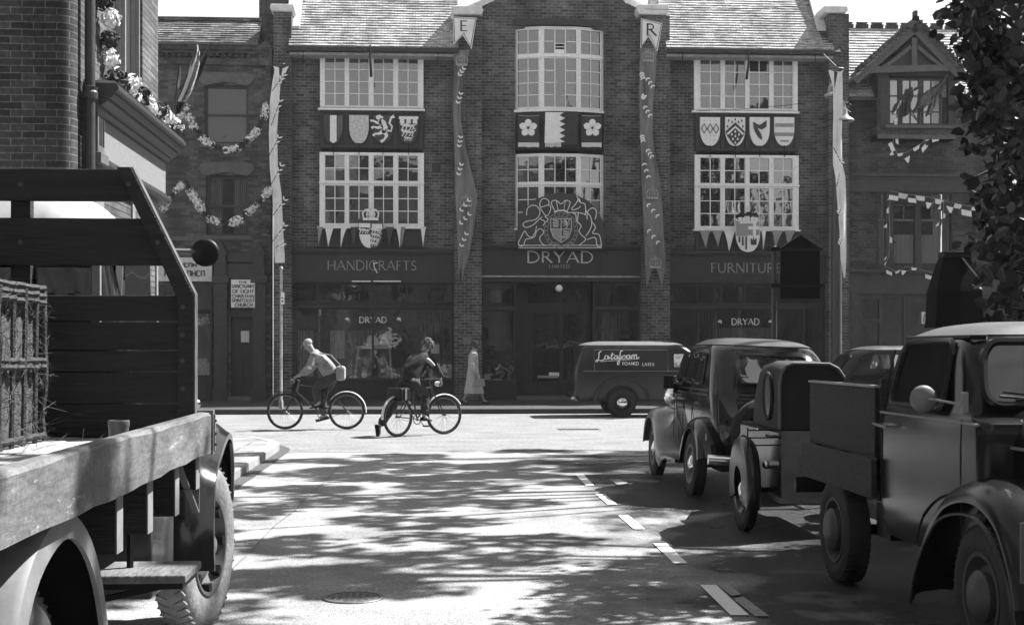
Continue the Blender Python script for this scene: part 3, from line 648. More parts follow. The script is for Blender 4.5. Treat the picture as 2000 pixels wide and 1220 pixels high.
b = mb().lathe([(.15,zb+.004),(.165,zb+.10),(.155,zb+.20),(.11,zb+.27),(.04,zb+.30),(0,zb+.302)], (XZ(726.5,660,Yi)[0], Yi+.2, 0), n=20); tag(b.build('domed_ornament', m_cloth_w, smooth=True), 'round white domed ornament on the table in the shop window', 'ornament')
b = mb().lathe([(.11,zb+.004),(.125,zb+.08),(.10,zb+.19),(.05,zb+.24),(.02,zb+.28),(.035,zb+.30),(0,zb+.34)], (XZ(749,660,Yi)[0], Yi+.2, 0), n=20); tag(b.build('lidded_jar', m_cloth_w, smooth=True), 'white lidded jar with pointed knob on the table in the shop window', 'jar')
for px0, px1, py0, py1, lab in ((707,716,722,737,'small pale card standing at the foot of the display table'), (842,858,672,690,'white notice fixed high in the right end of the left shop window')):
    Yc = YW+.12; x0, x1, z0, z1 = on(px0, px1, py0, py1, Yc); tag(mb().box(x0, x1, Yc, Yc+.012, max(z0,.56), z1).build('notice_card', M('card', .5, .7, 12, .1)), lab, 'card')
b = mb(); c_ = P(748, 733, YW+.2); b.lathe([(.0,0),(.055,.004),(.062,.09),(.056,.09),(.05,.02),(0,.015)], (c_[0], c_[1], .556), n=16); b.tube([(c_[0]+.06,c_[1],.62),(c_[0]+.095,c_[1],.62),(c_[0]+.095,c_[1],.585),(c_[0]+.06,c_[1],.58)], .009, 6); tag(b.build('white_cup', m_cloth_w, smooth=True), 'small white cup standing in the left shop window', 'cup')
# goods in the window behind the walking woman
r_ = random.Random(5)
for px, py, rr_, lab, vv in ((958,716,.10,'pale bowl in the middle left shop window behind the woman',.35),(972,712,.13,'larger crumpled white cloth bundle in the middle left shop window',.5)):
    c_ = P(px, py, YW+.25); b = mb().ball((c_[0], c_[1], .56+rr_*.5+.0), (rr_*1.3, rr_, rr_*.55), 14, 8)
    b.v = [(x+r_.uniform(-.012,.012), y+r_.uniform(-.012,.012), z) for x, y, z in b.v]; tag(b.build('bundle', M('bundle', vv, .9, 9, .3), smooth=True), lab, 'bundle')
c_ = P(994, 712, YW+.3); pl = thing('flower_vase', 'vase of flowers in the middle left shop window', 'vase', (c_[0], c_[1], .55))
mb().lathe([(.0,.555),(.06,.56),(.08,.66),(.04,.76),(.05,.79)], (c_[0], c_[1], 0), n=14).build('vase', M('vase', .25, .4), pl, smooth=True)
b = mb()
for i in range(60):
    a = Vector((r_.gauss(0,.10), r_.gauss(0,.07), r_.gauss(.95,.08))); b.ball((c_[0]+a.x, c_[1]+a.y, a.z), r_.uniform(.015,.035), 5, 3)
b.build('flowers', M('flowers', .3, .9, 20, .8), pl)
Yc = YW+.12; x0, x1, z0, z1 = on(946, 958, 730, 738, Yc); tag(mb().box(x0, x1, Yc, Yc+.012, max(.56, z0-.05), z1).build('notice_card', M('card2', .5, .7, 12, .1)), 'white price card low in the middle left shop window', 'card')
for px0, px1, py0, py1, lab in ((955,986,563,590,'pale shade hanging in the small light above the middle left window'),):
    Yc = YW+.4; x0, x1, z0, z1 = on(px0, px1, py0, py1, Yc); tag(mb().lathe([(.10,z1),(.20,z1-.05),(.22,z0+.1),(.21,z0)], ((x0+x1)/2, Yc+.2, 0), n=20).build('lamp_shade', M('shade', .2, .8, 20, .2), smooth=True), lab, 'lamp shade')
# small plate on the pier by the woman
Yc = YW-.39; x0, x1, z0, z1 = on(904, 921, 659, 672, Yc-.02); tag(mb().box(x0, x1, Yc-.03, Yc-.003, z0, z1).box(x0+.02, x1-.02, Yc-.036, Yc-.031, z0+.02, z1-.02).build('wall_plate', M('plate', .16, .5, 30, .4)), 'small metal plate on the brick pier above the walking woman', 'plate')
# hanging flag sticks from the gutters
for px, p0, p1, lean in ((723,88,150,2),(1462,98,155,-4)):
    b = mb(); b.tube([P(px, p0, YW-.7), P(px, p0+25, YW-.75), P(px+lean, p1, YW-.8)], [.02,.028,.04], 8)
    tag(b.build('hanging_stick', m_black, smooth=True), 'dark stick hanging from the gutter in front of the upper %s window' % ('left' if px < 1000 else 'right'), 'stick')
for px, py in ((592,100),(855,103),(1333,108),(1592,108)):
    b = mb(); b.tube([P(px, py-12, YW-.6), P(px, py+10, YW-.5), P(px, py+24, YW-.05)], .015, 6); b.build('gutter_bracket', m_wood_dk, main)
# wires over the facade
for a, b_, lab in (((1258,18),(1562,12),'thin wire stretched across the tiled roof above the right windows'),((1360,217),(1620,195),'thin wire sagging across the sill of the upper right window')):
    p0, p1 = Vector(P(*a, YW-1.0)), Vector(P(*b_, YW-.9)); tag(mb().tube([p0.lerp(p1, i/8)-Vector((0,0,.06*math.sin(PI*i/8))) for i in range(9)], .008, 4).build('wire', m_black), lab, 'wire')
# ================================================================= HERALDRY on the main building
m_sh_w = M('shield_white', .72, .6, 12, .12); m_sh_d = M('shield_dark', .04, .5, 12, .3); m_sh_g = M('shield_grey', .25, .6, 18, .3); m_sh_m = M('shield_mottled', .5, .7, 20, .5)
Yh = YW-.16
def shield_pts(cx, cz, w_, h, n=8):
    pts = [(cx-w_/2, cz+h/2), (cx-w_/2, cz+h*.05)]
    for i in range(1, n): t = i/n; pts.append((cx-w_/2*math.cos(t*PI/2)**.8 if t < 1 else cx, cz+h*.05-h*.55*math.sin(t*PI/2)**1.15))
    pts.append((cx, cz-h/2)); left = pts
    return left+[(2*cx-x, z) for x, z in reversed(left[:-1])]
def shield(cx_px, pys, wpx, mat_, label, rx=0, Yq=Yh):
    x, zt = XZ(cx_px, pys[0], Yq); _, zb = XZ(cx_px, pys[1], Yq); w_ = PX(cx_px+wpx/2, Yq)-PX(cx_px-wpx/2, Yq)
    t = thing('heraldic_shield', label, 'shield', (x, Yq, zb), 0, 'painted shields in the panels between the windows')
    mb().prism(shield_pts(x, (zt+zb)/2, w_, zt-zb), Yq, Yq+.05).build('board', mat_, t)
    return t, x, (zt+zb)/2, w_, zt-zb
def lion(b, x, z, s, y, fl=1):
    """rampant lion made of tapering strokes; fits about a unit square times s"""
    R_ = lambda pts, w_: b.ribbon([(x+fl*p[0]*s, z+p[1]*s) for p in pts], [q*s for q in w_], y-.012, y)
    R_([(-.12,.34),(-.02,.2),(.08,.02),(.02,-.16)], [.16,.26,.2,.14])
    R_([(-.26,.42),(-.16,.42),(-.04,.34)], [.08,.2,.2])
    R_([(-.05,.2),(-.24,.22),(-.4,.3),(-.46,.26)], [.14,.09,.06,.12]); R_([(0,.08),(-.2,.02),(-.36,.06),(-.42,.0)], [.14,.09,.06,.12])
    R_([(.04,-.08),(-.14,-.2),(-.3,-.2),(-.36,-.28)], [.18,.1,.07,.12]); R_([(.04,-.1),(.14,-.28),(.04,-.42),(-.08,-.5)], [.18,.12,.08,.12])
    R_([(.08,-.06),(.3,-.1),(.34,.08),(.24,.2),(.3,.4),(.42,.46)], [.08,.06,.06,.07,.08,.14])
py4 = (225, 280)
t, x, z, w_, h = shield(651, py4, 38, m_sh_d, 'dark shield with one white upright bar, far left under the upper left window')
mb().prism([(x-w_*.17, z+h*.49), (x+w_*.17, z+h*.49), (x+w_*.17, z-h*.42), (x, z-h*.5), (x-w_*.17, z-h*.42)], Yh-.012, Yh-.001).build('white_bar', m_sh_w, t)
mb().prism([(x+w_*.22, z+h*.48), (x+w_*.48, z+h*.48), (x+w_*.48, z), (x+w_*.3, z-h*.25), (x+w_*.22, z-h*.3)], Yh-.008, Yh-.001).build('grey_field', M('sh_g2', .10, .7, 9, .3), t)
t, x, z, w_, h = shield(701, py4, 38, m_sh_m, 'pale mottled shield second from left under the upper left window')
t, x, z, w_, h = shield(748, py4, 38, m_sh_d, 'dark shield with a white rampant lion')
b = mb(); lion(b, x, z+.02, h*.95, Yh); b.build('lion', m_sh_w, t, fix=True)
t, x, z, w_, h = shield(798, py4, 38, m_sh_d, 'dark shield with three small white lions under a white label')
b = mb()
b.ribbon([(x-w_*.5, z+h*.40), (x+w_*.5, z+h*.40)], h*.1, Yh-.014, Yh-.001)
for k in (-.33, 0, .33): b.prism([(x+w_*(k-.1), z+h*.38), (x+w_*(k+.1), z+h*.38), (x+w_*(k+.12), z+h*.2), (x+w_*(k-.12), z+h*.2)], Yh-.013, Yh-.001)
def passant(b, x, z, s, y):
    R_ = lambda pts, q: b.ribbon([(x+p[0]*s, z+p[1]*s) for p in pts], [v*s for v in q], y-.012, y-.001)
    R_([(-.35,.1),(-.1,.12),(.15,.06),(.35,.08)], [.14,.2,.14,.16]); R_([(-.5,.2),(-.36,.16)], [.16,.2])
    for k in (-.34,-.1,.16,.34): R_([(k,.06),(k-.06,-.14),(k-.14,-.2)], [.1,.06,.08])
    R_([(.36,.1),(.52,.2),(.44,.34),(.3,.3)], [.06,.05,.06,.1])
for k, s in ((.08, .62), (-.14, .55), (-.34, .36)): passant(b, x, z+h*k, w_*s*1.3, Yh)
b.build('charge', m_sh_w, t, fix=True)
py5 = (229, 285)
t, x, z, w_, h = shield(1387, py5, 39, m_sh_w, 'white shield with three dark lozenge outlines in a row')
b = mb()
for k in (-.3, 0, .3): b.ribbon([(x+w_*(k-.13), z+h*.1), (x+w_*k, z+h*.27), (x+w_*(k+.13), z+h*.1), (x+w_*k, z-h*.07)], .028, Yh-.012, Yh-.001, closed=True)
for i in range(3):
    for j in (.38, -.14, -.27): b.lathe([(0,-.010),(.012,-.010),(.012,-.001)], (x+w_*(i-1)*(.3 if j > 0 else .2), Yh, z+h*j), 'Y', 6)
b.build('lozenges', m_sh_d, t)
t, x, z, w_, h = shield(1436, py5, 39, m_sh_w, 'shield with dark drops above and white drops below a chevron')
b = mb(); b.prism([(x-w_*.48, z+h*.0), (x, z+h*.32), (x+w_*.48, z), (x+w_*.42, z-h*.14), (x+w_*.2, z-h*.36), (x, z-h*.49), (x-w_*.2, z-h*.36), (x-w_*.42, z-h*.14)], Yh-.010, Yh-.001); 
for k, j in ((-.33,.38),(0,.42),(.33,.38),(-.38,.18),(.38,.18),(-.16,.33),(.16,.33)): b.ribbon([(x+w_*k, z+h*(j+.05)), (x+w_*k, z+h*j), (x+w_*k, z+h*(j-.04))], [.01,.04,.045], Yh-.012, Yh-.001)
b.build('dark_field', m_sh_d, t); b = mb()
b.ribbon([(x-w_*.40, z-h*.1), (x, z+h*.16), (x+w_*.40, z-h*.1)], .055, Yh-.02, Yh-.011)
for k, j in ((0,.0),(-.18,-.1),(.18,-.1),(0,-.16),(-.12,-.26),(.12,-.26),(0,-.38)): b.ribbon([(x+w_*k, z+h*(j+.05)), (x+w_*k, z+h*j), (x+w_*k, z+h*(j-.04))], [.01,.04,.05], Yh-.018, Yh-.011)
b.build('white_drops', m_sh_w, t)
t, x, z, w_, h = shield(1484, py5, 39, m_sh_w, 'white shield with a curling dark sleeve shape')
mb().prism([(x-w_*.34, z+h*.34), (x, z+h*.22), (x+w_*.34, z+h*.40), (x+w_*.33, z+h*.16), (x+w_*.22, z+h*.12), (x+w_*.1, z+h*.06), (x-w_*.12, z+h*.13), (x+w_*.04, z-h*.06), (x+w_*.12, z-h*.22), (x+w_*.08, z-h*.30), (x-w_*.08, z-h*.2), (x-w_*.24, z-h*.02), (x-w_*.32, z+h*.14)], Yh-.012, Yh-.001).build('sleeve', m_sh_d, t)
t, x, z, w_, h = shield(1532, py5, 39, m_sh_w, 'white shield with pale grey horizontal bars')
b = mb()
for k in (.22, -.1): b.box(x-w_*.47, x+w_*.47, Yh-.010, Yh-.001, z+h*(k-.06), z+h*(k+.06))
b.box(x-w_*.2, x+w_*.2, Yh-.010, Yh-.001, z-h*.36, z-h*.30); b.build('bars', m_sh_g, t)
for px, py in ((651,288),(701,288),(748,288),(798,288),(1387,293),(1436,293),(1484,293),(1532,293)):
    a, c = P(px, py-9, Yh), P(px, py+14, Yh); mb().bar(a, c, .02, .02).build('support_rod', m_black, main)
# middle panel: two five petalled flowers on dark cloths and a toothed flag
Yb_ = YW-.34
def cinq(cx, cy, x0p, x1p, lab):
    x, z = XZ(cx, cy, Yb_); x0, x1, z0, z1 = on(x0p, x1p, 226, 287, Yb_)
    t = thing('flower_banner', lab, 'banner', (x, Yb_, z0), 0, 'fringed flower banners under the bow window')
    b = mb()
    n = 12
    for i in range(n): a, c = x0+(x1-x0)*i/n, x0+(x1-x0)*(i+1)/n; b.box(a, c, Yb_, Yb_+.02, z0+.1, z1)
    b.build('cloth', M('banner_dark', .035, .9, 6, .3), t, fix=True)
    b = mb()
    for k in range(5):
        a = math.radians(90+72*k); px_, pz = x+.15*math.cos(a), z+.15*math.sin(a)
        b.prism([(px_+.095*math.cos(a+q)*(1.15 if abs(q) < .5 else 1), pz+.095*math.sin(a+q)*1.0) for q in [2*PI*i/12 for i in range(12)]], Yb_-.014, Yb_-.001+0*k)
        b.ribbon([(x, z), (px_, pz)], [.05,.12], Yb_-.012, Yb_-.001)
    fl = b.build('flower', m_sh_w, t)
    mb().lathe([(0,-.02),(.02,-.02),(.02,-.0145)], (x, Yb_, z), 'Y', 10).build('flower_eye', m_sh_d, fl)
    b = mb()
    for i in range(22): a = x0+(x1-x0)*i/22; b.box(a+.003, a+(x1-x0)/22-.003, Yb_-.01, Yb_+.01, z0+random.uniform(-.01,.01), z0+.12)
    b.build('fringe', m_cloth_w, t)
    mb().tube([(x0, Yb_, z1), ((x0+x1)/2, Yb_, z1-.02), (x1, Yb_, z1)], .012, 5).build('cord', m_letter_d, t)
cinq(1031.5, 250, 1012, 1053, 'dark banner with white five petalled flower, left of the toothed flag')
cinq(1157, 250, 1136, 1175, 'dark banner with white five petalled flower, right of the toothed flag')
x0, x1, z0, z1 = on(1065, 1128, 220, 284, Yb_-.06); Yq = Yb_-.06; xm = x0+(x1-x0)*.5
t = thing('toothed_flag', 'flag half white half dark with zigzag edge and white fringe hung under the bow window', 'flag', ((x0+x1)/2, Yq, z0))
b = mb(); pts = [(x0-.02, z0+.06), (x0, z1), (x0+(x1-x0)*.58, z1)]
nt_ = 5
for i in range(nt_): zz = z1-(z1-z0-.1)*(i+.5)/nt_; pts += [(xm-.06, zz), (xm+.10, zz-(z1-z0-.1)*.5/nt_)]
pts += [(xm-.04, z0+.08)]; b.prism(pts, Yq-.015, Yq-.001); b.build('white_half', m_cloth_w, t)
mb().box(x0, x1, Yq, Yq+.02, z0+.02, z1).build('cloth', M('flag_dark', .035, .9, 6, .3), t)
b = mb()
for i in range(14): a = x0+(xm-x0)*i/14; b.box(a, a+.02, Yq-.014, Yq-.002, z0-.04+random.uniform(-.02,.02), z0+.075)
b.build('fringe', m_cloth_w, t)
# royal arms board over the middle fascia (line work traced at its real size)
Ya = YW-.42
def za(p): return XZ(900+p[0]/3.05, 300+p[1]/3.05, Ya)
t = thing('royal_arms_board', 'dark domed board with white outlines of lion, crowned shield and unicorn above the middle sign', 'coat of arms', (X(1093), Ya, Z(487)))
mb().prism([za(p) for p in ((343,572),(335,500),(338,440),(350,385),(380,330),(440,275),(520,243),(600,232),(680,243),(755,278),(812,335),(845,400),(858,450),(860,500),(850,572))], Ya, Ya+.06).build('board', m_sh_d, t)
def lines(lst, w_=.019): 
    b = mb()
    for i, l in enumerate(lst):
        wq = w_
        if isinstance(l[0], (int, float)): wq = l[0]; l = l[1]
        # smooth by subdividing with Catmull-Rom
        q = []
        for k in range(len(l)-1):
            p0, p1, p2, p3 = Vector(l[max(k-1,0)]), Vector(l[k]), Vector(l[k+1]), Vector(l[min(k+2,len(l)-1)])
            for s in range(4): u = s/4; q.append(.5*((2*p1)+(p2-p0)*u+(2*p0-5*p1+4*p2-p3)*u*u+(3*p1-p0-3*p2+p3)*u**3))
        q.append(Vector(l[-1])); b.ribbon([za(p) for p in q], wq, Ya-.016-.0006*i, Ya-.001)
    return b
lines([[(392,368),(396,330),(420,310),(450,312),(470,338),(466,372),(438,395),(390,404),(370,422),(388,440),(430,425),(470,388),(484,378)],
       [(452,432),(440,475),(420,498),(400,488),(380,462),(362,492),(344,530),(352,550),(374,545),(386,512),(412,506),(440,494),(452,462),(476,448),(494,470),(470,500),(480,530),(500,548)],
       [(470,300),(480,275),(505,268),(525,285),(522,305)], [(468,300),(478,318),(500,312),(524,306)], [(470,318),(490,350),(510,372),(528,352),(536,320),(524,306)],
       [(476,392),(500,404),(490,430)], [(500,375),(520,392),(505,410)]]).build('lion', m_sh_w, t, fix=True)
lines([[(660,325),(684,300),(704,268),(714,292),(738,300),(744,340),(740,368)], [(690,252),(708,290)], [(660,325),(668,336),(700,326),(712,312)], [(736,300),(736,362),(700,352),(636,352)],
       [(.032,[(670,360),(684,360),(690,400),(704,420),(716,404)])], [(744,340),(775,380),(778,430),(744,462),(708,450),(720,486),(744,512),(700,548)], [(752,392),(754,350),(776,326),(800,330),(808,356),(800,392)],
       [(.036,[(700,352),(694,400),(716,440)])] if 0 else [(700,352),(694,400),(716,440)], [(790,470),(756,490),(760,512),(800,490),(824,490),(836,552),(812,548)], [(804,400),(800,440),(782,470),(820,478)]] if 0 else
      [[(660,325),(684,300),(704,268),(714,292),(738,300),(744,340),(740,368)], [(690,252),(708,290)], [(660,325),(668,336),(700,326),(712,312)], [(636,352),(700,352),(742,362)],
       [(670,360),(684,362),(690,400),(716,430),(704,460),(720,486),(744,512),(700,548)], [(744,340),(775,380),(778,430),(760,470),(744,490)], [(752,392),(754,350),(776,326),(800,330),(808,356),(800,392)],
       [(700,352),(694,400)], [(776,400),(802,440),(784,474),(824,484),(836,552),(812,548),(800,500),(752,512)]], .021).build('unicorn', m_sh_w, t, fix=True)
lines([[(x_, y_) for x_, y_ in [(597+82*math.cos(a/16*2*PI), 460+86*math.sin(a/16*2*PI)) for a in range(17)]], [(x_, y_) for x_, y_ in [(597+100*math.cos(a/16*2*PI), 458+106*math.sin(a/16*2*PI)) for a in range(17)]],
       [(520,545),(570,530),(612,563),(650,530),(680,545)]], .013).build('garter', m_letter_d, t, fix=True)
b = mb()
for k in range(22):
    a = k/22*2*PI; q = (597+91*math.cos(a), 459+96*math.sin(a)); xx1, zz1 = za(q); b.ribbon([(xx1-.02, zz1-.02), (xx1+.02, zz1+.02)], .02, Ya-.012, Ya-.001)
b.build('garter_marks', m_letter_d, t)
sp_ = mb().prism([za(p) for p in ((535,388),(658,388),(658,455),(642,500),(597,530),(552,500),(535,455))], Ya-.03, Ya-.0005).build('shield', m_sh_d, t)
b = mb()
for k, l in enumerate((((535,388),(658,388)), ((535,388),(535,455),(552,500),(597,530),(642,500),(658,455),(658,388)), ((597,388),(597,530)), ((535,450),(658,450)))): b.ribbon([za(p) for p in l], .02, Ya-.036-.0006*k, Ya-.0305)
for cx, cy in ((566,402),(566,418),(566,434),(628,468),(628,484),(620,500)): 
    q = za((cx, cy)); passant(b, q[0], q[1], .17, Ya-.03)
q = za((628,418)); lion(b, q[0], q[1], .24, Ya-.031); b.build('quartering', m_letter, sp_, fix=True)
mb().prism([za(p) for p in ((538,453),(594,453),(594,524),(554,498),(538,455))], Ya-.034, Ya-.0305).build('grey_quarter', m_sh_g, sp_)
lines([(.020,[(560,342),(540,300),(546,282),(570,280),(597,300),(622,280),(646,284),(650,300),(634,342)]), (.034,[(556,350),(580,340),(616,340),(638,350)]), (.014,[(570,282),(574,310),(580,338)]), (.014,[(624,282),(618,310),(614,338)])]).build('crown', m_sh_w, t, fix=True)
lines([(.016,[(343,546),(838,546)]),(.016,[(343,560),(838,560)])]).build('base_line', m_sh_w, t)
# crest boards below the side windows
def crown(b, x, z, w_, h, y):
    b.ribbon([(x-w_*.48, z+h*.08), (x+w_*.48, z+h*.08)], h*.18, y-.03, y)
    b.ribbon([(x-w_*.44, z+h*.2), (x-w_*.5, z+h*.48), (x-w_*.34, z+h*.74), (x, z+h*.8), (x+w_*.34, z+h*.74), (x+w_*.5, z+h*.48), (x+w_*.44, z+h*.2)], w_*.09, y-.03, y)
    for k in (-.22, .22, 0): b.ribbon([(x+w_*k, z+h*.2), (x+w_*k*1.1, z+h*.5), (x+w_*k*.5, z+h*.76)], w_*.06, y-.028, y)
    b.ribbon([(x-w_*.3, z+h*.42), (x+w_*.3, z+h*.42)], h*.06, y-.029, y)
    b.ribbon([(x, z+h*.78), (x, z+h)], w_*.1, y-.03, y); b.ribbon([(x-w_*.09, z+h*.92), (x+w_*.09, z+h*.92)], h*.06, y-.031, y)
Yc = YW-.40
for cx, (p0, p1), (c0, c1), lab in ((724, (428, 486), (403, 430), 'crowned shield with white lions and a pale quarter, hung below the left window'), (1461, (430, 492), (416, 436), 'crowned shield with castle, cross and stripes, hung below the right window')):
    x, zt = XZ(cx, p0, Yc); _, zb = XZ(cx, p1, Yc); w_ = .68; h = zt-zb; z = (zt+zb)/2
    t = thing('crowned_shield', lab, 'shield', (x, Yc, zb), 0, 'crowned shields over the side shopfronts'); lft = cx < 1000
    sh = mb().prism(shield_pts(x, z, w_, h), Yc, Yc+.05).build('board', m_sh_d if lft else m_sh_w, t)
    _, c0z = XZ(cx, c1, Yc); _, c1z = XZ(cx, c0, Yc); b = mb()
    if lft: crown(b, x, c0z, .44, c1z-c0z, Yc)
    else:
        b.ribbon([(x-.24, c0z+.02), (x+.24, c0z+.02)], .06, Yc-.03, Yc)
        for k in range(-2, 3): b.ribbon([(x+k*.11, c0z+.04), (x+k*.12, c0z+.16)], [.07,.1], Yc-.03, Yc)
    b.build('crown', m_sh_w, t, fix=True)
    if not lft: mb().prism([(x-.3, c1z-.08), (x-.22, c1z+.02), (x-.1, c1z-.02), (x, c1z+.04), (x+.12, c1z-.01), (x+.24, c1z+.01), (x+.28, c1z-.08)], Yc-.02, Yc+.03).build('plume', m_black, t)
    if lft:
        b = mb(); hq = shield_pts(x, z, w_*.92, h*.94); lo = [p for p in hq if p[0] <= x-.005 and p[1] < z-h*.02]
        b.prism([(x-.006, z-.01), (x-w_*.46, z-.01)]+lo[1:]+[(x-.006, z-h*.47)], Yc-.014, Yc-.001); b.build('pale_quarter', m_sh_w, t)
        b = mb()
        for cx_, cz_ in ((.22,-.05),(.2,-.2),(.13,-.34)): passant(b, x+w_*cx_, z+h*cz_, w_*.4, Yc)
        for cx_, cz_ in ((-.24,.1),(.24,.1)): passant(b, x+w_*cx_, z+h*cz_, w_*.45, Yc)
        b.box(x-w_*.48, x-.01, Yc-.016, Yc-.001, z+h*.22, z+h*.36); b.box(x+.03, x+w_*.46, Yc-.016, Yc-.001, z+h*.17, z+h*.34); b.build('charge', m_sh_w, t, fix=True)
    else:
        b = mb(); b.box(x+.004, x+w_*.47, Yc-.012, Yc-.001, z+h*.03, z+h*.47); b.box(x-w_*.49, x-.004, Yc-.012, Yc-.001, z+h*.0, z+h*.47); b.build('grey_quarter', m_sh_g, t)
        b = mb(); b.box(x+w_*.20, x+w_*.32, Yc-.022, Yc-.013, z+h*.03, z+h*.47); b.box(x+w_*.01, x+w_*.46, Yc-.024, Yc-.0135, z+h*.2, z+h*.31); b.build('white_cross', m_sh_w, t)
        b = mb(); b.prism([(x+w_*.1, z-h*.08), (x+w_*.16, z-h*.08), (x+w_*.16, z-h*.12), (x+w_*.2, z-h*.12), (x+w_*.23, z-h*.02), (x+w_*.26, z-h*.12), (x+w_*.3, z-h*.12), (x+w_*.3, z-h*.08), (x+w_*.36, z-h*.08), (x+w_*.34, z-h*.28), (x+w_*.12, z-h*.28)], Yc-.014, Yc-.001)
        b.build('castle', m_sh_d, t)
        b = mb()
        for k in (-.36, -.22, -.08): b.box(x+w_*(k-.035), x+w_*(k+.035), Yc-.013, Yc-.001, z-h*(.2 if k < -.3 else .3 if k < -.2 else .42), z-h*.02)
        b.build('stripes', m_sh_d, t)
# pennants hanging from the lower sills
def pennants(lst, Yp, grp, place):
    for i, (a, b_, tipx, tipy, topy, v) in enumerate(lst):
        x0, z0 = XZ(a, topy, Yp); x1, _ = XZ(b_, topy, Yp); xt, zt = XZ(tipx, tipy, Yp); b = mb(); n = 6; vs = []
        for k in range(n+1):
            u = k/n; e = u**.75; xa, xb = x0+(xt-x0)*e, x1+(xt-x1)*e; zz = z0+(zt-z0)*u; y = Yp+.025*math.sin(u*5+i)
            vs += [(xa,y,zz),(xb+.004,y+.02*math.sin(i),zz),(xb+.004,y+.012+.02*math.sin(i),zz),(xa,y+.012,zz)]
        b.add(vs, [(k*4+j, k*4+(j+1)%4, k*4+4+(j+1)%4, k*4+4+j) for k in range(n) for j in range(4)]+[(0,3,2,1),(n*4,n*4+1,n*4+2,n*4+3)])
        o = b.build('pennant', {2: m_cloth_w, 1: M('pennant_grey', .26, .9, 8, .2), 0: M('pennant_dark', .06, .9, 8, .2)}[v], fix=True)
        tag(o, ['dark','grey','white'][v]+' pennant, number %s from the left in the row %s' % (['one','two','three','four','five','six','seven','eight','nine'][i], place), 'pennant', grp)
pennants([(620,631,622,478,443,1),(634,652,641,482,443,2),(666,678,665,484,443,2),(684,700,690,480,443,0),(752,770,760,480,443,0),(773,783,781,484,443,2),(783,792,784,482,443,1),(821,832,826,482,443,2)], YW-.30, 'pennants under the lower left window', 'below the lower left window')
pennants([(1366,1388,1378,484,450,1),(1391,1412,1402,483,450,1),(1414,1437,1424,492,450,2),(1487,1496,1491,488,450,2),(1507,1529,1515,484,450,1),(1532,1553,1540,483,450,1)], YW-.30, 'pennants under the lower right window', 'below the lower right window')
# ---------------------------------------------------------------- long banners on the piers
def drape(rows, Yp, mat_, name, parent=None, wav=.05, thick=.012, sub=4, nx=8, rx=None, seed=0):
    """rows = (py, px0, px1); hanging cloth between the two edges, with folds"""
    q = []
    for i in range(len(rows)-1):
        for s in range(sub): u = s/sub; q.append([rows[i][k]*(1-u)+rows[i+1][k]*u for k in range(3)])
    q.append(list(rows[-1])); vs = []; n = len(q); r = random.Random(seed); ph = r.uniform(0, 6)
    for j, (py, a, b_) in enumerate(q):
        wd = b_-a
        for k in range(nx+1):
            px = a+wd*k/nx; y = Yp+wav*math.sin(k/nx*2*PI*1.6+ph+j*.12)*(.6+.4*math.sin(j*.5+ph))+.03*math.sin(j*.35)
            p = P(px, py, y); vs.append(p)
    m_ = nx+1; back = [(x, y+thick, z) for x, y, z in vs]; b = mb(); N = len(vs); fs = []
    for j in range(n-1):
        for k in range(nx):
            fs.append((j*m_+k, (j+1)*m_+k, (j+1)*m_+k+1, j*m_+k+1)); fs.append((N+j*m_+k, N+j*m_+k+1, N+(j+1)*m_+k+1, N+(j+1)*m_+k))
        fs.append((j*m_, N+j*m_, N+(j+1)*m_, (j+1)*m_)); fs.append((j*m_+nx, (j+1)*m_+nx, N+(j+1)*m_+nx, N+j*m_+nx))
    for k in range(nx): fs.append((k, k+1, N+k+1, N+k)); fs.append(((n-1)*m_+k, N+(n-1)*m_+k, N+(n-1)*m_+k+1, (n-1)*m_+k+1))
    b.add(vs+back, fs); return b.build(name, mat_, parent, smooth=True, fix=True)
def sprig(b, px, py, dx, dy, Yp, n=3, s=9):
    """diagonal twig of white leaves: in photo pixels"""
    for k in range(n):
        u = (k+.3)/n; x, y = px+dx*u, py+dy*u
        for sg in (1, -1):
            ang = math.atan2(-dy, dx)+sg*.75; a = XZ(x, y, Yp); c = XZ(x+s*math.cos(ang), y-s*math.sin(ang), Yp)
            mdx = ((a[0]+c[0])/2, (a[1]+c[1])/2); b.ribbon([a, mdx, c], [.010, .045, .006], Yp-.012, Yp)
m_twig = M('twig', .03, .8, 8, .2)
def sprigs(lst, Yp, par, s=8, twig=True):
    b = mb(); c = mb()
    for (px, py, dx, dy) in lst:
        sprig(b, px, py, dx, dy, Yp, 3, s)
        if twig: c.ribbon([XZ(px-dx*.6, py-dy*.6, Yp), XZ(px+dx, py+dy, Yp)], .018, Yp-.006, Yp)
    b.build('white_leaves', m_leafw, par)
    if twig: c.build('twig', m_twig, par)
Yp = YW-.60
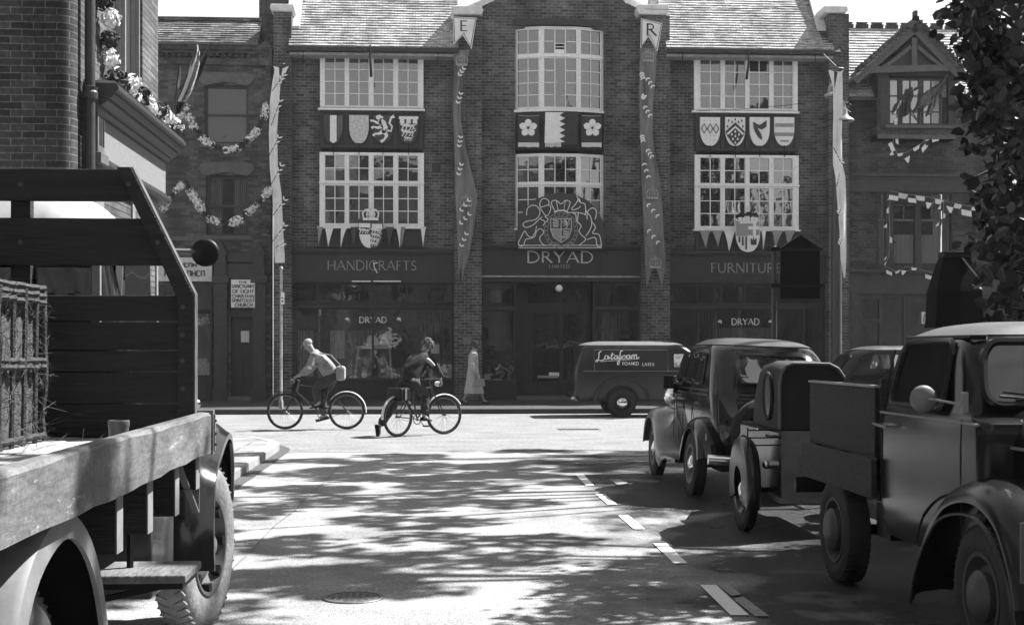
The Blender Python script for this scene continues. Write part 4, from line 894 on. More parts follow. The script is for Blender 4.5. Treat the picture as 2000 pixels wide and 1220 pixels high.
for L_, e0, tail, lab, letter, lb in (
 (([(98,887,917),(150,886,906),(200,884,901),(230,885,899),(300,888,912),(340,889,922),(380,889,932),(400,890,931),(450,893,925),(500,894,916),(530,895,908),(552,898,903)]), ((884,33),(931,35),(921,96),(904,69),(886,87)), None, 'long grey twisted banner headed by a white E pennant on the pier', 'E', (899,913,41,61)),
 (([(94,1251,1285),(110,1250,1282),(150,1249,1281),(200,1249,1276),(260,1250,1274),(300,1252,1279),(350,1253,1289),(390,1255,1293),(450,1258,1296),(500,1260,1299),(524,1260,1300)]), ((1252,36),(1294,46),(1284,101),(1267,72),(1251,95)), 1, 'long grey banner headed by a white R pennant on the pier', 'R', (1263,1281,47,70))):
    t = thing('pier_banner', lab, 'banner', P((L_[0][1]+L_[0][2])/2, 560, Yp), 0, 'long banners hung from the middle piers')
    drape(L_, Yp, m_cloth_g, 'drape', t, .07, seed=len(letter)+ord(letter))
    hd = mb().prism([XZ(*p, Yp-.12) for p in e0], Yp-.12, Yp-.10).build('white_head', m_cloth_w, t)
    b = mb(); e = [XZ(p[0]+(2 if p[0] < (e0[0][0]+e0[1][0])/2 else -2), p[1]+(2 if p[1] < 60 else -4), Yp-.12) for p in e0]; b.ribbon(e, .022, Yp-.126, Yp-.121, closed=True); b.build('border_line', m_sh_d, hd)
    x0, x1, z0, z1 = on(*lb, Yp-.12); text_mb(letter, x0, x1, z0, z1, Yp-.121, wt=.14).build('letter', m_sh_d, hd)
    # crown stencil patches
    for py in ((120, 395, ) if letter == 'E' else (112, 380, 515)):
        row = min(L_, key=lambda r_: abs(r_[0]-py)); cx = (row[1]+row[2])/2; q = XZ(cx, py, Yp-.1); b = mb(); crown(b, q[0], q[1]-.12, .32, .34, Yp-.09); b.build('crown_print', M('crown_print', .30, .9, 30, .5), t, fix=True)
    if tail:
        for tt in (((1260,522),(1281,522),(1272,530),(1263,562)), ((1281,522),(1299,524),(1293,560),(1285,532))): mb().prism([XZ(*p, Yp) for p in tt], Yp-.005, Yp+.012).build('swallow_tail', m_cloth_g, t)
    if letter == 'E': sp = [(895,150,12,-18),(893,205,8,-26),(896,290,4,-26),(894,345,8,-28),(897,415,22,-28),(896,440,24,-26),(899,485,14,-34)]
    else: sp = [(1252,140,4,14),(1262,150,14,22),(1254,195,4,-8),(1257,205,14,24),(1253,262,3,14),(1262,290,12,18),(1256,315,12,36),(1262,395,26,32),(1263,445,26,34)]
    sprigs(sp, Yp-.14, t, 7, twig=False)
# the two white ribbons with hoops
for rows, hoop, sp, lab, Yr in (
 ([(134,537,557),(160,532,548),(200,527,545),(260,525,541),(330,527,543),(380,532,550),(450,535,553),(500,536,556),(513,537,556)], (549,128,16), [(541,165,16,-22),(537,225,12,-34),(533,290,14,-26),(538,345,14,-26),(541,410,18,-24),(541,460,18,-24),(544,480,10,-6)], 'long white ribbon with leaf sprigs hanging from a hoop left of the shop building', YW-.62),
 ([(140,1627,1645),(170,1627,1646),(220,1628,1646),(260,1627,1644),(320,1627,1645),(345,1632,1651),(400,1636,1653),(450,1640,1653),(505,1642,1653),(542,1648,1651)], (1633,136,15), [(1634,300,10,20),(1636,355,4,-16),(1638,420,5,-16),(1640,480,5,-16)], 'long white ribbon with leaf sprigs hanging from a hoop on the lamp column', 31.35)):
    t = thing('white_ribbon', lab, 'banner', P(rows[-1][1], rows[-1][0], Yr), 0, 'white ribbons hung at the ends of the shop building')
    drape(rows, Yr, m_cloth_w, 'ribbon', t, .03, seed=3)
    c = P(hoop[0], hoop[1], Yr); R0 = hoop[2]/F*DEP(c[0], c[1]); b = mb()
    b.tube([(c[0]+R0*math.cos(a/16*2*PI), c[1]+R0*math.sin(a/16*2*PI), c[2]) for a in range(17)], .018, 5, False)
    b.tube([(c[0]-R0, c[1], c[2]), (c[0]-.05, c[1]+.05, c[2]+.1), (c[0]+R0, c[1], c[2])], .012, 5); b.tube([(c[0], c[1], c[2]+.08), (c[0]-.18, c[1]+.4, c[2]+.45)], .012, 5); b.build('hoop', m_iron, t)
    h0, h1 = hoop[0], hoop[1]
    b = mb(); b.prism([XZ(h0-15,h1+1,Yr-.1), XZ(h0-4,h1+4,Yr-.1), XZ(h0-4,h1+40,Yr-.1)], Yr-.1, Yr-.09); b.prism([XZ(h0+3,h1+6,Yr-.1), XZ(h0+15,h1+1,Yr-.1), XZ(h0-3,h1+40,Yr-.1)], Yr-.1, Yr-.09); b.build('white_gore', m_cloth_w, t)
    mb().prism([XZ(h0-4,h1+4,Yr-.08), XZ(h0+4,h1+5,Yr-.08), XZ(h0-3,h1+38,Yr-.08)], Yr-.08, Yr-.07).build('dark_gore', m_cloth_d, t)
    sprigs(sp, Yr-.12, t, 9)
# ================================================================= LEFT NEIGHBOUR (chapel and shop)
m_win_dark = M('window_frame_dark', .04, .5, 8, .3)
ch = thing('chapel_building', 'old brick building with slate roof, two arched sashes and a carved chapel doorway', 'building', (X(430), YW, 0))
xl = X(180); xr = X(533); zz = lambda py, px=440, Y=YW: P(px, py, Y)[2]
hol = [(X(399), X(485), zz(281), zz(166)), (X(402), X(485), zz(460), zz(343)), (X(451), X(499), 0.12, zz(618)), (X(320), X(413), .8, zz(565))]
mb().wall(xl, xr, 0, zz(100), YW, hol, .25).build('wall', m_brick_old, ch)
b = mb()
for i, (p0, p1, d) in enumerate(((92,100,.22),(100,106,.14),(116,128,.10))): b.box(xl, X(520), YW-d, YW+.1, zz(p1), zz(p0))
b.build('cornice', m_brick_old, ch)
b = mb(); k = 0
for i in range(int((X(506)-X(300))/.17)): b.box(X(300)+i*.17, X(300)+i*.17+.085, YW-.09, YW-.001, zz(112), zz(106))
b.build('dentils', m_brick_old, ch)
mb().box(xl, X(508), YW-.30, YW+.1, zz(92), zz(88)).build('gutter', m_lintel, ch)
tile_roof(xl, X(505), YW-.25, zz(88), math.radians(40), 10, .13, m_slate, parent=ch)
mb().prism([(YW-.1, zz(90)), (YW+.74, zz(88)+.80), (YW+3, zz(90))], xl, X(505), 'X').build('roof_core', m_slate, ch)
mb().box(xl, X(505), YW+.68, YW+.86, zz(88)+.84, zz(88)+.93).build('ridge', m_slate, ch)
mb().box(X(507), X(533), YW-.2, YW+.4, zz(130), zz(95)).prism([(X(505), zz(95)), (X(520), zz(82)), (X(535), zz(95))], YW-.25, YW+.4).build('end_pier', m_brick_old, ch)
mb().box(X(515), X(530), YW-.08, YW, 0, zz(130)).build('pilaster', m_brick_old, ch)
for (a, b_, p0, p1, l0, l1) in ((399,485,166,281,142,168),(402,485,343,460,317,344)):
    xa, xb = X(a), X(b_); zb, zt = zz(p1), zz(p0); zm = (zb+zt)/2
    f = mb().wall(xa, xb, zb, zt, YW+.12, [(xa+.07, xb-.07, zb+.07, zm-.03), (xa+.07, xb-.07, zm+.03, zt-.07)], .05).build('window', m_win_dark, ch)
    mb().add([(xa,YW+.16,zb),(xb,YW+.16,zb),(xb,YW+.16,zt),(xa,YW+.16,zt)], [(0,1,2,3)]).build('pane', m_g_old, f)
    if p0 < 200: mb().box(xa, xb, YW+.2, YW+.22, zb, zt).build('blind', m_blind, f)
    else:
        for s0, s1 in ((.05,.36),(.64,.95)):
            c = mb(); n = 24; vs = []
            for i in range(n+1):
                x = xa+(xb-xa)*(s0+(s1-s0)*i/n); y = YW+.24+.025*math.sin(i*1.7); vs += [(x,y,zb),(x,y,zt)]
            c.add(vs, [(2*i,2*i+2,2*i+3,2*i+1) for i in range(n)]); c.build('curtain', m_curtain, f)
        mb().box(xa, xb, YW+1.2, YW+1.25, zb-1, zt+1).build('room_wall', m_interior, f)
    # shouldered stone head
    q = [(X(a-15), zz((l0+l1)/2)), (X(a-8), zz(l0+3)), (X(a+6), zz(l0)), (X(b_-6), zz(l0)), (X(b_+8), zz(l0+3)), (X(b_+13), zz((l0+l1)/2)), (X(b_+6), zz(l1-5)), (X(b_-2), zz(l1)), (X((a+b_)/2+8), zz(l1-7)), (X((a+b_)/2-8), zz(l1-7)), (X(a+2), zz(l1)), (X(a-6), zz(l1-5))]
    mb().prism(q, YW-.05, YW+.1).build('window_head', m_lintel, ch)
    mb().box(xa-.1, xb+.1, YW-.08, YW+.12, zb-.10, zb-.001).build('sill', m_lintel, ch)
mb().box(X(334), X(496), YW-.03, YW-.002, zz(470), zz(462)).build('string_course', m_lintel, ch)
# chapel doorway
m_door = M('dark_doorway', .022, .5, 6, .3)
dw = mb()
for px in (433, 508):
    xa, xb = X(px-13), X(px+12)
    dw.box(xa, xb, YW-.18, YW+.02, 0, zz(540)).box(xa-.05, xb+.05, YW-.24, YW+.02, zz(553), zz(540)+.02).box(xa-.03, xb+.03, YW-.22, YW+.02, 0, .45)
    dw.box(xa+.02, xb-.02, YW-.22, YW-.02, zz(538), zz(498)).prism([(xa-.02, zz(498)), (xb+.02, zz(498)), ((xa+xb)/2, zz(470))], YW-.24, YW-.02)
    dw.prism([(xa+.05, zz(520)), (xb-.05, zz(520)), (xb-.05, zz(503)), ((xa+xb)/2, zz(492)), (xa+.05, zz(503))], YW-.235, YW-.221)
dw.box(X(420), X(520), YW-.10, YW+.02, zz(512), zz(494)).box(X(420), X(520), YW-.12, YW+.02, zz(545), zz(516))
dw.build('doorway_surround', M('doorway_surround', .035, .6, 7, .35), ch)
d_ = mb().box(X(451), X(499), YW+.10, YW+.15, .22, zz(618)).build('door', m_door, ch)
b = mb(); xa, xb = X(451), X(499)
for q in ((xa+.08, (xa+xb)/2-.04), ((xa+xb)/2+.04, xb-.08)):
    for z0, z1 in ((.4,1.1),(1.2,zz(640))): b.box(q[0], q[1], YW+.085, YW+.099, z0, z1)
b.build('door_panel', m_door, d_)
mb().box(X(470), X(486), YW+.06, YW+.084, zz(668), zz(646)).build('door_notice', M('notice', .55, .6, 20, .15), d_)
mb().box(X(446), X(502), YW-.2, YW+.1, 0, .21).build('doorstep', m_lintel, ch)
mb().box(X(449), X(501), YW-.03, YW+.01, zz(618), zz(604)).build('door_head', m_door, ch)
# white chapel board
Yq = YW-.2; x0, x1, z0, z1 = on(451.5, 498, 546, 600.5, Yq); t = thing('chapel_sign', 'white board lettered The Sanctuary of Light Christian Spiritulist Church', 'sign', ((x0+x1)/2, Yq, z0))
mb().box(x0, x1, Yq-.03, YW-.12, z0, z1).build('board', M('sign_white', .7, .5, 30, .08), t, bev=.01)
m_ink = M('sign_ink', .02, .6)
for txt, a, b_, c, d in (('THE',466,482,548.5,553),('SANCTUARY',453,496.5,555.5,562),('OF LIGHT',454,496,565.5,572),('CHRISTIAN',453.5,496.5,575,581),('SPIRITULIST',453,497,583.5,589.5),('CHURCH',459,493,592,598.5)):
    lettering(txt, a, b_, c, d, m_ink, t, Y=Yq-.031, wt=.2, serif=False)
# neighbouring shop
Ysh = YW-.14; x0, x1, z0, z1 = on(322, 414, 503, 549, Ysh); t = thing('shop_sign', 'pale shop sign with worn dark lettering, partly hidden behind the round lorry mirror', 'sign', ((x0+x1)/2, Ysh, z0))
mb().box(x0-1.2, x1, Ysh, YW+.05, z0, z1).build('board', M('sign_grey', .5, .6, 10, .3), t)
b = mb(); r_ = random.Random(11)
for row, (a, b_, c, d) in enumerate(((352,386,514,521),(322,402,529,539))):
    n = 4 if row == 0 else 9
    for i in range(n):
        p = a+(b_-a)*i/n; w_ = (b_-a)/n*.7; q0, q1, q2, q3 = on(p, p+w_, c, d, Ysh-.002)
        k = i % 3
        b.ribbon([(q0,q2),(q0,q3)], .035, Ysh-.012, Ysh-.001); 
        if k != 1: b.ribbon([(q1,q2),(q1,q3)], .035, Ysh-.012, Ysh-.001)
        b.ribbon([(q0,(q3 if k else (q2+q3)/2)),(q1,(q3 if k else (q2+q3)/2))], .03, Ysh-.0115, Ysh-.001)
        if k == 1: b.ribbon([(q0,q2),(q1,q2)], .03, Ysh-.011, Ysh-.001)
b.build('lettering', M('sign_dark', .05, .6, 30, .4), t)
f = mb().wall(X(240), X(414), .0, zz(560), YW-.08, [(X(250), X(318), .8, zz(600)), (X(323), X(410), .75, zz(608)), (X(323), X(410), zz(604), zz(568))], .08).build('shop_window', m_wood_dk, ch)
mb().add([(X(250),YW-.02,.8),(X(410),YW-.02,.8),(X(410),YW-.02,zz(568)),(X(250),YW-.02,zz(568))], [(0,1,2,3)]).build('pane', m_g_shop, f)
mb().box(X(240), X(414), YW+1.0, YW+1.05, 0, zz(560)).build('display_recess', m_interior, f)
x0, x1, z0, z1 = on(383, 411, 604, 612, YW-.09); mb().box(x0, x1, YW-.1, YW-.085, z0, z1).build('name_strip', m_black, f); lettering('HINCHUNE', 386, 409, 606, 610, m_letter_d, f, Y=YW-.101, serif=False) if 'K' in GL else None
c_ = P(395, 628, YW+.3); b = mb(); r2 = random.Random(4)
for i in range(40): b.ball((c_[0]+r2.gauss(0,.14), c_[1]+r2.gauss(0,.08), c_[2]+r2.gauss(0,.06)), r2.uniform(.02,.05), 5, 4)
tag(b.build('flower_display', M('flower_display', .5, .9, 30, .5)), 'pale flowers heaped high in the window of the shop left of the chapel', 'flowers', None, None)
x0, x1, z0, z1 = on(384, 411, 700, 740, YW+.3); tag(mb().box(x0, x1, YW+.3, YW+.5, max(.8, z0), z1-.1).box(x0+.05, x1-.08, YW+.28, YW+.31, z1-.1, z1).build('display_box', M('display_box', .35, .8, 40, .8)), 'pale box low in the window of the shop left of the chapel', 'box')
# drainpipe of the chapel and thin street pole
mb().tube([P(505,440,YW-.1), P(522,445,YW-.1), P(526,455,YW-.12)], .05, 8).build('pipe', m_iron, ch, smooth=True)
Yk = YF+.6; g = P(549, 783, Yk); t = thing('bus_stop_pole', 'thin pale pole with a small plate standing on the far pavement beside the chapel', 'pole', (g[0], Yk, 0))
zt = P(548, 527, Yk)[2]; mb().lathe([(.05,0),(.05,.3),(.032,.34),(.03,zt),(.05,zt+.03),(.03,zt+.08),(0,zt+.09)], (g[0], Yk, 0), n=12).build('pole', m_polewhite, t, smooth=True)
x0, x1, z0, z1 = on(549, 555, 571, 594, Yk); pt = mb().box(x0, x1, Yk-.03, Yk-.0, z0, z1).build('plate', m_white, t)
mb().box(x0+.015, x1-.015, Yk-.036, Yk-.031, z0+.05, z0+.09).box(x0+.015, x1-.015, Yk-.036, Yk-.031, z0+.13, z0+.16).build('plate_marks', m_ink, pt)
# ================================================================= RIGHT NEIGHBOUR
m_tile2.name = 'pale_tiles'
rb = thing('gabled_building', 'brick building with pale tiled roof, timber dormer and curtained bay beyond the lamp column', 'building', (X(1780), YW, 0))
zz = lambda py, px=1790, Y=YW: P(px, py, Y)[2]
xl, xr = X(1650)+.002, X(2190)
hol = [(X(1716), X(1856), zz(521), zz(377)), (X(1690), X(1990), .6, zz(580))]
mb().wall(xl, xr, 0, zz(192), YW, hol, .3).build('wall', m_brick_right, rb)
tile_roof(xl, xr, YW-.35, zz(195), math.radians(49), 25, .13, m_tile2, parent=rb)
zr = zz(195)+25*.13*math.sin(math.radians(49)); yr = YW-.35+25*.13*math.cos(math.radians(49))
mb().prism([(YW-.2, zz(193)), (yr, zr-.03), (yr+4, zz(193))], xl, xr, 'X').build('roof_core', m_tile2, rb)
b = mb(); n = int((xr-xl)/.45)
for i in range(n):
    a = xl+i*.45; b.box(a, a+.36, yr-.06, yr+.06, zr+.0, zr+.10).prism([(a+.06, zr+.10), (a+.30, zr+.10), (a+.36, zr+.16), (a+.0, zr+.16)], yr-.05, yr+.05)
b.build('ridge_tiles', m_brick_right, rb)
mb().box(xl, xr, YW-.47, YW-.34, zz(203), zz(196)).build('gutter', m_wood_dk, rb)
# dormer gable
Yd_ = YW-.74; m_barge = M('barge_board', .10, .7, 8, .3); ap = XZ(1787, 52, Yd_); el = XZ(1667, 156, Yd_); er = XZ(1883, 152, Yd_)
dm = mb(); zc = zz(250); 
dm.wall(X(1700), X(1850), zc, zz(150), YW-.58, [(X(1722), X(1837), zz(250)+.03, zz(156))], .15)
dm.prism([(X(1700), zz(150)), (X(1850), zz(150)), XZ(1787, 75, YW-.58)], YW-.58, YW+.2)
dm.prism([(X(1700), zz(196)), (X(1700), zz(150)), (X(1701), zz(150)), (X(1701), zz(196))], YW-.58, YW+1.0)
dm = dm.build('dormer', m_wood_dk, rb)
b = mb()
for e_ in (el, er):
    e2 = (e_[0]+(ap[0]-e_[0])*.0, e_[1]); b.ribbon([ap, e_], .30, Yd_-.02, Yd_+.05)
b.ribbon([(el[0]+.35, el[1]+.28), (er[0]-.35, er[1]+.28)], .18, Yd_+.0, Yd_+.045)
b.ribbon([(ap[0], ap[1]-.3), (ap[0], el[1]+.3)], .14, Yd_+.03, Yd_+.06)
b.ribbon([(ap[0]-.9, el[1]+.35), (ap[0]-.5, el[1]+.62), (ap[0]-.1, el[1]+.95)], .10, Yd_+.03, Yd_+.06); b.ribbon([(ap[0]+.9, el[1]+.35), (ap[0]+.5, el[1]+.62), (ap[0]+.1, el[1]+.95)], .10, Yd_+.03, Yd_+.06)
b.build('barge_board', m_barge, dm)
b = mb()
for sg, e_ in ((-1, el), (1, er)):
    b.add([(ap[0], Yd_-.15, ap[1]+.16), (e_[0]+sg*.06, Yd_-.15, e_[1]+.05), (e_[0]+sg*.06, Yd_+2.6, e_[1]+.05), (ap[0], Yd_+4.2, ap[1]+.16), (ap[0], Yd_-.15, ap[1]+.08), (e_[0]+sg*.06, Yd_-.15, e_[1]-.03), (e_[0]+sg*.06, Yd_+2.6, e_[1]-.03), (ap[0], Yd_+4.2, ap[1]+.08)],
      [(0,1,2,3),(4,7,6,5),(0,4,5,1),(1,5,6,2)])
b.build('dormer_roof', brick('dormer_tiles', .10, .22, .04, rh=.1, slope=1.3), dm, fix=True)
b = mb(); 
for i in range(14):
    for sg, e_ in ((-1, el), (1, er)):
        u = i/14; b.box(ap[0]+(e_[0]-ap[0])*u-.05, ap[0]+(e_[0]-ap[0])*u+.05, Yd_-.2, Yd_+.1, ap[1]+(e_[1]-ap[1])*u+.12, ap[1]+(e_[1]-ap[1])*u+.24)
b.box(ap[0]-.04, ap[0]+.04, Yd_-.1, Yd_+.1, ap[1]+.2, ap[1]+.42)
b.build('verge_tiles', m_brick_right, dm)
f = window('window', rb, (1718,1840,155,252), [(1722,1754,2),(1763,1794,2),(1804,1835,2)], [(157,249,3)], YW-.60, mf=m_win_dark, mg=glass('dormer_glass', .22, .10, wav=.03), refp=1790, barw=.035)
for px0, px1 in ((1722,1736),(1822,1836)):
    x0, x1, z0, z1 = on(px0, px1, 157, 249, YW-.54); mb().box(x0, x1, YW-.568, YW-.562, z0, z1).build('net_curtain', M('net', .35, .9, 8, .3), f)
mb().box(X(1700)+.0, X(1850), YW-.575, YW, zz(278), zc+.0).build('dormer_base', m_brick_right, rb)
mb().box(X(1714), X(1846), YW-.68, YW, zz(258), zz(252)).box(X(1700), X(1850), YW-.62, YW, zz(278), zz(270)).build('sill', m_lintel, rb)
b = mb(); b.box(xl, xr, YW-.16, YW-.001, zz(346), zz(340)).box(xl, xr, YW-.08, YW-.001, zz(352), zz(346)).box(xl, xr, YW-.05, YW-.001, zz(371), zz(352)).box(xl, xr, YW-.09, YW-.001, zz(376), zz(371)).build('string_course', M('stucco', .06, .8, 5, .3), rb)
mb().tube([(X(1902), YW-.1, zz(530)), (X(1902), YW-.1, zz(350))], .06, 8).build('rain_pipe', m_iron, rb)
# curtained bay: two centre sashes and two narrow side lights
m_sash = M('sash_frame', .12, .6, 8, .3)
Yw = YW+.02
f = mb().wall(X(1712), X(1860), zz(525), zz(374), Yw-.06, [(X(1715), X(1729), zz(516), zz(379)), (X(1744), X(1786), zz(518), zz(379)), (X(1798), X(1840), zz(518), zz(379)), (X(1850), X(1858), zz(516), zz(379))], .06).build('bay_window', m_win_dark, rb)
q = mb().add([(X(1712),Yw,zz(525)),(X(1860),Yw,zz(525)),(X(1860),Yw,zz(374)),(X(1712),Yw,zz(374))], [(0,1,2,3)]).build('pane', m_g_old, f)
b = mb()
for a, b_ in ((1744,1786),(1798,1840),(1715,1729)):
    b.box(X(a), X(b_), Yw-.03, Yw-.005, zz(432), zz(428)); b.box(X((a+b_)/2)-.02, X((a+b_)/2)+.02, Yw-.03, Yw-.005, zz(430), zz(379)); b.box(X(a), X(b_), Yw-.03, Yw-.005, zz(402), zz(400))
b.build('glazing_bar', m_sash, f)
for a, b_, t0, t1 in ((1744,1786,458,514),(1798,1840,458,514),(1824,1840,379,460),(1715,1729,379,516),(1850,1858,379,516)):
    c = mb(); n = int((b_-a)*1.2); vs = []
    for i in range(n+1):
        x = X(a)+(X(b_)-X(a))*i/n; y = YW+.10+.022*math.sin(i*1.9); vs += [(x,y,zz(t1)),(x,y,zz(t0))]
    c.add(vs, [(2*i,2*i+2,2*i+3,2*i+1) for i in range(n)]); c.build('curtain', M('bay_curtain', .42, .95, 20, .3, stretch=(4,1,.1)), f)
mb().box(X(1700), X(1870), YW+1.4, YW+1.45, zz(560), zz(350)).build('room_wall', m_interior, f)
b = mb(); b.box(xl, xr, YW-.26, YW-.001, zz(532), zz(527)).box(xl, xr, YW-.16, YW-.001, zz(537), zz(532)).box(xl+.05, xr, YW-.10, YW-.001, zz(568), zz(537)).box(xl, xr, YW-.14, YW-.001, zz(574), zz(568))
b.build('shop_fascia', M('shop_fascia', .055, .6, 5, .3), rb)
f = mb().wall(X(1676), X(2050), 0, zz(574), YW-.04, [(X(1684), X(1716), 1.3, zz(630)), (X(1684), X(1716), zz(622), zz(585)), (X(1724), X(1764), .3, zz(580)), (X(1768), X(1990), .8, zz(580))], .08).build('shop_front', M('shop_front', .05, .5, 8, .3), rb)
mb().add([(X(1680),YW+.03,0),(X(2040),YW+.03,0),(X(2040),YW+.03,zz(580)),(X(1680),YW+.03,zz(580))], [(0,1,2,3)]).build('pane', m_g_shop, f)
mb().box(X(1660), X(2050), YW+1.2, YW+1.25, 0, zz(570)).build('display_recess', m_interior, f)
mb().box(xl, X(1676), YW-.12, YW-.001, 0, zz(540)).build('shop_pilaster', M('shop_pilaster', .07, .7, 5, .3), rb)
x0, x1, z0, z1 = on(1800, 1822, 609, 632, YW-.07); t = tag(mb().box(x0, x1, YW-.075, YW-.045, z0, z1).build('window_poster', m_cloth_w), 'white paper poster with dark zigzag in the window right of the lamp column', 'poster')
mb().ribbon([(x0+.05,z0+.05),(x0+.08,z1-.06),(x0+.16,z0+.06),(x1-.08,z1-.06),(x1-.05,z0+.05)], .03, YW-.085, YW-.076).build('print', m_ink, t)
# ================================================================= LAMP COLUMN on the far pavement
Yk = YF+.55; g = P(1634, 780, Yk); t = thing('lamp_column', 'tall grey lamp column with two bell lanterns in front of the right end pier', 'street lamp', (g[0], Yk, 0))
zt = P(1631, 168, Yk)[2]; gx_ = g[0]
mb().lathe([(.17,0),(.17,.9),(.13,1.0),(.125,4.5),(.10,5.2),(.09,zt),(.11,zt+.02),(.05,zt+.12),(0,zt+.14)], (gx_, Yk, 0), n=18).build('column', m_polegrey, t, smooth=True)
for px, py0, py1, r0, dy in ((1623,162,190,.16,.2),(1649,205,238,.22,-.25)):
    a = P(px, py0, Yk+dy); c = P(px, py1, Yk+dy); h = a[2]-c[2]
    ln = mb().lathe([(.0,h),(.035,h),(.04,h*.8),(.07,h*.76),(.075,h*.45),(r0*.55,h*.3),(r0,.06),(r0*1.08,.03),(r0,.0),(r0*.5,.02)], (a[0], Yk+dy, c[2]), n=18).build('lantern', M('lantern', .25, .4, 8, .3), t, smooth=True)
    mb().tube([(gx_, Yk, a[2]+.1), ((gx_+a[0])/2, Yk+dy*.5, a[2]+.22), (a[0], Yk+dy, a[2]+.0)], .02, 6).build('bracket', m_iron, t)
b = mb()
for dz_ in (0, .18): 
    zb = P(1630, 226, Yk)[2]+dz_
    b.tube([(gx_-.12, Yk-.16, zb), (gx_-.02, Yk-.18, zb+.05), (gx_+.2, Yk-.1, zb+.12), (gx_+.3, Yk-.16, zb+.05)], .018, 6)
b.tube([(gx_-.14, Yk-.18, zb-.5), (gx_+.05, Yk-.2, zb-.1), (gx_+.25, Yk-.22, zb+.1)], .022, 6)
b.build('clamp', m_black, t)
# ================================================================= ROAD SIGNS on the near right pavement, seen from behind
def road_sign(Ys, px, pole_py, board, tri, clampy, lab, arm=True):
    c = P(px, 660, Ys); t = thing('road_sign', lab, 'road sign', (c[0], Ys, KH))
    zt = P(px, pole_py, Ys)[2]; mb().tube([(c[0], Ys, KH-.05), (c[0], Ys, zt)], .042, 12).build('post', m_polegrey, t, smooth=True); mb().ball((c[0], Ys, zt), .05, 10, 6).build('finial', m_black, t, smooth=True)
    x0, x1, z0, z1 = on(board[0], board[1], board[2], board[3], Ys)
    m_mb = M('matt_black', .006, .9, 9, .3, spec=.1)
    bd = mb().box(x0, x1, Ys-.0, Ys+.05, z0, z1).build('board', m_mb, t, bev=.008)
    mb().prism([(x0-.03, z1+.002), (x1+.03, z1+.002), XZ(tri[0], tri[1], Ys)], Ys-.03, Ys+.08).build('gable_top', m_mb, t, bev=.008)
    b = mb()
    for py in clampy:
        z = P(px, py, Ys)[2]; b.box(c[0]-.07, x1+.02, Ys-.06, Ys-.035, z-.02, z+.02).box(c[0]-.07, c[0]+.07, Ys-.07, Ys+.07, z-.035, z+.035)
    b.build('clamp_bar', m_black, t)
road_sign(20.3, 1512, 486, (1525, 1602, 487, 583), (1563, 458), (487, 558), 'black square road sign with pointed top on its pole before the furniture shop')
# shrouded sign near the tree
Ys = 15.6; c = P(1868, 640, Ys); t = thing('shrouded_sign', 'tall black shrouded sign with flat top standing behind the pickup cab roof', 'road sign', (c[0], Ys, KH))
q = lambda px, py: XZ(px, py, Ys)
rings = []
for py, a, b_, dd in ((640,1818,1918,.22),(625,1820,1914,.22),(570,1822,1912,.20),(545,1828,1908,.17),(520,1834,1904,.13),(500,1840,1900,.09)):
    x0, z = q(a, py); x1, _ = q(b_, py); rings.append([(x0,Ys-dd*.6,z),(x0+(x1-x0)*.45,Ys-dd,z),(x1,Ys-dd*.5,z),(x1,Ys+dd,z),(x0,Ys+dd,z)])
mb().loft(rings).build('shroud', M('shroud_black', .006, .9, 9, .3, spec=.1), t, fix=True)
x0, z1 = q(1838, 492); x1, z0 = q(1902, 503); mb().box(x0, x1, Ys-.11, Ys+.11, z0, z1).build('flat_top', m_black, t, bev=.01)
mb().bar((q(1872,505)[0], Ys-.12, q(1872,505)[1]), (q(1898,545)[0], Ys-.20, q(1898,545)[1]), .035, .02).build('pale_strut', M('pale_strut', .25, .6), t)
mb().tube([(c[0], Ys, KH-.05), (c[0], Ys, q(1868,640)[1]+.05)], .045, 10).build('post', m_iron, t)
# ================================================================= BUNTING on the right building and garlands on the left
def flagstring(pts, Yb_, n, lab, size=.2, grp='strings of bunting on the gabled building', sag=.0, seed=1, rect=.35, ywob=.0):
    r = random.Random(seed); w3 = []
    for i in range(len(pts)-1):
        a, c = Vector(P(*pts[i], Yb_)), Vector(P(*pts[i+1], Yb_+ywob*(i % 2)))
        for k in range(4): w3.append(a.lerp(c, k/4))
    w3.append(Vector(P(*pts[-1], Yb_)))
    t = thing('bunting', lab, 'bunting', tuple(w3[len(w3)//2]), 0, grp)
    mb().tube(w3, .007, 4).build('cord', m_letter_d, t)
    tot = len(w3)-1
    for k in range(n):
        u = (k+.5)/n*tot; i = min(int(u), tot-1); p = w3[i].lerp(w3[i+1], u-i); d = (w3[i+1]-w3[i]).normalized(); dn = Vector((r.uniform(-.4,.4), r.uniform(-.4,.4), -1)).normalized()
        if abs(d.z) > .8: dn = Vector((r.choice((-1,1))*1, r.uniform(-.3,.3), -.7)).normalized()
        s = size*r.uniform(.7,1.2); a, b_ = p-d*s*.5, p+d*s*.5; mid = .45
        for part_, q0, q1, m_ in (('flag', 0, mid, m_cloth_w if k % 2 else m_cloth_d), ('flag', mid, 1, m_cloth_d if k % 2 else m_cloth_w)):
            f0, f1 = (1-q0*.85, 1-q1*.85) if r.random() > rect else (1, 1)
            A, B = p+(a-p)*f0+dn*s*q0, p+(b_-p)*f0+dn*s*q0; Cc, D = p+(b_-p)*f1+dn*s*q1, p+(a-p)*f1+dn*s*q1; o_ = Vector((0,.006,0))
            mb().add([A,B,Cc,D,A+o_,B+o_,Cc+o_,D+o_], [(0,1,2,3),(7,6,5,4),(0,4,5,1),(1,5,6,2),(2,6,7,3),(3,7,4,0)]).build('flag', m_, t)
flagstring([(1738,373),(1770,379),(1800,383),(1838,390),(1870,398),(1900,404),(1950,410),(1990,408)], YW-.5, 13, 'string of flags running right from the top of the curtained bay window', .29, seed=4)
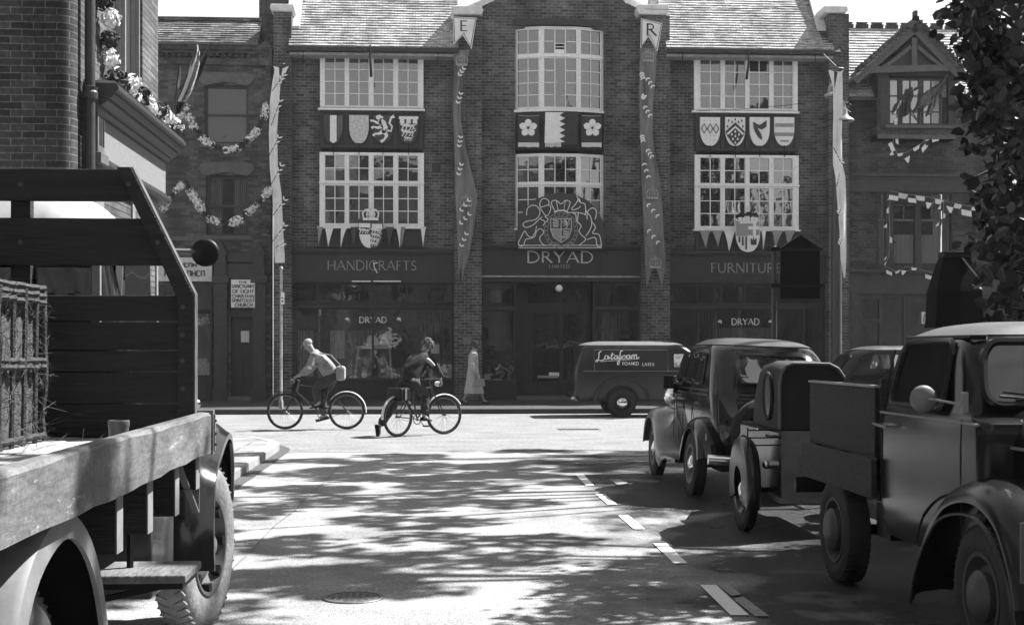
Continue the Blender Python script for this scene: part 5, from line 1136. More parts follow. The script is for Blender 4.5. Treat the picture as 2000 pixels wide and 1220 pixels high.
flagstring([(1742,374),(1736,410),(1738,450),(1736,500),(1728,520)], YW-.45, 6, 'string of flags falling down the left side of the curtained bay window', .18, seed=8)
flagstring([(1728,520),(1750,530),(1768,521),(1790,523),(1830,536)], YW-.5, 5, 'short string of flags along the ledge under the curtained bay window', .23, seed=9)
flagstring([(1744,262),(1745,285),(1752,300),(1770,298),(1800,280),(1810,268),(1832,262)], YW-.55, 9, 'loop of flags hanging below the dormer window', .25, seed=12)
flagstring([(1800,165),(1780,175),(1762,195),(1755,215),(1752,250)], YW-.6, 6, 'string of flags hanging down the left half of the dormer window', .24, seed=14)
flagstring([(1843,390),(1842,420),(1838,440)], YW-.5, 3, 'short drop of flags at the right side of the curtained bay window', .18, seed=15)
fp = thing('hanging_flags', 'cluster of drooping dark flags on poles across the dormer window', 'flags', P(1800, 250, YW-.8))
b = mb(); b.tube([P(1850,145,YW-.9), P(1838,175,YW-.8), P(1800,215,YW-.6), P(1790,245,YW-.5)], .02, 6); b.tube([P(1862,200,YW-.8), P(1840,240,YW-.6)], .015, 6); b.tube([P(1760,180,YW-.8), P(1800,250,YW-.5)], .015, 6); b.build('flag_pole', m_iron, fp)
for rows, mm_, sd_ in (([(148,1845,1852),(160,1838,1846),(175,1815,1842),(190,1800,1832),(205,1796,1815),(214,1788,1794)], M('flag_grey', .10, .9, 12, .6), 2), ([(170,1776,1782),(185,1770,1785),(205,1764,1778),(225,1764,1774)], m_cloth_d, 5), ([(185,1822,1832),(205,1818,1828),(225,1812,1816)], M('flag_grey2', .16, .9, 12, .6), 7)):
    drape(rows, YW-.7, mm_, 'flag', fp, .06, sub=3, nx=5, seed=sd_)
def petals(b, c, s, n, r, flat=.6):
    for i in range(n):
        d = Vector((r.gauss(0,1), r.gauss(0,1), r.gauss(0,1))).normalized(); p = Vector(c)+d*s*r.uniform(.35,.95)
        u = d.orthogonal().normalized(); v = d.cross(u); a = r.uniform(0, 6.28); u, v = u*math.cos(a)+v*math.sin(a), v*math.cos(a)-u*math.sin(a); w_ = s*r.uniform(.32,.6)
        vs = [p-u*w_*.3-v*w_*.1, p+v*w_*.45-u*w_*.5+d*w_*.25, p+u*w_*.1+v*w_*.8+d*w_*.1, p+v*w_*.45+u*w_*.55+d*w_*.3, p+u*w_*.3-v*w_*.1]
        b.add(vs, [(0,1,2,3,4)])
m_petw = M('paper_flowers_white', .75, .9, 12, .12); m_petd = M('paper_flowers_dark', .035, .9, 12, .4)
def garland(pts, Yg, n, lab, s=.15, seed=1, grp='paper flower garlands across the chapel front', ends=None):
    r = random.Random(seed); w3 = [Vector(P(*p, Yg)) for p in pts]
    q = []
    for k in range(len(w3)-1):
        p0, p1, p2, p3 = w3[max(k-1,0)], w3[k], w3[k+1], w3[min(k+2,len(w3)-1)]
        for j in range(5): u = j/5; q.append(.5*((2*p1)+(p2-p0)*u+(2*p0-5*p1+4*p2-p3)*u*u+(3*p1-p0-3*p2+p3)*u**3))
    q.append(w3[-1]); t = thing('flower_garland', lab, 'garland', tuple(q[len(q)//2]), 0, grp)
    mb().tube(q, .02, 5).build('cord', m_iron, t)
    L_ = [0]
    for i in range(len(q)-1): L_.append(L_[-1]+(q[i+1]-q[i]).length)
    for k in range(n):
        u = (k+.5)/n*L_[-1]; i = max(j for j in range(len(q)) if L_[j] <= u); i = min(i, len(q)-2); p = q[i].lerp(q[i+1], (u-L_[i])/max(1e-6, L_[i+1]-L_[i])); d = (q[i+1]-q[i]).normalized()
        b = mb(); ln = L_[-1]/n*.42
        for m_ in (-1,-.33,.33,1): petals(b, p+d*ln*m_, s*(.85 if k % 2 == 0 else .6)*r.uniform(.85,1.15), 36, r)
        b.build('flower_bunch', m_petw if k % 2 == 0 else m_petd, t)
    return t
garland([(346,236),(358,214),(364,205)], 36.3, 1, 'short end of garland at the corner by the flag poles', .15, 2)
garland([(368,226),(380,250),(402,276),(440,292),(470,284),(495,262),(512,236),(520,205)], 36.3, 9, 'upper loop of flower garland across the blind chapel window', .145, 3)
garland([(318,408),(335,385),(348,368),(362,358),(372,374),(382,392)], 36.3, 5, 'small peak of flower garland left of the lower chapel window', .145, 4)
garland([(384,394),(405,422),(430,434),(458,434),(485,414),(505,395),(528,370)], 36.3, 9, 'lower loop of flower garland across the curtained chapel window', .145, 5)
# ================================================================= NEAR CORNER BUILDING, left
BX = -3.6; BY0 = 14.1; BY1 = 18.75
cb_ = thing('corner_building', 'near brick corner shop with heavy moulded cornice and drainpipe behind the lorry', 'building', (-6, 15, 0))
# front wall facing us with a rounded brick corner
b = mb(); rr_ = .16; H_ = 9.0; pts = [(-14.0, BY0)]+[(BX-.12-rr_+rr_*math.sin(a*PI/16), BY0+rr_-rr_*math.cos(a*PI/16)) for a in range(9)]+[(BX-.12, BY0+.62), (BX-.32, BY0+.62)]
b.add([(x,y,0) for x,y in pts]+[(x,y,H_) for x,y in pts], [(i,i+1,i+1+len(pts),i+len(pts)) for i in range(len(pts)-1)]); b.build('front_wall', m_brick_near, cb_)
# side wall facing the road, its window and curved far corner
wy0, wy1, wz0, wz1 = BY0+1.72, BY0+3.35, 4.72, 8.2
b = mb(); XS = BX-.12
b.wall(BY0+.62, BY1-.35, 0, H_, XS, [(wy0, wy1, wz0, wz1)], .22, ax='X'); pts = [(XS-.35+.35*math.cos(a*PI/16), BY1-.35+.35*math.sin(a*PI/16)) for a in range(9)]+[(-14, BY1)]
b.add([(x,y,0) for x,y in pts]+[(x,y,H_) for x,y in pts], [(i,i+1,i+1+len(pts),i+len(pts)) for i in range(len(pts)-1)]); b.build('side_wall', m_brick_nearx, cb_)
mb().box(-13.9, XS-.1, BY0+.1, BY1-.1, H_-.3, H_).build('flat_roof', m_lintel, cb_)
m_wf = M('sash_paint', .22, .5, 8, .15)
ym = (wy0+wy1)/2; zt_ = wz0+1.9; bb = mb(); Xw = XS-.08
hl = [(wy0+.07, ym-.05, wz0+.07, zt_-.05), (ym+.05, wy1-.07, wz0+.07, zt_-.05), (wy0+.07, ym-.05, zt_+.04, wz1-.07), (ym+.05, wy1-.07, zt_+.04, wz1-.07)]
f = bb.wall(wy0, wy1, wz0, wz1, Xw, hl, .07, ax='X').build('sash_window', m_wf, cb_)
mb().add([(Xw-.06,wy0,wz0),(Xw-.06,wy1,wz0),(Xw-.06,wy1,wz1),(Xw-.06,wy0,wz1)], [(0,1,2,3)]).build('pane', glass('near_glass', .22, .05), f)
bb = mb()
for a, c in ((wy0, .0), (ym-.025, 0), (wy1-.05, 0)): bb.box(Xw+.001, Xw+.05, a, a+.05, wz0, wz1)
bb.box(Xw+.001, Xw+.07, wy0, wy1, zt_-.04, zt_+.03); bb.build('window_moulding', m_wf, f)
# shop cornice: profile carried along the side and round the corner
def carry(prof, m_, name, par=cb_, r0=.35, y0=BY0+.42, smooth=False):
    """prof: (outward, z) points, swept along the side wall and round the far corner"""
    path = [(0, y0, 1, 0), (0, BY1-r0, 1, 0)]
    for i in range(1, 13): a = i*PI/24; path.append((0, 0, math.cos(a), math.sin(a)))
    rings = []
    for i, (q0, y, cx, cy) in enumerate(path):
        if i < 2: rings.append([(XS+o, y, z) for o, z in prof])
        else: rings.append([(XS-r0+(r0+o)*cx, BY1-r0+(r0+o)*cy, z) for o, z in prof])
    rings.append([(-8, BY1+o, z) for o, z in prof])
    return mb().loft(rings).build(name, m_, par, fix=True)
m_corn = M('cornice_paint', .035, .45, 6, .3, bump=.1)
pf = [(-.05,4.36),(.34,4.36),(.37,4.33),(.37,4.29),(.34,4.27),(.33,4.24),(.30,4.21),(.27,4.205),(.26,4.17),(.20,4.13),(.17,4.125),(.16,4.10),(.11,4.07),(.10,4.04),(-.05,4.04)]
carry(pf, m_corn, 'cornice'); carry([(-.05,4.362),(.33,4.362),(.35,4.37),(.33,4.385),(-.05,4.40)], M('lead_flashing', .28, .7, 7, .3), 'cornice_lead')
carry([(-.05,3.62),(.10,3.62),(.10,4.039),(-.05,4.039)], M('fascia_stucco', .17, .85, 30, .2, bump=.2), 'fascia', y0=BY0+.62)
carry([(-.05,3.50),(.14,3.50),(.18,3.53),(.18,3.56),(.13,3.575),(.12,3.60),(.12,3.6195),(-.05,3.6195)], m_corn, 'lower_moulding', y0=BY0+.62)
# bracket at the near end
b = mb(); yb0 = BY0+.40
b.box(XS-.05, XS+.16, yb0, yb0+.30, 3.62, 4.2); b.box(XS-.05, XS+.20, yb0-.02, yb0+.32, 3.50, 3.62).box(XS-.05, XS+.12, yb0+.02, yb0+.28, 3.40, 3.50)
bk = b.build('cornice_bracket', M('bracket_paint', .10, .6, 7, .3), cb_, bev=.01)
b = mb()
for k in range(3): b.box(XS+.161, XS+.168, yb0+.06+k*.08, yb0+.085+k*.08, 3.70, 4.02)
b.build('bracket_groove', m_black, bk)
# shop windows below
f = mb().wall(BY0+.75, BY1-.4, .0, 3.5, XS+.02, [(BY0+1.25, BY0+2.7, .8, 3.4), (BY0+2.85, BY1-.5, .8, 3.4)], .08, ax='X').build('shop_window', m_wf, cb_)
mb().add([(XS-.03,BY0+.8,.8),(XS-.03,BY1-.4,.8),(XS-.03,BY1-.4,3.4),(XS-.03,BY0+.8,3.4)], [(0,1,2,3)]).build('pane', glass('shop_side_glass', .30, .12), f)
# drainpipe
b = mb(); xd = BX-.02; yd = BY0+.30
b.tube([(xd, yd, 0), (xd, yd, H_)], .055, 12); dp = b.build('drainpipe', m_corn, cb_, smooth=True)
for z in (4.15, 6.5, 2.0, 7.9): mb().lathe([(.06,z),(.082,z+.02),(.085,z+.08),(.075,z+.1),(.085,z+.14),(.06,z+.15)], (xd, yd, 0), n=16).box(xd-.12, xd+.02, yd-.05, yd+.05, z+.05, z+.09).build('pipe_collar', m_corn, dp)
# blossoms along the window edge and the cornice
t = thing('flower_garland', 'big black and white paper blossoms climbing the corner shop window and cornice', 'garland', (XS+.2, BY0+2, 4.4)); r = random.Random(21)
bl = []
for i in range(9): bl.append(((XS+.10+.03*math.sin(i*2), BY0+.66+.11*i*.9, 5.95-.19*i), i % 2, .125))
for i in range(14): bl.append(((XS+.20+.05*math.sin(i*1.7), BY0+1.25+i*.245, 4.47+.10*abs(math.sin(i*1.3))), (i+1) % 2, .135))
for c_, k_, s in bl:
    b = mb(); petals(b, c_, s, 70, r); petals(b, Vector(c_)+Vector((0,.05,.03)), s*.8, 30, r); b.build('blossom', m_petd if k_ else m_petw, t)
# flag poles bundle at the corner
t = thing('corner_flags', 'bundle of furled striped flags on slanting poles at the corner of the cornice', 'flags', (XS-.1, BY1-.1, 4.3))
Yf_ = BY1+.05
for (a, c, rad) in (((345,205),(414,84),.018),((343,215),(386,88),.016),((342,200),(350,128),.016),((340,190),(385,125),.012)):
    mb().tube([P(*a, Yf_), P(*c, Yf_-.1)], rad, 8).build('flag_pole', m_iron, t)
drape([(88,384,387),(105,381,388),(125,372,386),(150,366,382),(175,357,370),(198,347,358)], Yf_-.12, m_cloth_w, 'flag', t, .03, sub=3, nx=5)
drape([(95,404,410),(115,392,404),(140,378,396),(170,362,380),(205,342,362),(222,340,352)], Yf_-.05, m_cloth_d, 'flag', t, .04, sub=3, nx=5, seed=3)
drape([(100,386,390),(125,382,390),(150,374,384),(180,362,374),(200,352,362)], Yf_-.18, M('flag_mid', .25, .9, 25, .8), 'flag', t, .03, sub=3, nx=4, seed=5)
drape([(128,347,352),(150,346,352),(180,342,350),(205,338,350)], Yf_-.1, m_cloth_g, 'flag', t, .02, sub=3, nx=4, seed=6)

# ================================================================= VEHICLES
def rr_ring(z, hx, y0, y1, r, n=6, cx=0):
    pts = []; r = min(r, hx*.98, (y1-y0)/2*.98)
    for (x, y, a0) in ((hx-r, y1-r, 0), (-hx+r, y1-r, 90), (-hx+r, y0+r, 180), (hx-r, y0+r, 270)):
        for i in range(n+1): a = math.radians(a0+90*i/n); pts.append((cx+x+r*math.cos(a), y+r*math.sin(a), z))
    return pts
def cr(vals, u):
    n = len(vals)-1; i = min(int(u*n), n-1); t = u*n-i; g = lambda k: Vector(vals[max(0, min(n, k))]); p0, p1, p2, p3 = g(i-1), g(i), g(i+1), g(i+2)
    return .5*((2*p1)+(p2-p0)*t+(2*p0-5*p1+4*p2-p3)*t*t+(3*p1-p0-3*p2+p3)*t**3)
def vvec(v):  # tuples of any length -> simple list vector with arithmetic
    return v
class NV(tuple):
    def __add__(s, o): return NV(a+b for a, b in zip(s, o))
    def __sub__(s, o): return NV(a-b for a, b in zip(s, o))
    def __mul__(s, k): return NV(a*k for a in s)
    __rmul__ = __mul__
def crn(vals, u):
    n = len(vals)-1; i = min(int(u*n), n-1); t = u*n-i; g = lambda k: NV(vals[max(0, min(n, k))]); p0, p1, p2, p3 = g(i-1), g(i), g(i+1), g(i+2)
    return .5*((2*p1)+(p2-p0)*t+(2*p0-5*p1+4*p2-p3)*t*t+(3*p1-p0-3*p2+p3)*(t*t*t))
def loft_z(b, secs, sub=3, n=6):
    N = (len(secs)-1)*sub; rings = [rr_ring(*crn(secs, i/N), n=n) for i in range(N+1)]; return b.loft(rings)
def side_x(secs, z):
    for a, c in zip(secs, secs[1:]):
        if a[0] <= z <= c[0]: u = (z-a[0])/(c[0]-a[0]); return a[1]*(1-u)+c[1]*u
    return secs[-1][1]
def rpoly(y0, y1, z0, z1, r, n=4, skew=0, tl=0, tr=0):
    """rounded window outline; tl/tr pull in the upper corners"""
    pts = []
    for (y, z, a0) in ((y1-r, z1-r, 0), (y0+r, z1-r, 90), (y0+r, z0+r, 180), (y1-r, z0+r, 270)):
        for i in range(n+1): a = math.radians(a0+90*i/n); pts.append([y+r*math.cos(a), z+r*math.sin(a)])
    for p in pts:
        u = (p[1]-z0)/(z1-z0); v = (p[0]-y0)/(y1-y0); p[0] += u*(tl*(1-v)-tr*v)
    return [tuple(p) for p in pts]
def arch_pts(path, sub=4): N = (len(path)-1)*sub; return [crn(path, i/N) for i in range(N+1)]
def fender(b, path, xin, xout, cen, lip=.10, crown=.06, sub=4, taper=None):
    """wing swept over a wheel. path=(y,z) crown line, cen=(y,z) wheel centre, xin->xout across (xout is the open side)"""
    q = arch_pts(path, sub); sg = 1 if xout > xin else -1; W = abs(xout-xin); rings = []
    for i, p in enumerate(q):
        a = q[max(i-1, 0)]; c = q[min(i+1, len(q)-1)]; ty, tz = c[0]-a[0], c[1]-a[1]; L_ = math.hypot(ty, tz) or 1; ny, nz = -tz/L_, ty/L_
        if ny*(cen[0]-p[0])+nz*(cen[1]-p[1]) < 0: ny, nz = -ny, -nz
        pr = [(0, crown*1.3), (.25, crown*.4), (.5, 0), (.72, .008), (.86, .03), (.95, .065), (1.0, lip*.9), (1.0, lip+.02), (.965, lip+.02), (.93, .075), (.8, .045), (.5, .02), (0, crown*1.3+.02)]
        tf = 1 if taper is None else taper(i/(len(q)-1)); rings.append([(xin+sg*W*tf*u, p[0]+ny*d, p[1]+nz*d) for u, d in pr])
    return b.loft(rings)
m_tyre = M('tyre_rubber', .018, .75, 12, .35, bump=.3); m_tyre_d = M('dusty_tyre', .028, .85, 9, .4, bump=.3)
m_chrome = M('chrome', .75, .12, 10, .05, metal=1.0)
def wheel(par, c, R_, w_, side=1, steer=0, disc=None, hub=None, mt=m_tyre, rimf=.62, tread=True, hubr=.34, name='wheel', bolts=0, hubout=0.0):
    """side=+1: outer face looks to local +x"""
    mt3 = Matrix.Rotation(steer, 3, 'Z'); e = bpy.data.objects.new(name, None); C.objects.link(e); e.parent = par; e.location = c; e.rotation_euler = (0,0,steer); e.empty_display_size = .1
    s = side; h = w_/2; b = mb(); rf = R_*rimf
    prof = [(rf, -h*.8), (rf+.02, -h), (R_*.86, -h), (R_*.96, -h*.86), (R_-.002, -h*.6), (R_, 0), (R_-.002, h*.6), (R_*.96, h*.86), (R_*.86, h), (R_*.78, h*1.02), (rf+.03, h*.96), (rf, h*.8)]
    b.lathe([(r, s*x) for r, x in prof], (0,0,0), 'X', 40)
    if tread:
        n = 48
        for k in range(n):
            a = 2*PI*k/n
            for s2, off in ((-1, 0), (1, PI/n)):
                q = Matrix.Rotation(a+off, 3, 'X'); b.obox(q@Vector((s2*h*.52, 0, R_-.003)), (h*.30, R_*.040, .0055), q@Matrix.Rotation(s2*.5, 3, 'Z'))
    b.build('tyre', mt, e, world=False, smooth=True)
    disc = disc or m_black; b = mb()
    pr = [(rf+.004, h*.86), (rf, h*.95), (rf-.018, h*.92), (rf-.03, h*.5), (rf*.78, h*.22), (rf*.62, h*.5), (rf*.5, h*.58), (rf*.42, h*.5), (0, h*.5)]
    b.lathe([(r, s*x) for r, x in pr], (0,0,0), 'X', 40); b.lathe([(rf, -s*h*.9), (rf-.02, -s*h*.5), (0, -s*h*.2)], (0,0,0), 'X', 24)
    b.build('rim', disc, e, world=False, smooth=True)
    if hub:
        b = mb(); hr = R_*hubr; b.lathe([(hr, s*h*.55), (hr*1.03, s*(h*.7+hubout)), (hr*.9, s*(h*.95+hubout)), (hr*.5, s*(h*1.15+hubout)), (0, s*(h*1.22+hubout))], (0,0,0), 'X', 28); b.build('hubcap', hub, e, world=False, smooth=True)
    if bolts:
        for k in range(bolts):
            a = 2*PI*k/bolts; mb().obox((s*h*.66, R_*.52*math.cos(a), R_*.52*math.sin(a)), (.022, .026, .024), Matrix.Rotation(a, 3, 'X')).build('wheel_clamp', m_black, e, world=False)
    return e
def L_(mb_, name, m_, par, **k): return mb_.build(name, m_, par, world=False, **k)
def outline(b, pts, f3, r): b.tube([f3(*p) for p in pts]+[f3(*pts[0])], r, 6, False)
def panelwin(par, pts, f, name, mg, mr, rim=.014, off=.012, flat=True):
    """glass panel following a surface, f(u,v)->(point, outward)"""
    P_ = [f(*p) for p in pts]; b = mb(); c = Vector((0,0,0))
    if flat:   # plane through the outline (rolled glass is flat)
        cm = sum((Vector(p) for p, n in P_), Vector())/len(P_); nm = Vector(); k0 = len(P_)
        for i in range(k0): nm += (Vector(P_[i][0])-cm).cross(Vector(P_[(i+1) % k0][0])-cm)
        nm.normalize(); nm = nm if nm.dot(Vector(P_[0][1])) > 0 else -nm; dv = max((Vector(p)-cm).dot(nm) for p, n in P_)
        P_ = [(tuple(Vector(p)-nm*((Vector(p)-cm).dot(nm)-dv*.6)), tuple(nm)) for p, n in P_]
    for p, n in P_: c += Vector(p)+Vector(n)*off
    c /= len(P_); vs = [Vector(p)+Vector(n)*off for p, n in P_]; back = [Vector(p)-Vector(n)*.03 for p, n in P_]; k = len(vs)
    b.add(vs+[c], [(i, (i+1) % k, k) for i in range(k)]); b.add(vs+back, [(i, k+i, k+(i+1) % k, (i+1) % k) for i in range(k)])
    o = L_(b, name, mg, par, fix=True); r_ = mb(); r_.tube([v for v in vs]+[vs[0]], rim, 6, False); L_(r_, 'window_rim', mr, o, smooth=True); return o
m_carblk = M('black_coachwork', .006, .10, 3, .3, spec=.65); m_carblk2 = M('faded_coachwork', .010, .16, 4, .35, spec=.4)
m_vglass = glass('vehicle_glass', .35, .02, wav=.02); m_vglass_d = glass('dark_vehicle_glass', .12, .01)
# ---------------------------------------------------------------- saloon seen from behind
def saloon(name, label, loc, rz, m_body, tilt=0.0, group=None, rear=True):
    t = thing(name, label, 'car', loc, rz, group); t.rotation_euler = (0, tilt, rz)
    secs = [(.40,.56,-1.50,.60,.16),(.55,.60,-1.62,.64,.18),(.80,.63,-1.66,.66,.22),(1.00,.64,-1.60,.66,.24),(1.12,.63,-1.52,.63,.25),(1.30,.60,-1.38,.50,.26),(1.46,.565,-1.24,.38,.28),(1.55,.52,-1.10,.28,.30),(1.605,.42,-.92,.15,.30),(1.63,.26,-.66,-.05,.24)]
    body = L_(loft_z(mb(), secs), 'body', m_body, t, smooth=True)
    L_(loft_z(mb(), [(a+.004, b_+.004, c-.004, d+.004, e) for a, b_, c, d, e in secs if a >= 1.54]), 'roof', M('sheen_black_roof', .055, .4, 6, .3, bump=.03), t, smooth=True)  # roof shell coloured paler for the sheen on its top
    # bonnet
    rings = []
    for (y, hw_, z0, z1, rr) in ((.60,.46,.45,1.08,.16),(1.0,.40,.45,1.06,.17),(1.4,.33,.48,1.02,.17),(1.72,.27,.50,.98,.15),(1.78,.24,.52,.94,.12)):
        ring = []
        for (x, z, a0) in ((hw_-rr, z1-rr, 0), (-hw_+rr, z1-rr, 90)):
            for i in range(6): a = math.radians(a0+90*i/5); ring.append((x+rr*math.cos(a), y, z+rr*math.sin(a)))
        ring += [(-hw_*.98, y, z0), (hw_*.98, y, z0)]; rings.append(ring)
    L_(mb().loft(rings), 'bonnet', m_body, t, smooth=True)
    L_(mb().prism([(-.22,.52),(.22,.52),(.25,.8),(.2,.95),(-.2,.95),(-.25,.8)], 1.785, 1.82), 'radiator_grille', m_chrome, t)
    for s in (-1, 1):
        fr = L_(fender(mb(), [(-1.66,.44),(-1.60,.58),(-1.45,.72),(-1.22,.80),(-.98,.80),(-.76,.70),(-.6,.52),(-.5,.34)], s*.50, s*.78, (-1.05,.33), lip=.10), 'rear_wing', m_body, t, smooth=True)
        ff = L_(fender(mb(), [(.42,.30),(.62,.38),(.80,.60),(1.0,.76),(1.22,.82),(1.45,.80),(1.65,.68),(1.76,.48),(1.78,.38)], s*.34, s*.80, (1.2,.33), lip=.12, crown=.04), 'front_wing', M('lit_coachwork', .22, .25, 4, .3, coat=.5), t, smooth=True)  # front wings take a paler colour for the sunlight on them
        L_(mb().box(s*.56 if s > 0 else -.80, .80 if s > 0 else -.56, -.5, .45, .29, .325), 'running_board', m_body, t)
        wheel(t, (s*.69, -1.05, .325), .325, .13, s, disc=M('wheel_disc', .12, .4), hub=m_chrome, hubr=.28); wheel(t, (s*.69, 1.2, .325), .325, .13, s, disc=M('wheel_disc', .12, .4), hub=m_chrome, hubr=.28)
        h = mb(); h.lathe([(0,-.13),(.05,-.12),(.105,-.04),(.115,.05),(.115,.07)], (s*.47, 1.45, .94), 'Y', 20); hl_ = L_(h, 'headlight', m_chrome, t, smooth=True)
        L_(mb().lathe([(.112,.068),(.08,.09),(0,.10)], (s*.47, 1.45, .94), 'Y', 20), 'lens', m_vglass, hl_, smooth=True)
        # side windows
        def fs(y, z, s=s): x = side_x(secs, z); return ((s*x, y, z), (s, 0, .2))
        for (a, c, tl, tr) in ((-.98,-.52,.10,0),(-.46,-.02,0,0),(.04,.46,0,.16)):
            panelwin(t, rpoly(a, c, 1.15, 1.46, .05, 4, tl=tl, tr=tr), fs, 'side_window', m_vglass, m_body)
        # belt mouldings, door lines and handle
        bl_ = mb()
        for zb in (1.085, 1.04): bl_.tube([(s*(side_x(secs, zb)+.003), y/10, zb) for y in range(-13, 6)], .010, 5)
        L_(bl_, 'belt_moulding', m_body, t)
        dl = mb()
        for y in (-.02, .50, -.5): dl.box(s*(side_x(secs, .9)+.004)-.003, s*(side_x(secs, .9)+.004)+.003, y-.006, y+.006, .5, 1.02)
        L_(dl, 'door_gap', m_tyre, t)
        L_(mb().tube([(s*.64,.40,.95),(s*.68,.40,.95),(s*.68,.30,.95)], .012, 6), 'door_handle', m_chrome, t)
    # wing mirror and tail things
    def fr_(x, z):
        for a, c in zip(secs, secs[1:]):
            if a[0] <= z <= c[0]: u = (z-a[0])/(c[0]-a[0]); return ((x, a[2]*(1-u)+c[2]*u, z), (0, -1, .35))
    panelwin(t, rpoly(-.36, .36, 1.16, 1.44, .08, 4), fr_, 'rear_window', m_vglass, m_body, .016)
    def ff_(x, z):
        for a, c in zip(secs, secs[1:]):
            if a[0] <= z <= c[0]: u = (z-a[0])/(c[0]-a[0]); return ((x, a[3]*(1-u)+c[3]*u, z), (0, 1, .35))
    panelwin(t, rpoly(-.42, .42, 1.16, 1.44, .08, 4), ff_, 'windscreen', m_vglass, m_body, .016)
    bl_ = mb(); 
    for zb in (1.085, 1.04): bl_.tube([(x/10, fr_(x/10, zb)[0][1]-.004+.0*x, zb) for x in range(-4, 5)], .010, 5)
    L_(bl_, 'rear_moulding', m_body, t)
    # boot valance, spare wheel, bumpers, rack
    sp2 = mb(); sp2.lathe([(.20,-.10),(.22,-.14),(.29,-.15),(.335,-.11),(.34,-.05),(.33,0),(.2,.0)], (-.15, -1.64, .70), 'Y', 32); so_ = L_(sp2, 'spare_wheel', m_tyre, t, smooth=True)
    L_(mb().lathe([(.205,-.08),(.19,-.11),(.10,-.09),(.06,-.13),(0,-.135)], (-.15, -1.64, .70), 'Y', 24), 'spare_rim', m_body, so_, smooth=True)
    for y, sg in ((-1.98, -1), (1.98, 1)):
        bb_ = mb(); bb_.loft([[(x, y+sg*(-.10*(x/.74)**2)+dy, z) for dy, z in ((0,.385),(sg*.035,.40),(sg*.045,.435),(sg*.035,.47),(0,.485),(-sg*.015,.435))] for x in [i*.74/6 for i in range(-6, 7)]])
        bu = L_(bb_, 'bumper', m_chrome, t, smooth=True)
        for s in (-1, 1):
            L_(mb().loft([[(s*.36+.028*math.cos(a*PI/4)*k, y+sg*.055+.028*math.sin(a*PI/4)*k, z) for a in range(8)] for z, k in ((.33,.3),(.36,.9),(.44,1.1),(.52,.9),(.56,.3))]), 'overrider', m_chrome, bu, smooth=True)
            L_(mb().bar((s*.42, y, .43), (s*.42, y-sg*.35, .42), .03, .02), 'bumper_bracket', m_black, bu)
    rk = mb()
    for z in (.66, .60): rk.tube([(-.55,-1.86,z),(.1,-1.9,z),(.5,-1.86,z)], .008, 5)
    rk.tube([(-.52,-1.86,.44),(-.52,-1.86,.68)], .008, 5).tube([(-.3,-1.88,.44),(-.3,-1.88,.66)], .008, 5); L_(rk, 'luggage_rack', m_black, t)
    L_(mb().box(-.55, .55, -1.60, -1.2, .30, .46).tube([(-.6,-1.05,.325),(.6,-1.05,.325)], .03, 8).lathe([(0,-.1),(.08,-.08),(.09,0),(.08,.08),(0,.1)], (0,-1.05,.325), 'X', 12), 'axle', m_black, t)
    for s in (-1, 1):
        lp = mb(); lp.tube([(s*.66,-1.50,.62),(s*.70,-1.56,.66),(s*.70,-1.58,.60)], .010, 5); L_(lp, 'lamp_bracket', m_chrome, t)
    L_(mb().box(-.665, -.62, .47, .50, 1.0, 1.12).box(-.78, -.66, .475, .495, 1.05, 1.20), 'wing_mirror', m_black, t, bev=.008)
    return t
saloon('parked_saloon', 'black upright saloon with chrome bumper and spare wheel, parked facing the shops', (3.37, 14.50, -.015), 0, m_carblk, math.radians(2.2))
saloon('passing_saloon', 'dark saloon passing along the main road beyond the sidecar and pickup bed', (10.0, 27.6, -.05), -PI/2, m_carblk2)
# ---------------------------------------------------------------- delivery van, side on
v = thing('delivery_van', 'dark delivery van with white script lettering on its side, parked across the road', 'van', (5.17, 30.12, 0), -PI/2)
mv = M('van_paint', .020, .22, 3, .25, spec=.4); mvr = M('van_roof', .12, .5, 4, .15)
secs = [(.36,.68,-1.90,1.0,.10),(.50,.72,-1.98,1.05,.12),(.90,.74,-1.99,1.05,.14),(1.10,.735,-1.97,1.0,.15),(1.35,.715,-1.90,.80,.16),(1.52,.69,-1.84,.62,.2),(1.60,.64,-1.78,.5,.24),(1.655,.54,-1.66,.35,.28),(1.685,.36,-1.40,.1,.3)]
L_(loft_z(mb(), secs), 'body', mv, v, smooth=True)
L_(loft_z(mb(), [(a+.006, b_+.006, c-.006, d+.006, e) for a, b_, c, d, e in secs if a >= 1.6], 2), 'roof', mvr, v, smooth=True)
rings = []
for (y, hw_, z0, z1, rr) in ((.9,.66,.38,1.05,.2),(1.3,.60,.38,1.02,.22),(1.7,.5,.4,.95,.22),(1.93,.40,.42,.86,.2),(1.98,.34,.45,.8,.16)):
    ring = []
    for (x, z, a0) in ((hw_-rr, z1-rr, 0), (-hw_+rr, z1-rr, 90)):
        for i in range(6): a = math.radians(a0+90*i/5); ring.append((x+rr*math.cos(a), y, z+rr*math.sin(a)))
    rings.append(ring+[(-hw_*.98, y, z0), (hw_*.98, y, z0)])
L_(mb().loft(rings), 'bonnet', mv, v, smooth=True)
L_(mb().prism([(-.25,.5),(.25,.5),(.25,.78),(-.25,.78)], 1.985, 2.0), 'radiator_grille', m_chrome, v)
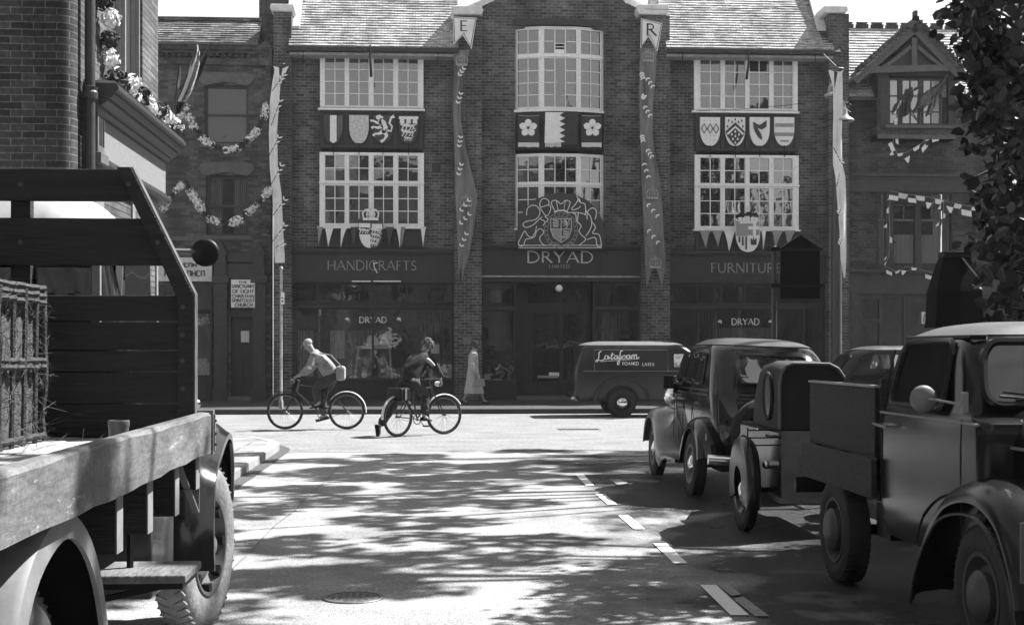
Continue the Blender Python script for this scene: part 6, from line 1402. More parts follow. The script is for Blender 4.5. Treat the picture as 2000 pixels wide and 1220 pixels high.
for s in (-1, 1):
    L_(fender(mb(), [(-1.58,.36),(-1.50,.62),(-1.26,.84),(-.92,.93),(-.58,.84),(-.36,.62),(-.30,.40)], s*.66, s*.80, (-.93,.33), lip=.05, crown=.05), 'rear_wing', mv, v, smooth=True)
    L_(fender(mb(), [(.80,.36),(.92,.62),(1.12,.78),(1.38,.84),(1.66,.78),(1.84,.6),(1.90,.42)], s*.5, s*.80, (1.32,.33), lip=.08), 'front_wing', mv, v, smooth=True)
    dk = mb(); dk.prism([(-.93+.33*math.cos(a*PI/8)*1.16, .36+.33*math.sin(a*PI/8)*1.1) for a in range(9)], s*.735, s*.748, 'X'); L_(dk, 'wheel_arch', m_black, v)
    wheel(v, (s*.70, -.93, .32), .32, .14, s, hub=m_chrome, hubr=.36, disc=mv, tread=False); wheel(v, (s*.68, 1.32, .32), .32, .14, s, hub=m_chrome, hubr=.36, disc=mv, tread=False)
    def fs(y, z, s=s): x = side_x(secs, z); return ((s*x, y, z), (s, 0, .15))
    panelwin(v, rpoly(.22, .66, 1.10, 1.42, .05, 4, tr=.16), fs, 'cab_window', glass('van_glass', .3, .25) if s > 0 else m_vglass, mv)
    q = mb(); q.tube([fs(y/10, 1.03)[0] for y in range(-18, 9)], .010, 5); q.tube([Vector(fs(a, b_)[0])+Vector((s*.004,0,0)) for a, b_ in ((-1.55,1.04),(-1.55,1.5),(.1,1.5),(.1,1.04))], .007, 5); L_(q, 'side_moulding', M('van_line', .16, .4), v)
    q = mb(); q.tube([fs(.14,z/10)[0] for z in range(5, 15)], .005, 4); q.tube([fs(.74,z/10)[0] for z in range(5, 12)], .005, 4); L_(q, 'door_gap', m_black, v)
    L_(mb().tube([(s*.74,.20,.92),(s*.775,.20,.92),(s*.775,.30,.92)], .012, 6), 'door_handle', m_chrome, v)
    L_(mb().lathe([(0,-.08),(.08,-.03),(.09,.04),(.0,.07)], (s*.52, 1.85, .72), 'Y', 16), 'headlight', m_chrome, v, smooth=True)
L_(mb().box(-.12, .12, -.35, -.15, 1.68, 1.72), 'roof_vent', mvr, v)
L_(mb().box(-.7, .7, -2.06, -2.0, .40, .46), 'bumper', m_chrome, v, bev=.01)
b = mb(); b.box(-.012, .012, -2.0, -1.95, .5, 1.5); L_(b, 'rear_door_gap', m_black, v)
ys = 30.12-.742
# script name: joined pen strokes, traced from the photo
def ls(p): return XZ(1080+p[0]/2.773, 620+p[1]/2.773, ys)
scr = [[(262,182),(250,190),(248,215),(240,238),(232,236),(240,228),(262,232),(284,222)], [(300,208),(286,206),(280,220),(292,224),(302,208),(302,224),(312,216)], [(322,190),(316,222),(326,222),(334,214)], [(312,202),(332,199)],
       [(350,206),(338,206),(332,218),(342,224),(352,207),(352,224),(362,214)], [(378,180),(366,184),(360,240),(352,256),(350,240),(366,226),(374,208)], [(388,204),(376,210),(378,222),(390,220),(394,208),(388,204),(400,208)],
       [(416,203),(402,206),(400,220),(410,222),(418,204),(418,222),(426,214)], [(428,202),(427,222)], [(428,208),(438,200),(440,222)], [(441,208),(452,200),(454,220),(468,214)], [(258,238),(300,234),(350,231),(350,230)], [(372,230),(420,226),(466,222)]]
for i, l in enumerate(scr):
    b = mb(); q = []
    for k in range(len(l)-1):
        p0, p1, p2, p3 = Vector(l[max(k-1,0)]), Vector(l[k]), Vector(l[k+1]), Vector(l[min(k+2,len(l)-1)])
        for s in range(4): u = s/4; q.append(.5*((2*p1)+(p2-p0)*u+(2*p0-5*p1+4*p2-p3)*u*u+(3*p1-p0-3*p2+p3)*u**3))
    q.append(Vector(l[-1]))
    if i == 0: bb0 = mb()
    bb0.ribbon([ls(p) for p in q], .019 if i < 11 else .011, ys-.014-.0004*i, ys+.02)
b2_ = bb0.build('script_lettering', m_letter_w, v, fix=True)
def lv(txt, a, b_, c, d): x0, z1 = ls((a, c)); x1, z0 = ls((b_, d)); text_mb(txt, x0, x1, z0, z1, ys-.004, dep=.008, wt=.2, serif=False).build('lettering', m_letter_w, v)
lv('FOAMED', 377, 464, 240, 257); lv('LATEX', 484, 549, 245, 261)
# ---------------------------------------------------------------- motorcycle and its canvas hooded sidecar
t = thing('motorcycle_sidecar', 'canvas hooded sidecar with oval side window and separate mudguard, between saloon and pickup', 'sidecar', (3.2, 11.0, 0))
m_canvas = M('canvas_hood', .022, .8, 9, .4, bump=.4); m_tin = M('tin_panel', .15, .55, 5, .35, wear=.15, wearv=.03, bump=.1)
x0, x1 = 2.80-3.2, 3.30-3.2; yr_ = 10.55-11.0; yf = 11.45-11.0
rings = []
for y, zt, ins in ((yr_, 1.38, 0), (yr_+.45, 1.41, 0), (yf-.1, 1.38, .02), (yf+.1, 1.24, .04), (yf+.25, .98, .06)):
    a, c = x0+ins, x1-ins; rings.append([(a, y, .86), (a, y, zt-.16), (a+.015, y, zt-.08), (a+.05, y, zt-.02), (a+.10, y, zt), (c-.10, y, zt), (c-.03, y, zt-.03), (c+.02, y, zt-.10), (c+.02, y, .86)])
L_(mb().loft(rings), 'hood', m_canvas, t, smooth=True)
b = mb(); b.tube([(x0-.005, yr_-.01, .86), (x0-.005, yr_-.01, 1.22), (x0+.01, yr_-.01, 1.31), (x0+.05, yr_-.01, 1.37), (x0+.10, yr_-.01, 1.39), (x1-.10, yr_-.01, 1.385), (x1-.03, yr_-.01, 1.35), (x1+.02, yr_-.01, 1.28)], .013, 6); L_(b, 'hood_edge', M('hood_edge', .12, .7), t)
L_(mb().box(x0, x1+.02, yr_, yf+.5, .30, .858), 'body', m_carblk2, t, bev=.03)
L_(mb().box(x0+.012, x1+.01, yr_-.012, yr_-.001, .31, .85), 'rear_panel', m_tin, t)
L_(mb().box(x0-.01, x1+.03, yr_-.05, yf+.52, .27, .31), 'floor_edge', M('floor_edge', .16, .6), t)
ov = [(yr_+.34+.13*math.cos(a*PI/10), 1.12+.19*math.sin(a*PI/10)) for a in range(20)]
panelwin(t, ov, lambda y, z: ((x0+.0, y, z), (-1, 0, 0)), 'side_window', glass('celluloid', .3, .10, rough=.15), m_canvas, .014, .014)
L_(mb().tube([(x0-.0, yr_+.12, .80), (x0-.05, yr_+.12, .80), (x0-.05, yr_+.24, .80)], .012, 6), 'door_handle', m_chrome, t)
L_(mb().tube([(x0-.05, yr_+.2, .56), (x0-.0, yr_+.2, .56)], .03, 8).ball((x0-.06, yr_+.2, .56), .035, 10, 6), 'side_lamp', m_chrome, t, smooth=True)
wx = 2.62-3.2; rings = []
for p in arch_pts([(-.33,.19),(-.375,.38),(-.32,.60),(-.18,.73),(.04,.78),(.22,.72),(.34,.56),(.37,.40),(.35,.22)], 4):
    dy, dz_ = 0-p[0], .33-p[1]; l = math.hypot(dy, dz_); dy /= l; dz_ /= l
    rings.append([(wx+u*.062, p[0]+dy*d, p[1]+dz_*d) for u, d in ((-1,.25),(-1,.07),(-.86,.025),(-.45,.003),(0,0),(.45,.003),(.86,.025),(1,.07),(1,.25),(.9,.25),(.9,.08),(0,.02),(-.9,.08),(-.9,.25))])
L_(mb().loft(rings), 'mudguard', M('mudguard_paint', .014, .3, 4, .3, coat=.2), t, smooth=True)
b = mb(); b.tube([(wx, p[0]*1.012, .33+(p[1]-.33)*1.012) for p in arch_pts([(-.36,.26),(-.375,.42),(-.32,.60),(-.18,.73),(.04,.78),(.22,.72)], 4)], .008, 5); L_(b, 'mudguard_rib', m_black, t)
wheel(t, (wx, 0, .33), .33, .09, -1, disc=m_carblk2, hub=m_chrome, hubr=.2)
L_(mb().tube([(wx, 0, .33), (.5, 0, .33)], .022, 8), 'axle', m_black, t); L_(mb().tube([(x0-.18, -.43, .86), (x0, -.40, .86)], .012, 6), 'guard_stay', m_chrome, t)
rk = mb()
for z in (.86, .80, .74): rk.tube([(wx-.10, -.52, z), (x0, -.50, z)], .006, 5)
rk.tube([(wx-.10,-.52,.88),(wx-.10,-.52,.66)], .006, 5); L_(rk, 'carrier', m_black, t)
L_(mb().prism([(yf+.45,.3),(yf+1.1,.36),(yf+1.0,.62),(yf+.45,.86)], x0+.04, x1-.02, 'X'), 'nose', m_carblk2, t, bev=.04)
mx_ = .62
for y in (-.55, .80): wheel(t, (mx_, y, .33), .33, .09, -1, disc=m_carblk2)
b = mb(); b.tube([(mx_,-.55,.33),(mx_,.0,.36),(mx_,.30,.40),(mx_,.62,.78),(mx_,-.1,.72),(mx_,-.55,.33)], .022, 7).tube([(mx_,.80,.33),(mx_,.60,.92)], .022, 7); L_(b, 'motorcycle_frame', m_black, t, smooth=True)
L_(mb().ball((mx_,.32,.74), (.13,.26,.12), 14, 8), 'fuel_tank', m_carblk, t, smooth=True); L_(mb().ball((mx_,-.12,.78), (.12,.20,.05), 12, 8), 'saddle', m_black, t, smooth=True); L_(mb().box(mx_-.12, mx_+.12, -.05, .3, .30, .56), 'engine', m_iron, t, bev=.03)
L_(mb().tube([(mx_-.34,.42,.96),(mx_-.15,.56,.98),(mx_+.15,.56,.98),(mx_+.34,.42,.96)], .012, 6), 'handlebar', m_chrome, t, smooth=True)
# ---------------------------------------------------------------- small pickup facing the camera
t = thing('pickup_truck', 'small dark pickup with rounded wings, timber sided bed and round door mirror', 'pickup', (3.38, 7.3, 0), PI)
mp_ = M('pickup_paint', .008, .20, 2.5, .35, spec=.35, wear=.06, wearv=.02); mpw = M('pickup_wing', .014, .22, 3, .35, spec=.45)
m_plank = M('weathered_plank', .030, .75, 5, .6, bump=.6, stretch=(.5, .5, 6), wear=.25, wearv=.09); m_plank_d = M('dark_plank', .014, .7, 5, .6, bump=.6, stretch=(.6, .6, 6), wear=.25, wearv=.05)
# local: +y is the front, +x the side we see
sec = [(.42,.70,-.42,1.02,.05),(.60,.735,-.42,1.04,.05),(.95,.74,-.41,1.04,.06),(1.14,.735,-.40,1.03,.08),(1.19,.725,-.39,.88,.09),(1.36,.70,-.37,.82,.10),(1.50,.67,-.35,.75,.13),(1.575,.61,-.32,.66,.18),(1.625,.49,-.24,.50,.22),(1.648,.32,-.08,.32,.2)]
L_(loft_z(mb(), sec, 3, 7), 'cab', mp_, t, smooth=True)
L_(loft_z(mb(), [(a+.004, b_+.004, c-.004, d+.004, e) for a, b_, c, d, e in sec if a >= 1.57], 3, 7), 'cab_roof', M('dusty_sheen_roof', .085, .5, 5, .3, bump=.05), t, smooth=True)  # cab roof colour lightened for dust and the sun sheen on it
b = mb()
b.tube([(side_x(sec,1.565)+.005, y/20, 1.565) for y in range(-5, 14)]+[(side_x(sec,1.565)-.06, .69, 1.565)], .014, 6); L_(b, 'roof_gutter', m_black, t, smooth=True)
b = mb(); b.tube([(x/20, (-.33 if abs(x) < 9 else -.30), 1.60-(.03 if abs(x) > 9 else 0)) for x in range(-10, 11)], .012, 6); L_(b, 'roof_seam', m_black, t)
def fs(y, z, s=1): return ((s*side_x(sec, z), y, z), (s, 0, .25))
def fy(x, z, k=3):
    for a, c in zip(sec, sec[1:]):
        if a[0] <= z <= c[0]: u = (z-a[0])/(c[0]-a[0]); y = a[k]*(1-u)+c[k]*u; return ((x, y, z), (0, 1 if k == 3 else -1, .3))
for s in (1, -1):
    wn = panelwin(t, rpoly(-.20, .60, 1.19, 1.54, .07, 5, tl=.05, tr=.05), lambda y, z, s=s: fs(y, z, s), 'door_window', glass('cab_glass', .05, .008, rough=.1) if s > 0 else m_vglass, mp_, .018)
    q = mb(); q.tube([fs(y, 1.135, s)[0] for y in [i/10-.40 for i in range(15)]], .008, 5); L_(q, 'belt_moulding', M('trim_line', .2, .4), t)
    q = mb()
    for y, z0, z1 in ((-.36,.46,1.5),(.80,.50,1.15)): q.tube([fs(y+(.0 if z < 1.2 else (z-1.2)*.1), z, s)[0] for z in [z0+(z1-z0)*i/10 for i in range(11)]], .006, 4)
    L_(q, 'door_gap', m_tyre, t)
    # swage line sweeping from the wing into the door
    q = mb(); q.tube([crn([fs(.80,.78,s)[0], fs(.55,.74,s)[0], fs(.30,.62,s)[0], fs(.12,.45,s)[0]], i/9) for i in range(10)], .009, 5); L_(q, 'swage_line', mp_, t, smooth=True)
    q = mb(); q.tube([(s*.74,-.30,1.065),(s*.79,-.30,1.065)], .012, 6).tube([(s*.79,-.36,1.068),(s*.79,-.18,1.06)], .012, 6); L_(q, 'door_handle', m_chrome, t, smooth=True)
    # wings
    L_(fender(mb(), [(.26,.22),(.34,.40),(.50,.62),(.72,.80),(.98,.88),(1.24,.88),(1.48,.78),(1.64,.58),(1.70,.38)], s*.44, s*.83, (1.15,.33), lip=.10, crown=.02, sub=5), 'front_wing', mpw, t, smooth=True)
    q = mb(); q.tube([(s*.832, p[0]+.0, p[1]-.105) for p in arch_pts([(.36,.26),(.42,.42),(.56,.60),(.74,.745),(.98,.81),(1.22,.81),(1.42,.72),(1.56,.54),(1.61,.38)], 4)], .010, 5); L_(q, 'wing_edge', mpw, t, smooth=True)
    wheel(t, (s*.72, 1.15, .335), .335, .15, s, disc=M('pickup_wheel', .045, .6, wear=.1), hub=M('pickup_hub', .06, .5), hubr=.36, mt=m_tyre_d, steer=0, hubout=.02); wheel(t, (s*.70, -1.2, .335), .335, .16, s, disc=M('pickup_wheel', .045, .6, wear=.1), hub=M('pickup_hub', .06, .5), hubr=.40, mt=m_tyre_d, hubout=.03)
    h = mb(); h.lathe([(0,-.14),(.06,-.12),(.11,-.03),(.12,.05),(.118,.07)], (s*.56, 1.62, .86), 'Y', 20); ho = L_(h, 'headlight', m_chrome, t, smooth=True); L_(mb().lathe([(.114,.068),(.07,.09),(0,.1)], (s*.56, 1.62, .86), 'Y', 20), 'lens', m_vglass, ho, smooth=True)
    # bed sides
    L_(mb().box(s*.735-.015, s*.735+.015, -1.82, -.46, .86, 1.275), 'bed_board', m_plank_d, t, bev=.004)
    L_(mb().box(s*.752, s*.752+s*.0015, -1.81, -.47, .998, 1.003) if s > 0 else mb().box(-.7535, -.752, -1.81, -.47, .998, 1.003), 'plank_seam', m_tyre, t)
    L_(mb().box(s*.765-.015, s*.765+.02, -1.90, -.42, .62, .855), 'bed_side_rail', m_plank, t, bev=.006)
    b = mb()
    for y in (-1.79, -1.2, -.5): b.box(s*.70-.02, s*.70+.015, y-.03, y+.03, .6, 1.26)
    L_(b, 'bed_stake', m_plank_d, t)
    L_(mb().box(s*.74-.02, s*.74+.02, -1.82, -.45, 1.2755, 1.29), 'bed_cap_strip', M('pale_strip2', .28, .6), t)
    q = mb(); q.box(s*.62-.08, s*.62+.02, -.75, -.5, .36, .56); L_(q, 'step_box', m_black, t)
# scuttle and bonnet
rings = []
for (y, hw_, z0, z1, rr) in ((.84,.64,.5,1.21,.18),(1.25,.52,.5,1.19,.22),(1.6,.42,.5,1.15,.22),(1.9,.34,.5,1.08,.2),(1.98,.28,.52,1.0,.16)):
    ring = []
    for (x, z, a0) in ((hw_-rr, z1-rr, 0), (-hw_+rr, z1-rr, 90)):
        for i in range(7): a = math.radians(a0+90*i/6); ring.append((x+rr*math.cos(a), y, z+rr*math.sin(a)))
    rings.append(ring+[(-hw_*.98, y, z0), (hw_*.98, y, z0)])
bn = L_(mb().loft(rings), 'bonnet', mp_, t, smooth=True)
b = mb(); 
for s in (-1, 1): b.tube([(s*x, y, z+.004) for x, y, z in ((.42,.90,1.203),(.35,1.25,1.187),(.28,1.6,1.147),(.2,1.9,1.077))], .010, 5); b.tube([(s*.605,.98,1.03),(s*.525,1.25,1.02),(s*.425,1.6,.98),(s*.345,1.9,.92)], .009, 5)
L_(b, 'bonnet_moulding', M('trim_line2', .16, .4), bn, smooth=True)
b = mb()
for s in (-1, 1):
    for k in range(7):
        z = .99-k*.028; b.bar((s*.535, 1.27, z), (s*.455, 1.55, z-.012), .02, .010)
L_(b, 'bonnet_louvres', M('louvre', .10, .4), bn)
L_(mb().prism([(-.25,.5),(.25,.5),(.27,.8),(.2,1.0),(-.2,1.0),(-.27,.8)], 1.985, 2.02), 'radiator_grille', m_chrome, t)
ws = panelwin(t, rpoly(-.655, .655, 1.215, 1.53, .09, 5, tl=.05, tr=.05), fy, 'windscreen', glass('screen_glass', .12, .02, wav=.3), mp_, .022)
b = mb(); b.bar((.56, .885, 1.29), (.10, .90, 1.245), .012, .008).bar((.50, .90, 1.25), (.36, .895, 1.27), .018, .01); L_(b, 'wiper', m_black, ws)
panelwin(t, rpoly(-.35, .35, 1.25, 1.48, .06, 4), lambda x, z: fy(x, z, 2), 'rear_window', m_vglass_d, mp_, .014)
# round mirror on its arm
b = mb(); b.tube([(.735,.86,1.23),(.775,.88,1.23),(.79,.87,1.235),(.85,.76,1.25),(.885,.71,1.252)], .007, 6).box(.735,.765,.86,.885,1.19,1.29); ma = L_(b, 'mirror_arm', M('mirror_arm', .22, .35), t, smooth=True)
L_(mb().lathe([(0,.02),(.055,.016),(.068,.004),(.07,-.006),(.06,-.010),(0,-.010)], (.895,.71,1.252), 'Y', 24), 'mirror', M('mirror_back', .16, .4, 8, .2), ma, smooth=True)
# bed floor, tailboard, rear bumper, chassis, registration plate
L_(mb().box(-.715, .715, -1.82, -.45, .80, .84).box(-.70, .70, -1.86, -1.83, .64, 1.27), 'bed_floor', m_plank, t)
L_(mb().box(-.72, .72, -.46, -.43, .86, 1.33), 'bed_headboard', m_plank, t)
b = mb(); b.loft([[(x, -2.06+.06*(x/.8)**2+dy, z) for dy, z in ((0,.49),(-.03,.50),(-.04,.545),(-.03,.59),(0,.60),(.02,.545))] for x in [i*.80/6 for i in range(-6, 7)]]); L_(b, 'rear_bumper', m_black, t, smooth=True)
b = mb(); b.loft([[(x, 2.08-.06*(x/.8)**2+dy, z) for dy, z in ((0,.36),(.03,.37),(.04,.415),(.03,.46),(0,.47),(-.02,.415))] for x in [i*.78/6 for i in range(-6, 7)]]); L_(b, 'front_bumper', m_chrome, t, smooth=True)
L_(mb().box(-.4, -.3, -2.0, 1.9, .36, .46).box(.3, .4, -2.0, 1.9, .36, .46).tube([(-.7,-1.2,.335),(.7,-1.2,.335)], .035, 8).tube([(-.7,1.15,.335),(.7,1.15,.335)], .03, 8).box(.60,.63,.02,.05,.28,.45), 'chassis', m_black, t)
b = mb(); b.box(.80, .815, 1.60, 1.66, .40, .44); L_(mb().box(.60, .86, 1.735, 1.745, .50, .76), 'side_plate', M('side_plate', .10, .4, 5, .3), t)
# ---------------------------------------------------------------- flatbed lorry on the left, facing away
FL = thing('flatbed_lorry', 'flatbed lorry with tall dark timber headboard, worn deck edge and turned front wheel', 'lorry', (-2.07, 4.8, 0))
m_lpaint = M('lorry_paint', .008, .14, 3, .35, spec=.6); m_deck = M('lorry_deck', .34, .8, 4, .35, bump=.6, stretch=(6, .6, 1), wear=.2, wearv=.16)
m_edge = M('lorry_edge_board', .12, .7, 3, .45, bump=.5, stretch=(1, .5, 2.0), wear=.38, wearv=.30, grain=(40, .25)); m_hb = M('headboard_timber', .015, .7, 4, .6, bump=.7, stretch=(.5, 1, 5), wear=.24, wearv=.055)
ex = -1.02; wx0 = -3.12; yb0, yb1 = 1.9, 6.30
W = lambda b, n, m_, par=FL, **k: b.build(n, m_, par, **k)
b = mb(); n = 11
for i in range(n):
    a = wx0+.05+(ex-.06-wx0-.05)*i/n; c = wx0+.05+(ex-.06-wx0-.05)*(i+1)/n; b.box(a+.004, c-.004, yb0, yb1, 1.05+.003*(i % 3), 1.09+.004*(i % 2))
W(b, 'deck', m_deck)
for x0, x1 in ((ex-.055, ex), (wx0, wx0+.055)):
    b = mb(); r = random.Random(9); N = 26; rings = []
    for i in range(N+1):
        y = yb0+(yb1-yb0)*i/N; rings.append([(x0, y, 1.022), (x1+r.uniform(-.003,.002), y, 1.022+r.uniform(-.004,.008)), (x1+r.uniform(-.002,.002), y, 1.20+r.uniform(-.008,.003)), (x1-.012, y, 1.212+r.uniform(-.006,.002)), (x0, y, 1.21)])
    W(b.loft(rings), 'edge_board', m_edge)
W(mb().box(ex-.065, ex+.008, yb1-.035, yb1+.012, 1.015, 1.22).box(ex-.0, ex+.014, yb1-.02, yb1+.005, 1.03, 1.20), 'corner_iron', m_edge)
b = mb()
for z in (1.06, 1.11, 1.17): b.ball((ex+.014, yb1-.008, z), .008, 8, 5)
W(b, 'bolt_heads', m_black)
for i, y in enumerate((6.22, 5.72, 5.18, 4.68, 3.25, 2.75, 2.25)):
    W(mb().box(wx0+.1, ex-.06, y-.045, y+.045, .80 if i else .86, 1.049), 'cross_bearer', m_hb); W(mb().box(ex-.059, ex-.054, y-.045, y+.045, .80 if i else .86, 1.021), 'bearer_end', M('bearer_end', .18, .8, 6, .3))
W(mb().box(-2.55, -2.42, 1.9, 8.6, .62, .80).box(-1.72, -1.59, 1.9, 8.6, .62, .80), 'chassis_rail', m_lpaint)
# headboard: sloping shoulders, open slots between the boards
Yh_ = yb1+.03; cxh = -2.07
def hx(z):   # half width of headboard at height z (its right edge slopes in above the solid part)
    if z <= 1.76: return .965
    return .965-(z-1.76)*(.965-.68)/(2.345-1.76)
def hboard(z0, z1, y0=Yh_, y1=Yh_+.035):
    b = mb(); b.prism([(cxh-hx(z0)+.03, z0), (cxh+hx(z0)-.03, z0), (cxh+hx(z1)-.03, z1), (cxh-hx(z1)+.03, z1)], y0, y1); W(b, 'headboard_plank', m_hb, bev=.004)
for z0, z1 in ((1.092,1.245),(1.25,1.395),(1.40,1.495),(1.50,1.63),(1.635,1.755),(1.895,2.115),(2.195,2.345)): hboard(z0, z1)
for s in (1, -1):
    b = mb(); o = [(hx(1.09), 1.09), (hx(1.76), 1.76), (hx(2.35), 2.35)]; pw = .075
    b.prism([(cxh+s*(x), z) for x, z in o]+[(cxh+s*(hx(2.35)-pw*.9), 2.35), (cxh+s*(hx(1.76)-pw), 1.74), (cxh+s*(hx(1.09)-pw), 1.09)], Yh_-.045, Yh_-.001); W(b, 'headboard_edge', m_hb, bev=.005)
    b = mb(); b.ribbon([(cxh+s*(hx(1.10)+.003), 1.10), (cxh+s*(hx(1.76)+.003), 1.76), (cxh+s*(hx(2.35)+.003), 2.35)], .006, Yh_-.04, Yh_+.03); W(b, 'edge_strip', M('worn_edge', .08, .6, 9, .5))
    W(mb().box(cxh+s*.15-.045, cxh+s*.15+.045, Yh_+.036, Yh_+.09, 1.09, 2.33), 'headboard_post', m_hb)
for z in (1.17, 1.32, 1.45, 1.57, 1.70, 2.0, 2.27):
    for u in (-.93, -.16, .16, .93):
        if abs(u) > .5: xq = cxh+(hx(z)-.05)*(1 if u > 0 else -1)
        else: xq = cxh+u
        W(mb().lathe([(0,-.006),(.010,-.004),(.012,0)], (xq, Yh_-.045 if abs(u) > .5 else Yh_, z), 'Y', 10), 'bolt_head', M('bolt_steel', .06, .5))
# cab
cxc = -2.17
secs = [(.70,.70,6.47,7.75,.08),(1.0,.74,6.45,7.75,.10),(1.45,.72,6.45,7.65,.12),(1.75,.64,6.47,7.50,.15),(2.0,.60,6.52,7.40,.2),(2.12,.58,6.56,7.35,.26),(2.22,.50,6.64,7.25,.28),(2.275,.40,6.72,7.15,.2),(2.295,.28,6.82,7.05,.1)]
def ringc(z, hx_, y0, y1, r, n=6): return rr_ring(z, hx_, y0, y1, r, n, cx=cxc)
N = (len(secs)-1)*3; rings = [ringc(*crn(secs, i/N)) for i in range(N+1)]
cut = [i for i in range(N+1) if rings[i][0][2] < 1.93][-1]
W(mb().loft(rings[:cut+1]), 'cab', m_lpaint, smooth=True); W(mb().loft([[(x, y, z) for x, y, z in r] for r in rings[cut:]]), 'cab_roof', M('cab_roof_pale', .34, .55, 3, .2, bump=.1), smooth=True)
W(mb().box(cxc-.48, cxc+.56, 6.425, 6.46, 1.62, 1.94), 'rear_window', m_vglass_d)
W(mb().box(cxc-.54, cxc+.60, 6.44, 6.462, 1.56, 1.62).box(cxc+.561, cxc+.60, 6.43, 6.46, 1.6, 1.95), 'rear_window_frame', M('cab_frame', .20, .5))
for y0, y1 in ((6.65, 7.30),): W(mb().prism([(y0, 1.58), (y1, 1.58), (y1-.06, 1.98), (y0+.02, 1.98)], cxc+.62, cxc+.665, 'X'), 'side_window', m_vglass)
# bonnet
rings = []
for (y, hw_, z0, z1, rr) in ((7.6,.55,.7,1.42,.22),(8.1,.48,.7,1.38,.24),(8.5,.42,.7,1.30,.24),(8.7,.36,.72,1.24,.2)):
    ring = []
    for (x, z, a0) in ((hw_-rr, z1-rr, 0), (-hw_+rr, z1-rr, 90)):
        for i in range(6): a = math.radians(a0+90*i/5); ring.append((cxc+x+rr*math.cos(a), y, z+rr*math.sin(a)))
    rings.append(ring+[(cxc-hw_, y, z0), (cxc+hw_, y, z0)])
W(mb().loft(rings), 'bonnet', m_lpaint, smooth=True)
# front wings and wheels
for s in (1, -1):
    fw = fender(mb(), [(6.40,.45),(6.45,.70),(6.60,.94),(6.90,1.06),(7.20,1.13),(7.44,1.10),(7.60,1.0),(7.72,.84),(7.77,.66)], cxh+s*.50, cxh+s*1.03, (7.28,.44), lip=.09, crown=.03, sub=5, taper=lambda u: 1-.16*u)
    W(fw, 'front_wing', m_lpaint, smooth=True)
m_lw = M('lorry_wheel', .10, .4, 6, .3, coat=.3); m_lwd = M('lorry_rim', .07, .5, 6, .4)
m_tyre_l = M('lorry_tyre', .16, .8, 8, .35, bump=.4)
wheel(FL, (-1.27+2.07, 7.28-4.8, .445), .445, .19, 1, steer=-math.radians(9), disc=m_lwd, mt=m_tyre_l, rimf=.60, hubr=.17, hub=m_lw, bolts=8)
wheel(FL, (-2.87+2.07, 7.28-4.8, .445), .445, .19, -1, steer=-math.radians(9), disc=m_lwd, mt=m_tyre_l, rimf=.60, hubr=.17, hub=m_lw, bolts=8)
for s in (1, -1): wheel(FL, (s*.78, 3.98-4.8, .40), .40, .22, s, disc=m_black, mt=M('rear_tyre_shaded', .08, .85, 8, .35, bump=.4), rimf=.60, hubr=.17, hub=m_lw, bolts=8)  # rear tyres and rims coloured darker for the shade under the deck
# rear mudguards, pale dusty
for s in (1, -1):
    b = mb(); q = arch_pts([(3.38,.32),(3.42,.62),(3.60,.90),(3.86,1.02),(4.10,1.01),(4.34,.86),(4.50,.60),(4.55,.30)], 4)
    rings = []
    for i, p in enumerate(q):
        dy, dz_ = 3.97-p[0], .44-p[1]; l = math.hypot(dy, dz_); dy /= l; dz_ /= l
        rings.append([(cxh+s*.66, p[0], p[1]), (cxh+s*.98, p[0], p[1]), (cxh+s*1.0, p[0]+dy*.012, p[1]+dz_*.012), (cxh+s*1.005, p[0]+dy*.085, p[1]+dz_*.085), (cxh+s*.99, p[0]+dy*.085, p[1]+dz_*.085), (cxh+s*.985, p[0]+dy*.02, p[1]+dz_*.02), (cxh+s*.66, p[0]+dy*.015, p[1]+dz_*.015)])
    W(b.loft(rings), 'rear_mudguard', M('dusty_guard', .17, .6, 4, .35, bump=.1), smooth=True)
for s in (1, -1):  # black lining under the guards stands in for shade inside the arch
    b = mb(); rings = []
    for p in arch_pts([(3.38,.32),(3.42,.62),(3.60,.90),(3.86,1.02),(4.10,1.01),(4.34,.86),(4.50,.60),(4.55,.30)], 4):
        dy, dz_ = 3.97-p[0], .44-p[1]; l = math.hypot(dy, dz_); dy /= l; dz_ /= l; rings.append([(cxh+s*.60, p[0]+dy*.022, p[1]+dz_*.022), (cxh+s*.982, p[0]+dy*.026, p[1]+dz_*.026), (cxh+s*.982, p[0]+dy*.034, p[1]+dz_*.034), (cxh+s*.60, p[0]+dy*.034, p[1]+dz_*.034)])
    W(b.loft(rings), 'mudguard_shade_lining', M('arch_shade_black', .006, .95, spec=.05)); W(mb().box(cxh+s*.56-.02, cxh+s*.56+.02, 3.3, 4.6, .35, 1.04), 'inner_valance', M('arch_shade_black', .006, .95, spec=.05))
# underside things: tank, toolbox, brace
b = mb(); b.lathe([(0,0),(.12,0),(.13,.02),(.13,.36),(.12,.38),(0,.38)], (-1.50, 4.78, .78), 'Y', 20); W(b, 'air_tank', M('tank', .09, .4, 5, .3), smooth=True)
W(mb().box(-1.62, -1.16, 5.62, 6.10, .46, .84), 'toolbox', M('toolbox', .05, .4, 4, .35, coat=.3), bev=.015)
W(mb().bar((-1.13, 6.05, .98), (-1.10, 6.32, .74), .03, .01).bar((-1.10, 6.32, .74), (-1.10, 6.34, 1.02), .03, .01), 'bed_stay', M('stay', .12, .5)); W(mb().tube([(-1.2,5.4,.95),(-1.2,5.4,.55)], .015, 6), 'brake_rod', m_black)
